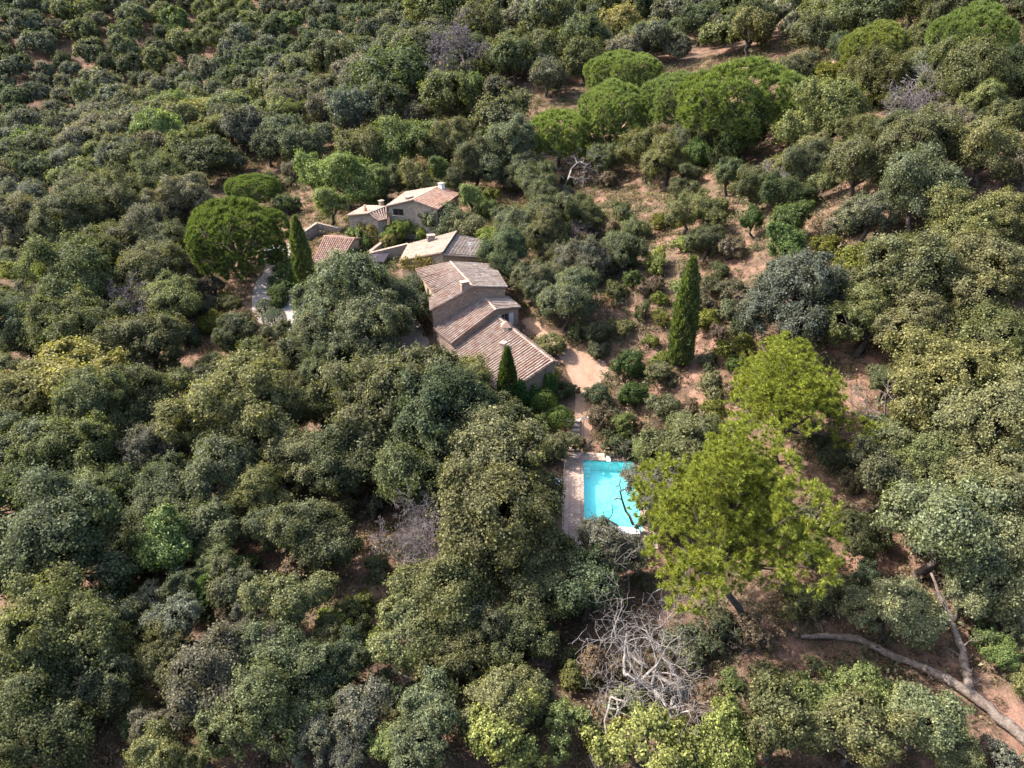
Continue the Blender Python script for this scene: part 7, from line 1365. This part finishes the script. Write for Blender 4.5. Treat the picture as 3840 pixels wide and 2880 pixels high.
# special trees
al1 = aleppo(4, 7.7, 9.9, 1.08, .80, (2.6, -.8))
t = thing('bright_pine', 'large bright yellow-green pine with bare leaning trunk right of the pool', 'tree', (15.5, 38.0, tz1(18, 37.2))); link('crown', al1['crown'], t, loc=(0, 0, 9.9), color=TONE['al']); link('trunk', al1['trunk'], t)
al2 = aleppo(9, 7.8, 7.4, .70, .6)
t = thing('bright_pine', 'spreading yellow-green pine with open branches behind the large bright pine', 'tree', (25.0, 53.4, tz1(25.0, 53.4))); link('crown', al2['crown'], t, loc=(0, 0, 7.4), color=TONE['al']); link('trunk', al2['trunk'], t)
cypress('tall lone cypress on the open slope right of the farmhouse', 19.0, 70.6, 12.8, 2.35, 1)
cypress('tall slim cypress beside the drive and the red-roofed outbuilding', -31.4, 100.6, 11.6, 2.6, 2)
cypress('small pointed cypress standing against the lower farmhouse roof', -.5, 66.4, 8.4, 1.9, 3, 'dg')
def clipped(label, x, y, R, tone, seed):
    r = np.random.default_rng(seed); n = int(5200 * (R / 1.6) ** 2); d = sph(r, n); d = d[d[:, 2] > -.75]; n = len(d); P = d * R * r.uniform(.88, 1.03, (n, 1)) * (1 + .05 * np.sin(d[:, :1] * 7 + seed) + .05 * np.sin(d[:, 1:2] * 9)) * np.array([1, 1, .95])
    t = thing('clipped_shrub', label, 'shrub', (x, y, tz1(x, y))); link('crown', leaf_mesh('crown', P, d + r.normal(0, .4, (n, 3)), r.uniform(.05, .085, n), .65, M['leaf'], r), t, loc=(0, 0, R * .82), color=TONE[tone])
    MB().tube([(0, 0, -.2), (0, 0, R)], .09, 6).build('trunk', M['bark'], t)
for a in CLIPS: clipped(*a)
def young_pine(label, x, y, R, seed):
    r = np.random.default_rng(seed); C, Dn = [], []
    for k in range(150):
        h = r.random() ** .8; a = r.uniform(0, 6.28); q = R * (1 - h) ** .6 * r.uniform(.55, 1.0); C.append((math.cos(a) * q, math.sin(a) * q, h * R * 2.1 + .3)); Dn.append((math.cos(a), math.sin(a), .7))
    t = thing('young_pine', label, 'tree', (x, y, tz1(x, y))); link('crown', blade_mesh('crown', *needle_cloud(r, np.array(C), np.array(Dn), .25, 60, .34, .028, .5), M['needle'], r), t, color=TONE['yp'])
    MB().tube([(0, 0, -.2), (0, 0, R * 2.1)], [.08, .02], 6).build('trunk', M['bark'], t)
for a in YOUNG: young_pine(*a)

# dead trees: bare forking branches
def grow(mb, r, p, d, Ln, rad, depth, bend=.35, up=.05, fork=(2, 4), minr=.014, shrink=.68):
    pts = [p.copy()]; n = 4 if depth > 1 else 3; q = p.copy(); dd = d.copy(); rads = [rad]; kids = []
    for k in range(n):
        dd = (dd + Vector((r.gauss(0, bend), r.gauss(0, bend), r.gauss(0, bend) + up))).normalized(); q = q + dd * (Ln / n); pts.append(q.copy()); rads.append(max(minr, rad * (1 - .5 * (k + 1) / n)))
        if depth > 0 and k >= 1: kids += [(q.copy(), dd.copy(), rads[-1])] * (1 if k < n - 1 else r.randint(*fork) - 1)
    mb.tube(pts, rads, 7 if rad > .12 else 5 if rad > .04 else 3, False)
    for q, e, rr in kids:
        side = Vector((r.gauss(0, 1), r.gauss(0, 1), r.gauss(.15, .7))).normalized(); grow(mb, r, q, (e * .55 + side * .8).normalized(), Ln * shrink * r.uniform(.7, 1.1), max(minr, rr * .62), depth - 1, bend, up, fork, minr, shrink)
def dead_tree(name, label, x, y, stems, mat, seed, z=None, cat='dead tree', **k):
    r = random.Random(seed); t = thing(name, label, cat, (x, y, (tz1(x, y) if z is None else z)))
    for i, (p, d, Ln, rad, depth) in enumerate(stems):
        mb = MB(); grow(mb, r, Vector(p), Vector(d).normalized(), Ln, rad, depth, **k); mb.build('trunk' if rad > .1 else 'branch', M[mat], t, True)
    return t
dead_tree('dead_oak', 'big bleached dead oak with tangled white branches in front of the bright pine', 12.2, 31.6,
    [((0, 0, -.3), (-.75, .45, .75), 5.2, .42, 4), ((.1, .1, -.2), (-.95, .2, .35), 5.6, .36, 4), ((.2, 0, -.2), (.1, .55, .95), 4.6, .22, 4), ((-.6, -.1, 0), (-.7, -.75, .35), 4.0, .2, 4), ((-.5, .2, .3), (-.5, .9, .6), 4.2, .16, 4)], 'dead', 5, minr=.012, shrink=.72)
dead_tree('dead_brush', 'purplish grey leafless tree lying between the dark oaks left of the pool', -7.9, 44.6,
    [((0, -2.6, .2), (-.1, .55, .8), 3.4, .10, 5), ((0, -2.5, .2), (-.6, .5, .7), 3.2, .09, 5), ((.3, -.6, 1.5), (.25, .8, .75), 3.2, .09, 5), ((-.3, -1.8, .9), (-.7, .1, .6), 2.8, .08, 5)], 'twig', 7, bend=.16, minr=.012)
dead_tree('dead_oak', 'small bleached dead branches among scrub at the lower centre', -6.2, 32.6, [((0, 0, 0), (-.6, .5, .5), 3.2, .10, 4), ((0, 0, 0), (-.95, -.2, .3), 2.6, .08, 4)], 'dead', 11)
dead_tree('dead_tree', 'dark bare tree leaning over the near end of the pool', 10.9, 48.6, [((0, 0, -.2), (-.12, .5, .9), 4.6, .22, 4), ((.1, .2, .8), (-.75, .25, .6), 4.6, .15, 4), ((-.6, .1, .1), (-.9, .15, .45), 3.8, .13, 4)], 'log', 23, bend=.3, minr=.012, shrink=.6)
dead_tree('dead_tree', 'pale broken dead tree below the front umbrella pine', 9.6, 131.6, [((0, 0, 0), (-.05, 0, 1), 6., .28, 4), ((0, 0, 2.5), (-.8, .1, .7), 3.4, .13, 4)], 'dead', 31, minr=.03)
dead_tree('dead_brush', 'rounded grey dead bush on the upper right slope', 56.5, 105., [((0, 0, 0), (dx, dy, .8), 3.6, .08, 4) for dx, dy in ((-.5, -.3), (.5, -.2), (0, -.7), (-.7, .3), (.2, .5), (.7, .3), (-.2, -.5))], 'twig', 41, bend=.14, minr=.03)
dead_tree('dead_brush', 'small greyish dead brush on the slope behind the farmhouse', 9.6, 102.3, [((0, 0, 0), (dx, dy, .7), 2.1, .05, 4) for dx, dy in ((-.5, -.3), (.5, -.2), (0, -.7), (-.7, .3), (.6, .3))], 'twig', 43, bend=.16, minr=.02)
dead_tree('dead_tree', 'grey leafless tree in the oak thicket at the left', -50.5, 88.5, [((0, 0, 0), (-.2, .3, .9), 5.5, .2, 5), ((0, 0, 1), (.7, .2, .6), 4.2, .13, 5), ((0, 0, .6), (-.8, -.1, .5), 4.2, .13, 5)], 'twig', 47, minr=.022)
dead_tree('dead_tree', 'bare white dead boughs beside the upper right umbrella pine', 63.5, 108.5, [((0, 0, 1.5), (-.7, -.2, .7), 4.4, .12, 4), ((0, 0, 1.5), (.5, -.2, .8), 4., .12, 4), ((0, 0, 0), (0, 0, 1), 4., .18, 4)], 'dead', 53, minr=.03)
dead_tree('dead_tree', 'grey leafless tree crown in the forest above the upper house', -12.6, 194., [((0, 0, 2), (0, 0, 1), 8., .3, 5), ((0, 0, 4), (-.6, 0, .8), 6., .2, 5), ((0, 0, 4), (.6, 0, .8), 6., .2, 5)], 'twig', 59, minr=.05, bend=.2)
dead_tree('dead_branches', 'thin white dead boughs under the left side of the bright pine', 9.4, 40.6, [((0, 0, 1.2), (.4, .2, .8), 3.0, .07, 3), ((-1, .3, 1.5), (.1, .5, .6), 2.6, .06, 3), ((1.4, -.8, .6), (-.05, .35, .9), 4., .09, 4)], 'dead', 61, minr=.013)
dead_tree('dead_tree', 'slim bare dead tree standing in the oaks right of the spreading pine', 33.2, 52.6, [((0, 0, 0), (-.05, 0, 1), 4.4, .11, 3), ((0, 0, 2.6), (-.8, .1, .6), 3.2, .07, 3)], 'dead', 67, minr=.02)
dead_tree('dead_branches', 'pale fallen dead boughs in brush on the upper right slope', 40.0, 101., [((0, 0, .2), (dx, dy, .35), 3.2, .08, 4) for dx, dy in ((-.8, -.3), (.7, -.4), (.2, .8), (-.3, -.9))], 'dead', 71, minr=.025)
# fallen and leaning trunks at lower right
def log(label, pts, rads, mat='log', seed=1, name='fallen_trunk'):
    c = pts[0]; t = thing(name, label, 'log', (c[0], c[1], tz1(c[0], c[1]))); P = [Vector((p[0] - c[0], p[1] - c[1], tz1(p[0], p[1]) - t.location.z + p[2])) for p in pts]
    Q, W = [], []; r = random.Random(seed)
    for a, b, ra, rb in zip(P, P[1:], rads, rads[1:]):
        for k in range(4): Q.append(a.lerp(b, k / 4) + Vector((r.gauss(0, .06), r.gauss(0, .06), r.gauss(0, .04)))); W.append((ra + (rb - ra) * k / 4) * r.uniform(.88, 1.12))
    Q.append(P[-1]); W.append(rads[-1]); mb = MB(); mb.tube(Q, W, 9); mb.build('trunk', M[mat], t, True)
    for k in range(5):
        i = r.randrange(2, len(Q) - 1); b = MB(); grow(b, r, Q[i], Vector((r.gauss(0, 1), r.gauss(0, 1), .6)).normalized(), r.uniform(.8, 1.8), .05, 2); b.build('branch', M[mat], t, True)
    return t
log('long fallen grey trunk lying across the lower right corner', [(21.3, 35.3, .25), (24.5, 34.8, .45), (26.8, 32.8, .4), (29.3, 30.8, .45), (30.7, 28.4, .5), (31.7, 26.2, .5), (32.6, 23.5, .5)], [.14, .26, .25, .33, .36, .38, .4], seed=3)
log('tall leaning grey trunk rising from the long fallen log', [(30.2, 29.9, .4), (30.6, 32.2, 1.3), (30.2, 34., 2.6), (29.6, 36.2, 4.2)], [.30, .25, .19, .08], 'log', 4, 'leaning_trunk')
log('short forked grey log below the bright pine trunk', [(17.0, 34.6, .15), (18.0, 35.3, .3), (18.9, 36.0, .45)], [.16, .15, .1], seed=6)

# ---------------------------------------------------------------- low ground cover, too small and many to count
def keep_out(x, y):
    bad = inpoly(x, y, DRIVE) | inpoly(x, y, PATIO) & False
    for P in FOOT: bad |= inpoly(x, y, P)
    a = (x - POOL0[0]) * PE1[0] + (y - POOL0[1]) * PE1[1]; b = (x - POOL0[0]) * PE2[0] + (y - POOL0[1]) * PE2[1]
    return bad | ((a > -2.6) & (a < 6.7) & (b > -1.4) & (b < 12.8)) | inpoly(x, y, PATH)
FOOT = [[h[k][:2] for k in ('lf', 'rf', 'ef', 'eb', 'rb', 'lb')] for h in HOUSES]
r = np.random.default_rng(9); n = 26000; x = r.uniform(-62, 62, n); y = 22 + 118 * r.random(n) ** 1.1; k = (np.abs(x) < 14 + y * .62) & ~keep_out(x, y); x, y = x[k], y[k]; z = tz(x, y); n = len(x); nb = 4
P = np.repeat(np.c_[x, y, z - .02], nb, 0) + r.normal(0, .16, (n * nb, 3)) * np.array([1, 1, 0]); D = r.normal(0, .5, (n * nb, 3)) + np.array([0, 0, 1.])
o = link('dry_grass', blade_mesh('dry_grass', P, D, r.uniform(.15, .5, n * nb), r.uniform(.015, .04, n * nb), M['leaf'], r), color=(.19, .145, .09)); tag(o, 'dry straw-coloured grass tufts on the open slopes', 'grass', kind='stuff')
def cushion(seed, n=70):
    r = np.random.default_rng(seed); d = sph(r, n); d[:, 2] = np.abs(d[:, 2]); P = d * r.uniform(.4, 1.1, (n, 1)) * np.array([1, 1, .8])
    return leaf_mesh('cushion', P, d + r.normal(0, .6, d.shape), r.uniform(.07, .19, n), .55, M['leaf_far'], r)
for nm, seed, cnt, col, lab in (('low_scrub', 5, 15000, (.098, .098, .058), 'low grey-olive scrub cushions covering the slope'), ('dry_scrub', 6, 11000, (.118, .090, .062), 'low brown dried scrub among the bushes')):
    r = np.random.default_rng(seed); x = r.uniform(-80, 110, cnt * 3); y = 22 + 165 * r.random(cnt * 3); k = (np.abs(x) < 14 + y * .62) & ~keep_out(x, y); x, y = x[k][:cnt], y[k][:cnt]; n = len(x); s = .22 + 1.1 * r.random(n) ** 2
    scatter(nm, np.c_[x, y, tz(x, y) - .03], np.c_[s, s, s * r.uniform(.7, 1.2, n)], r.uniform(0, 6.28, n), np.array(col) * r.uniform(.7, 1.3, (n, 1)) * r.uniform(.9, 1.1, (n, 3)), [cushion(seed * 10 + v) for v in range(6)], lab, 'scrub', seed)

# ---------------------------------------------------------------- small things
# white car half hidden under the umbrella pine
car = thing('parked_car', 'pale silver car parked under the big umbrella pine by the drive', 'car', (-41.0, 115.6, tz1(-41, 115.6) + .06), 1.35)
cb = MB().hexa([(-2.1, -.85, .35), (2.1, -.85, .35), (2.1, .85, .35), (-2.1, .85, .35)], [(-2.15, -.82, .85), (2.05, -.8, .78), (2.05, .8, .78), (-2.15, .82, .85)]); cb.hexa([(-1.9, -.78, .85), (1.0, -.78, .82), (1.0, .78, .82), (-1.9, .78, .85)], [(-1.6, -.62, 1.42), (.35, -.62, 1.42), (.35, .62, 1.42), (-1.6, .62, 1.42)]); cb.build('body', M['car_paint'], car)
for a, b in (((1.02, .7, .84), (.37, .56, 1.40)), ((-1.93, .7, .88), (-1.63, .56, 1.40))):
    MB().poly([(a[0] + .02, -a[1], a[2]), (a[0] + .02, a[1], a[2]), (b[0] + .02, b[1], b[2]), (b[0] + .02, -b[1], b[2])] if a[0] > 0 else [(a[0] - .02, a[1], a[2]), (a[0] - .02, -a[1], a[2]), (b[0] - .02, -b[1], b[2]), (b[0] - .02, b[1], b[2])]).build('windscreen', M['glass'], car)
for s in (-1, 1):
    MB().poly([(-1.7, s * .785, .9), (.8, s * .785, .88), (.3, s * .65, 1.36), (-1.5, s * .65, 1.36)][::-s]).build('side_window', M['glass'], car)
    for xx in (-1.35, 1.3): MB().tube([(xx, s * .66, .32), (xx, s * .88, .32)], .32, 14).tube([(xx, s * .88, .32), (xx, s * .885, .32)], .18, 10).build('wheel', M['tyre'], car)
# heap of old roof tiles
th = thing('roof_tile_heap', 'heap of broken red roof tiles on the bank left of the drive', 'tile heap', (-42.5, 96.1, tz1(-42.5, 96.1))); r = random.Random(4); hp = MB()
for k in range(240):
    a, q = r.uniform(0, 6.28), r.random() ** .6; xx, yy = math.cos(a) * q * 1.9, math.sin(a) * q * 2.6; hp.box((xx, yy, (1 - q) * .9 + r.uniform(-.08, .15) + tz1(-42.5 + xx, 96.1 + yy) - th.location.z), (.42, .2, .06), r.uniform(0, 6.28), r.uniform(.7, 1))
tag(hp.build('tiles', M['brick'], th), kind='stuff')
ah = thing('ash_heap', 'flat grey heap of ash and cuttings below the red tile heap', 'ash heap', (-44.2, 89.3, tz1(-44.2, 89.3))); hp = MB()
for k in range(260):
    a, q = r.uniform(0, 6.28), r.random() ** .6; xx, yy = math.cos(a) * q * 1.5, math.sin(a) * q * 2.2; hp.box((xx, yy, (1 - q) * .45 + r.uniform(-.05, .1) + tz1(-44.2 + xx, 89.3 + yy) - ah.location.z), (r.uniform(.1, .5), .08, .06), r.uniform(0, 6.28))
tag(hp.build('cuttings', M['ash'], ah), kind='stuff')
# garden furniture
tb = thing('garden_table', 'white garden table in the shade under the small cypress', 'table', (1.75, 66.4, tz1(1.75, 66.4)), .5); MB().box((0, 0, .74), (1.3, .6, .05)).build('table_top', M['white'], tb)
for xx in (-.55, .55):
    for yy in (-.22, .22): MB().box((xx, yy, .36), (.05, .05, .72)).build('leg', M['white'], tb)
sl_ = thing('sun_lounger', 'white sun lounger with pale blue cushion under oaks left of the pool', 'lounger', (4.3, 54.9, .03), 1.2); MB().box((.3, 0, .34), (1.4, .62, .06)).build('frame', M['white'], sl_); MB().box((.3, 0, .41), (1.35, .58, .09)).build('cushion', M['cushion'], sl_)
MB().hexa([(-.95, -.3, .72), (-.4, -.3, .38), (-.4, .3, .38), (-.95, .3, .72)], [(-.9, -.3, .80), (-.36, -.3, .46), (-.36, .3, .46), (-.9, .3, .80)]).build('backrest', M['cushion'], sl_)
for xx in (-.3, .9):
    for yy in (-.27, .27): MB().box((xx, yy, .16), (.05, .05, .32)).build('leg', M['white'], sl_)
lp = thing('lamp_post', 'slender grey post with small cross lamp head beside the garden steps', 'lamp post', (7.5, 61.6, tz1(7.5, 61.6))); MB().tube([(0, 0, -.2), (0, 0, 3.9)], [.045, .035], 7).build('post', M['metal_grey'], lp); MB().box((0, 0, 3.9), (.75, .07, .07), .4).box((0, 0, 3.9), (.07, .6, .05), .4).build('cross_arm', M['metal_grey'], lp)
for s in (-1, 1): MB().box((s * .34, s * .14, 3.83), (.2, .14, .1), .4).build('lamp_head', M['lamp'], lp)
gs = thing('garden_steps', 'broad stone garden steps leading down the path to the pool', 'steps', (6.5, 63., tz1(6.5, 63.)))
for k in range(7):
    yy = 64.9 - k * .62; zz = 1.35 - k * .19; MB().box((k * -.06, yy - 63., zz - gs.location.z - .1), (1.9, .58, .26), -.07).build('step', M['paving'], gs)
rb = thing('red_shrub', 'small crimson leafed bush beside the garden steps', 'shrub', (5.5, 63.0, tz1(5.5, 63.0))); q = np.random.default_rng(5); P, N, S, LC, _ = crown_points(q, .75, .045, 1.1, nl=6, sub=9); link('crown', leaf_mesh('crown', P, N, S, .6, M['leaf'], q), rb, loc=(0, 0, .55), color=(.24, .045, .06)); MB().tube([(0, 0, -.1), (0, 0, .6)], .03, 5).build('trunk', M['bark'], rb)
ag = thing('agave', 'bluish agave rosette in shade below the small cypress', 'plant', (.2, 63.6, tz1(.2, 63.6))); av = MB()
for k in range(26):
    a = k * 2.4; e = .25 + .7 * (k / 26); dx, dy = math.cos(a), math.sin(a); av.hexa([(-dy * .07, dx * .07, .05), (dy * .07, -dx * .07, .05), (dx * .45 * (1.2 - e * .6) + dy * .06, dy * .45 * (1.2 - e * .6) - dx * .06, .2 + e * .3), (dx * .45 * (1.2 - e * .6) - dy * .06, dy * .45 * (1.2 - e * .6) + dx * .06, .2 + e * .3)], [(-dy * .07, dx * .07, .08), (dy * .07, -dx * .07, .08), (dx * .75 * (1.2 - e * .6), dy * .75 * (1.2 - e * .6), .25 + e * .7), (dx * .75 * (1.2 - e * .6), dy * .75 * (1.2 - e * .6), .25 + e * .7)])
m = Mat('agave'); m.col((.12, .19, .17)).set(.6, .3); av.build('leaves', m.m, ag)
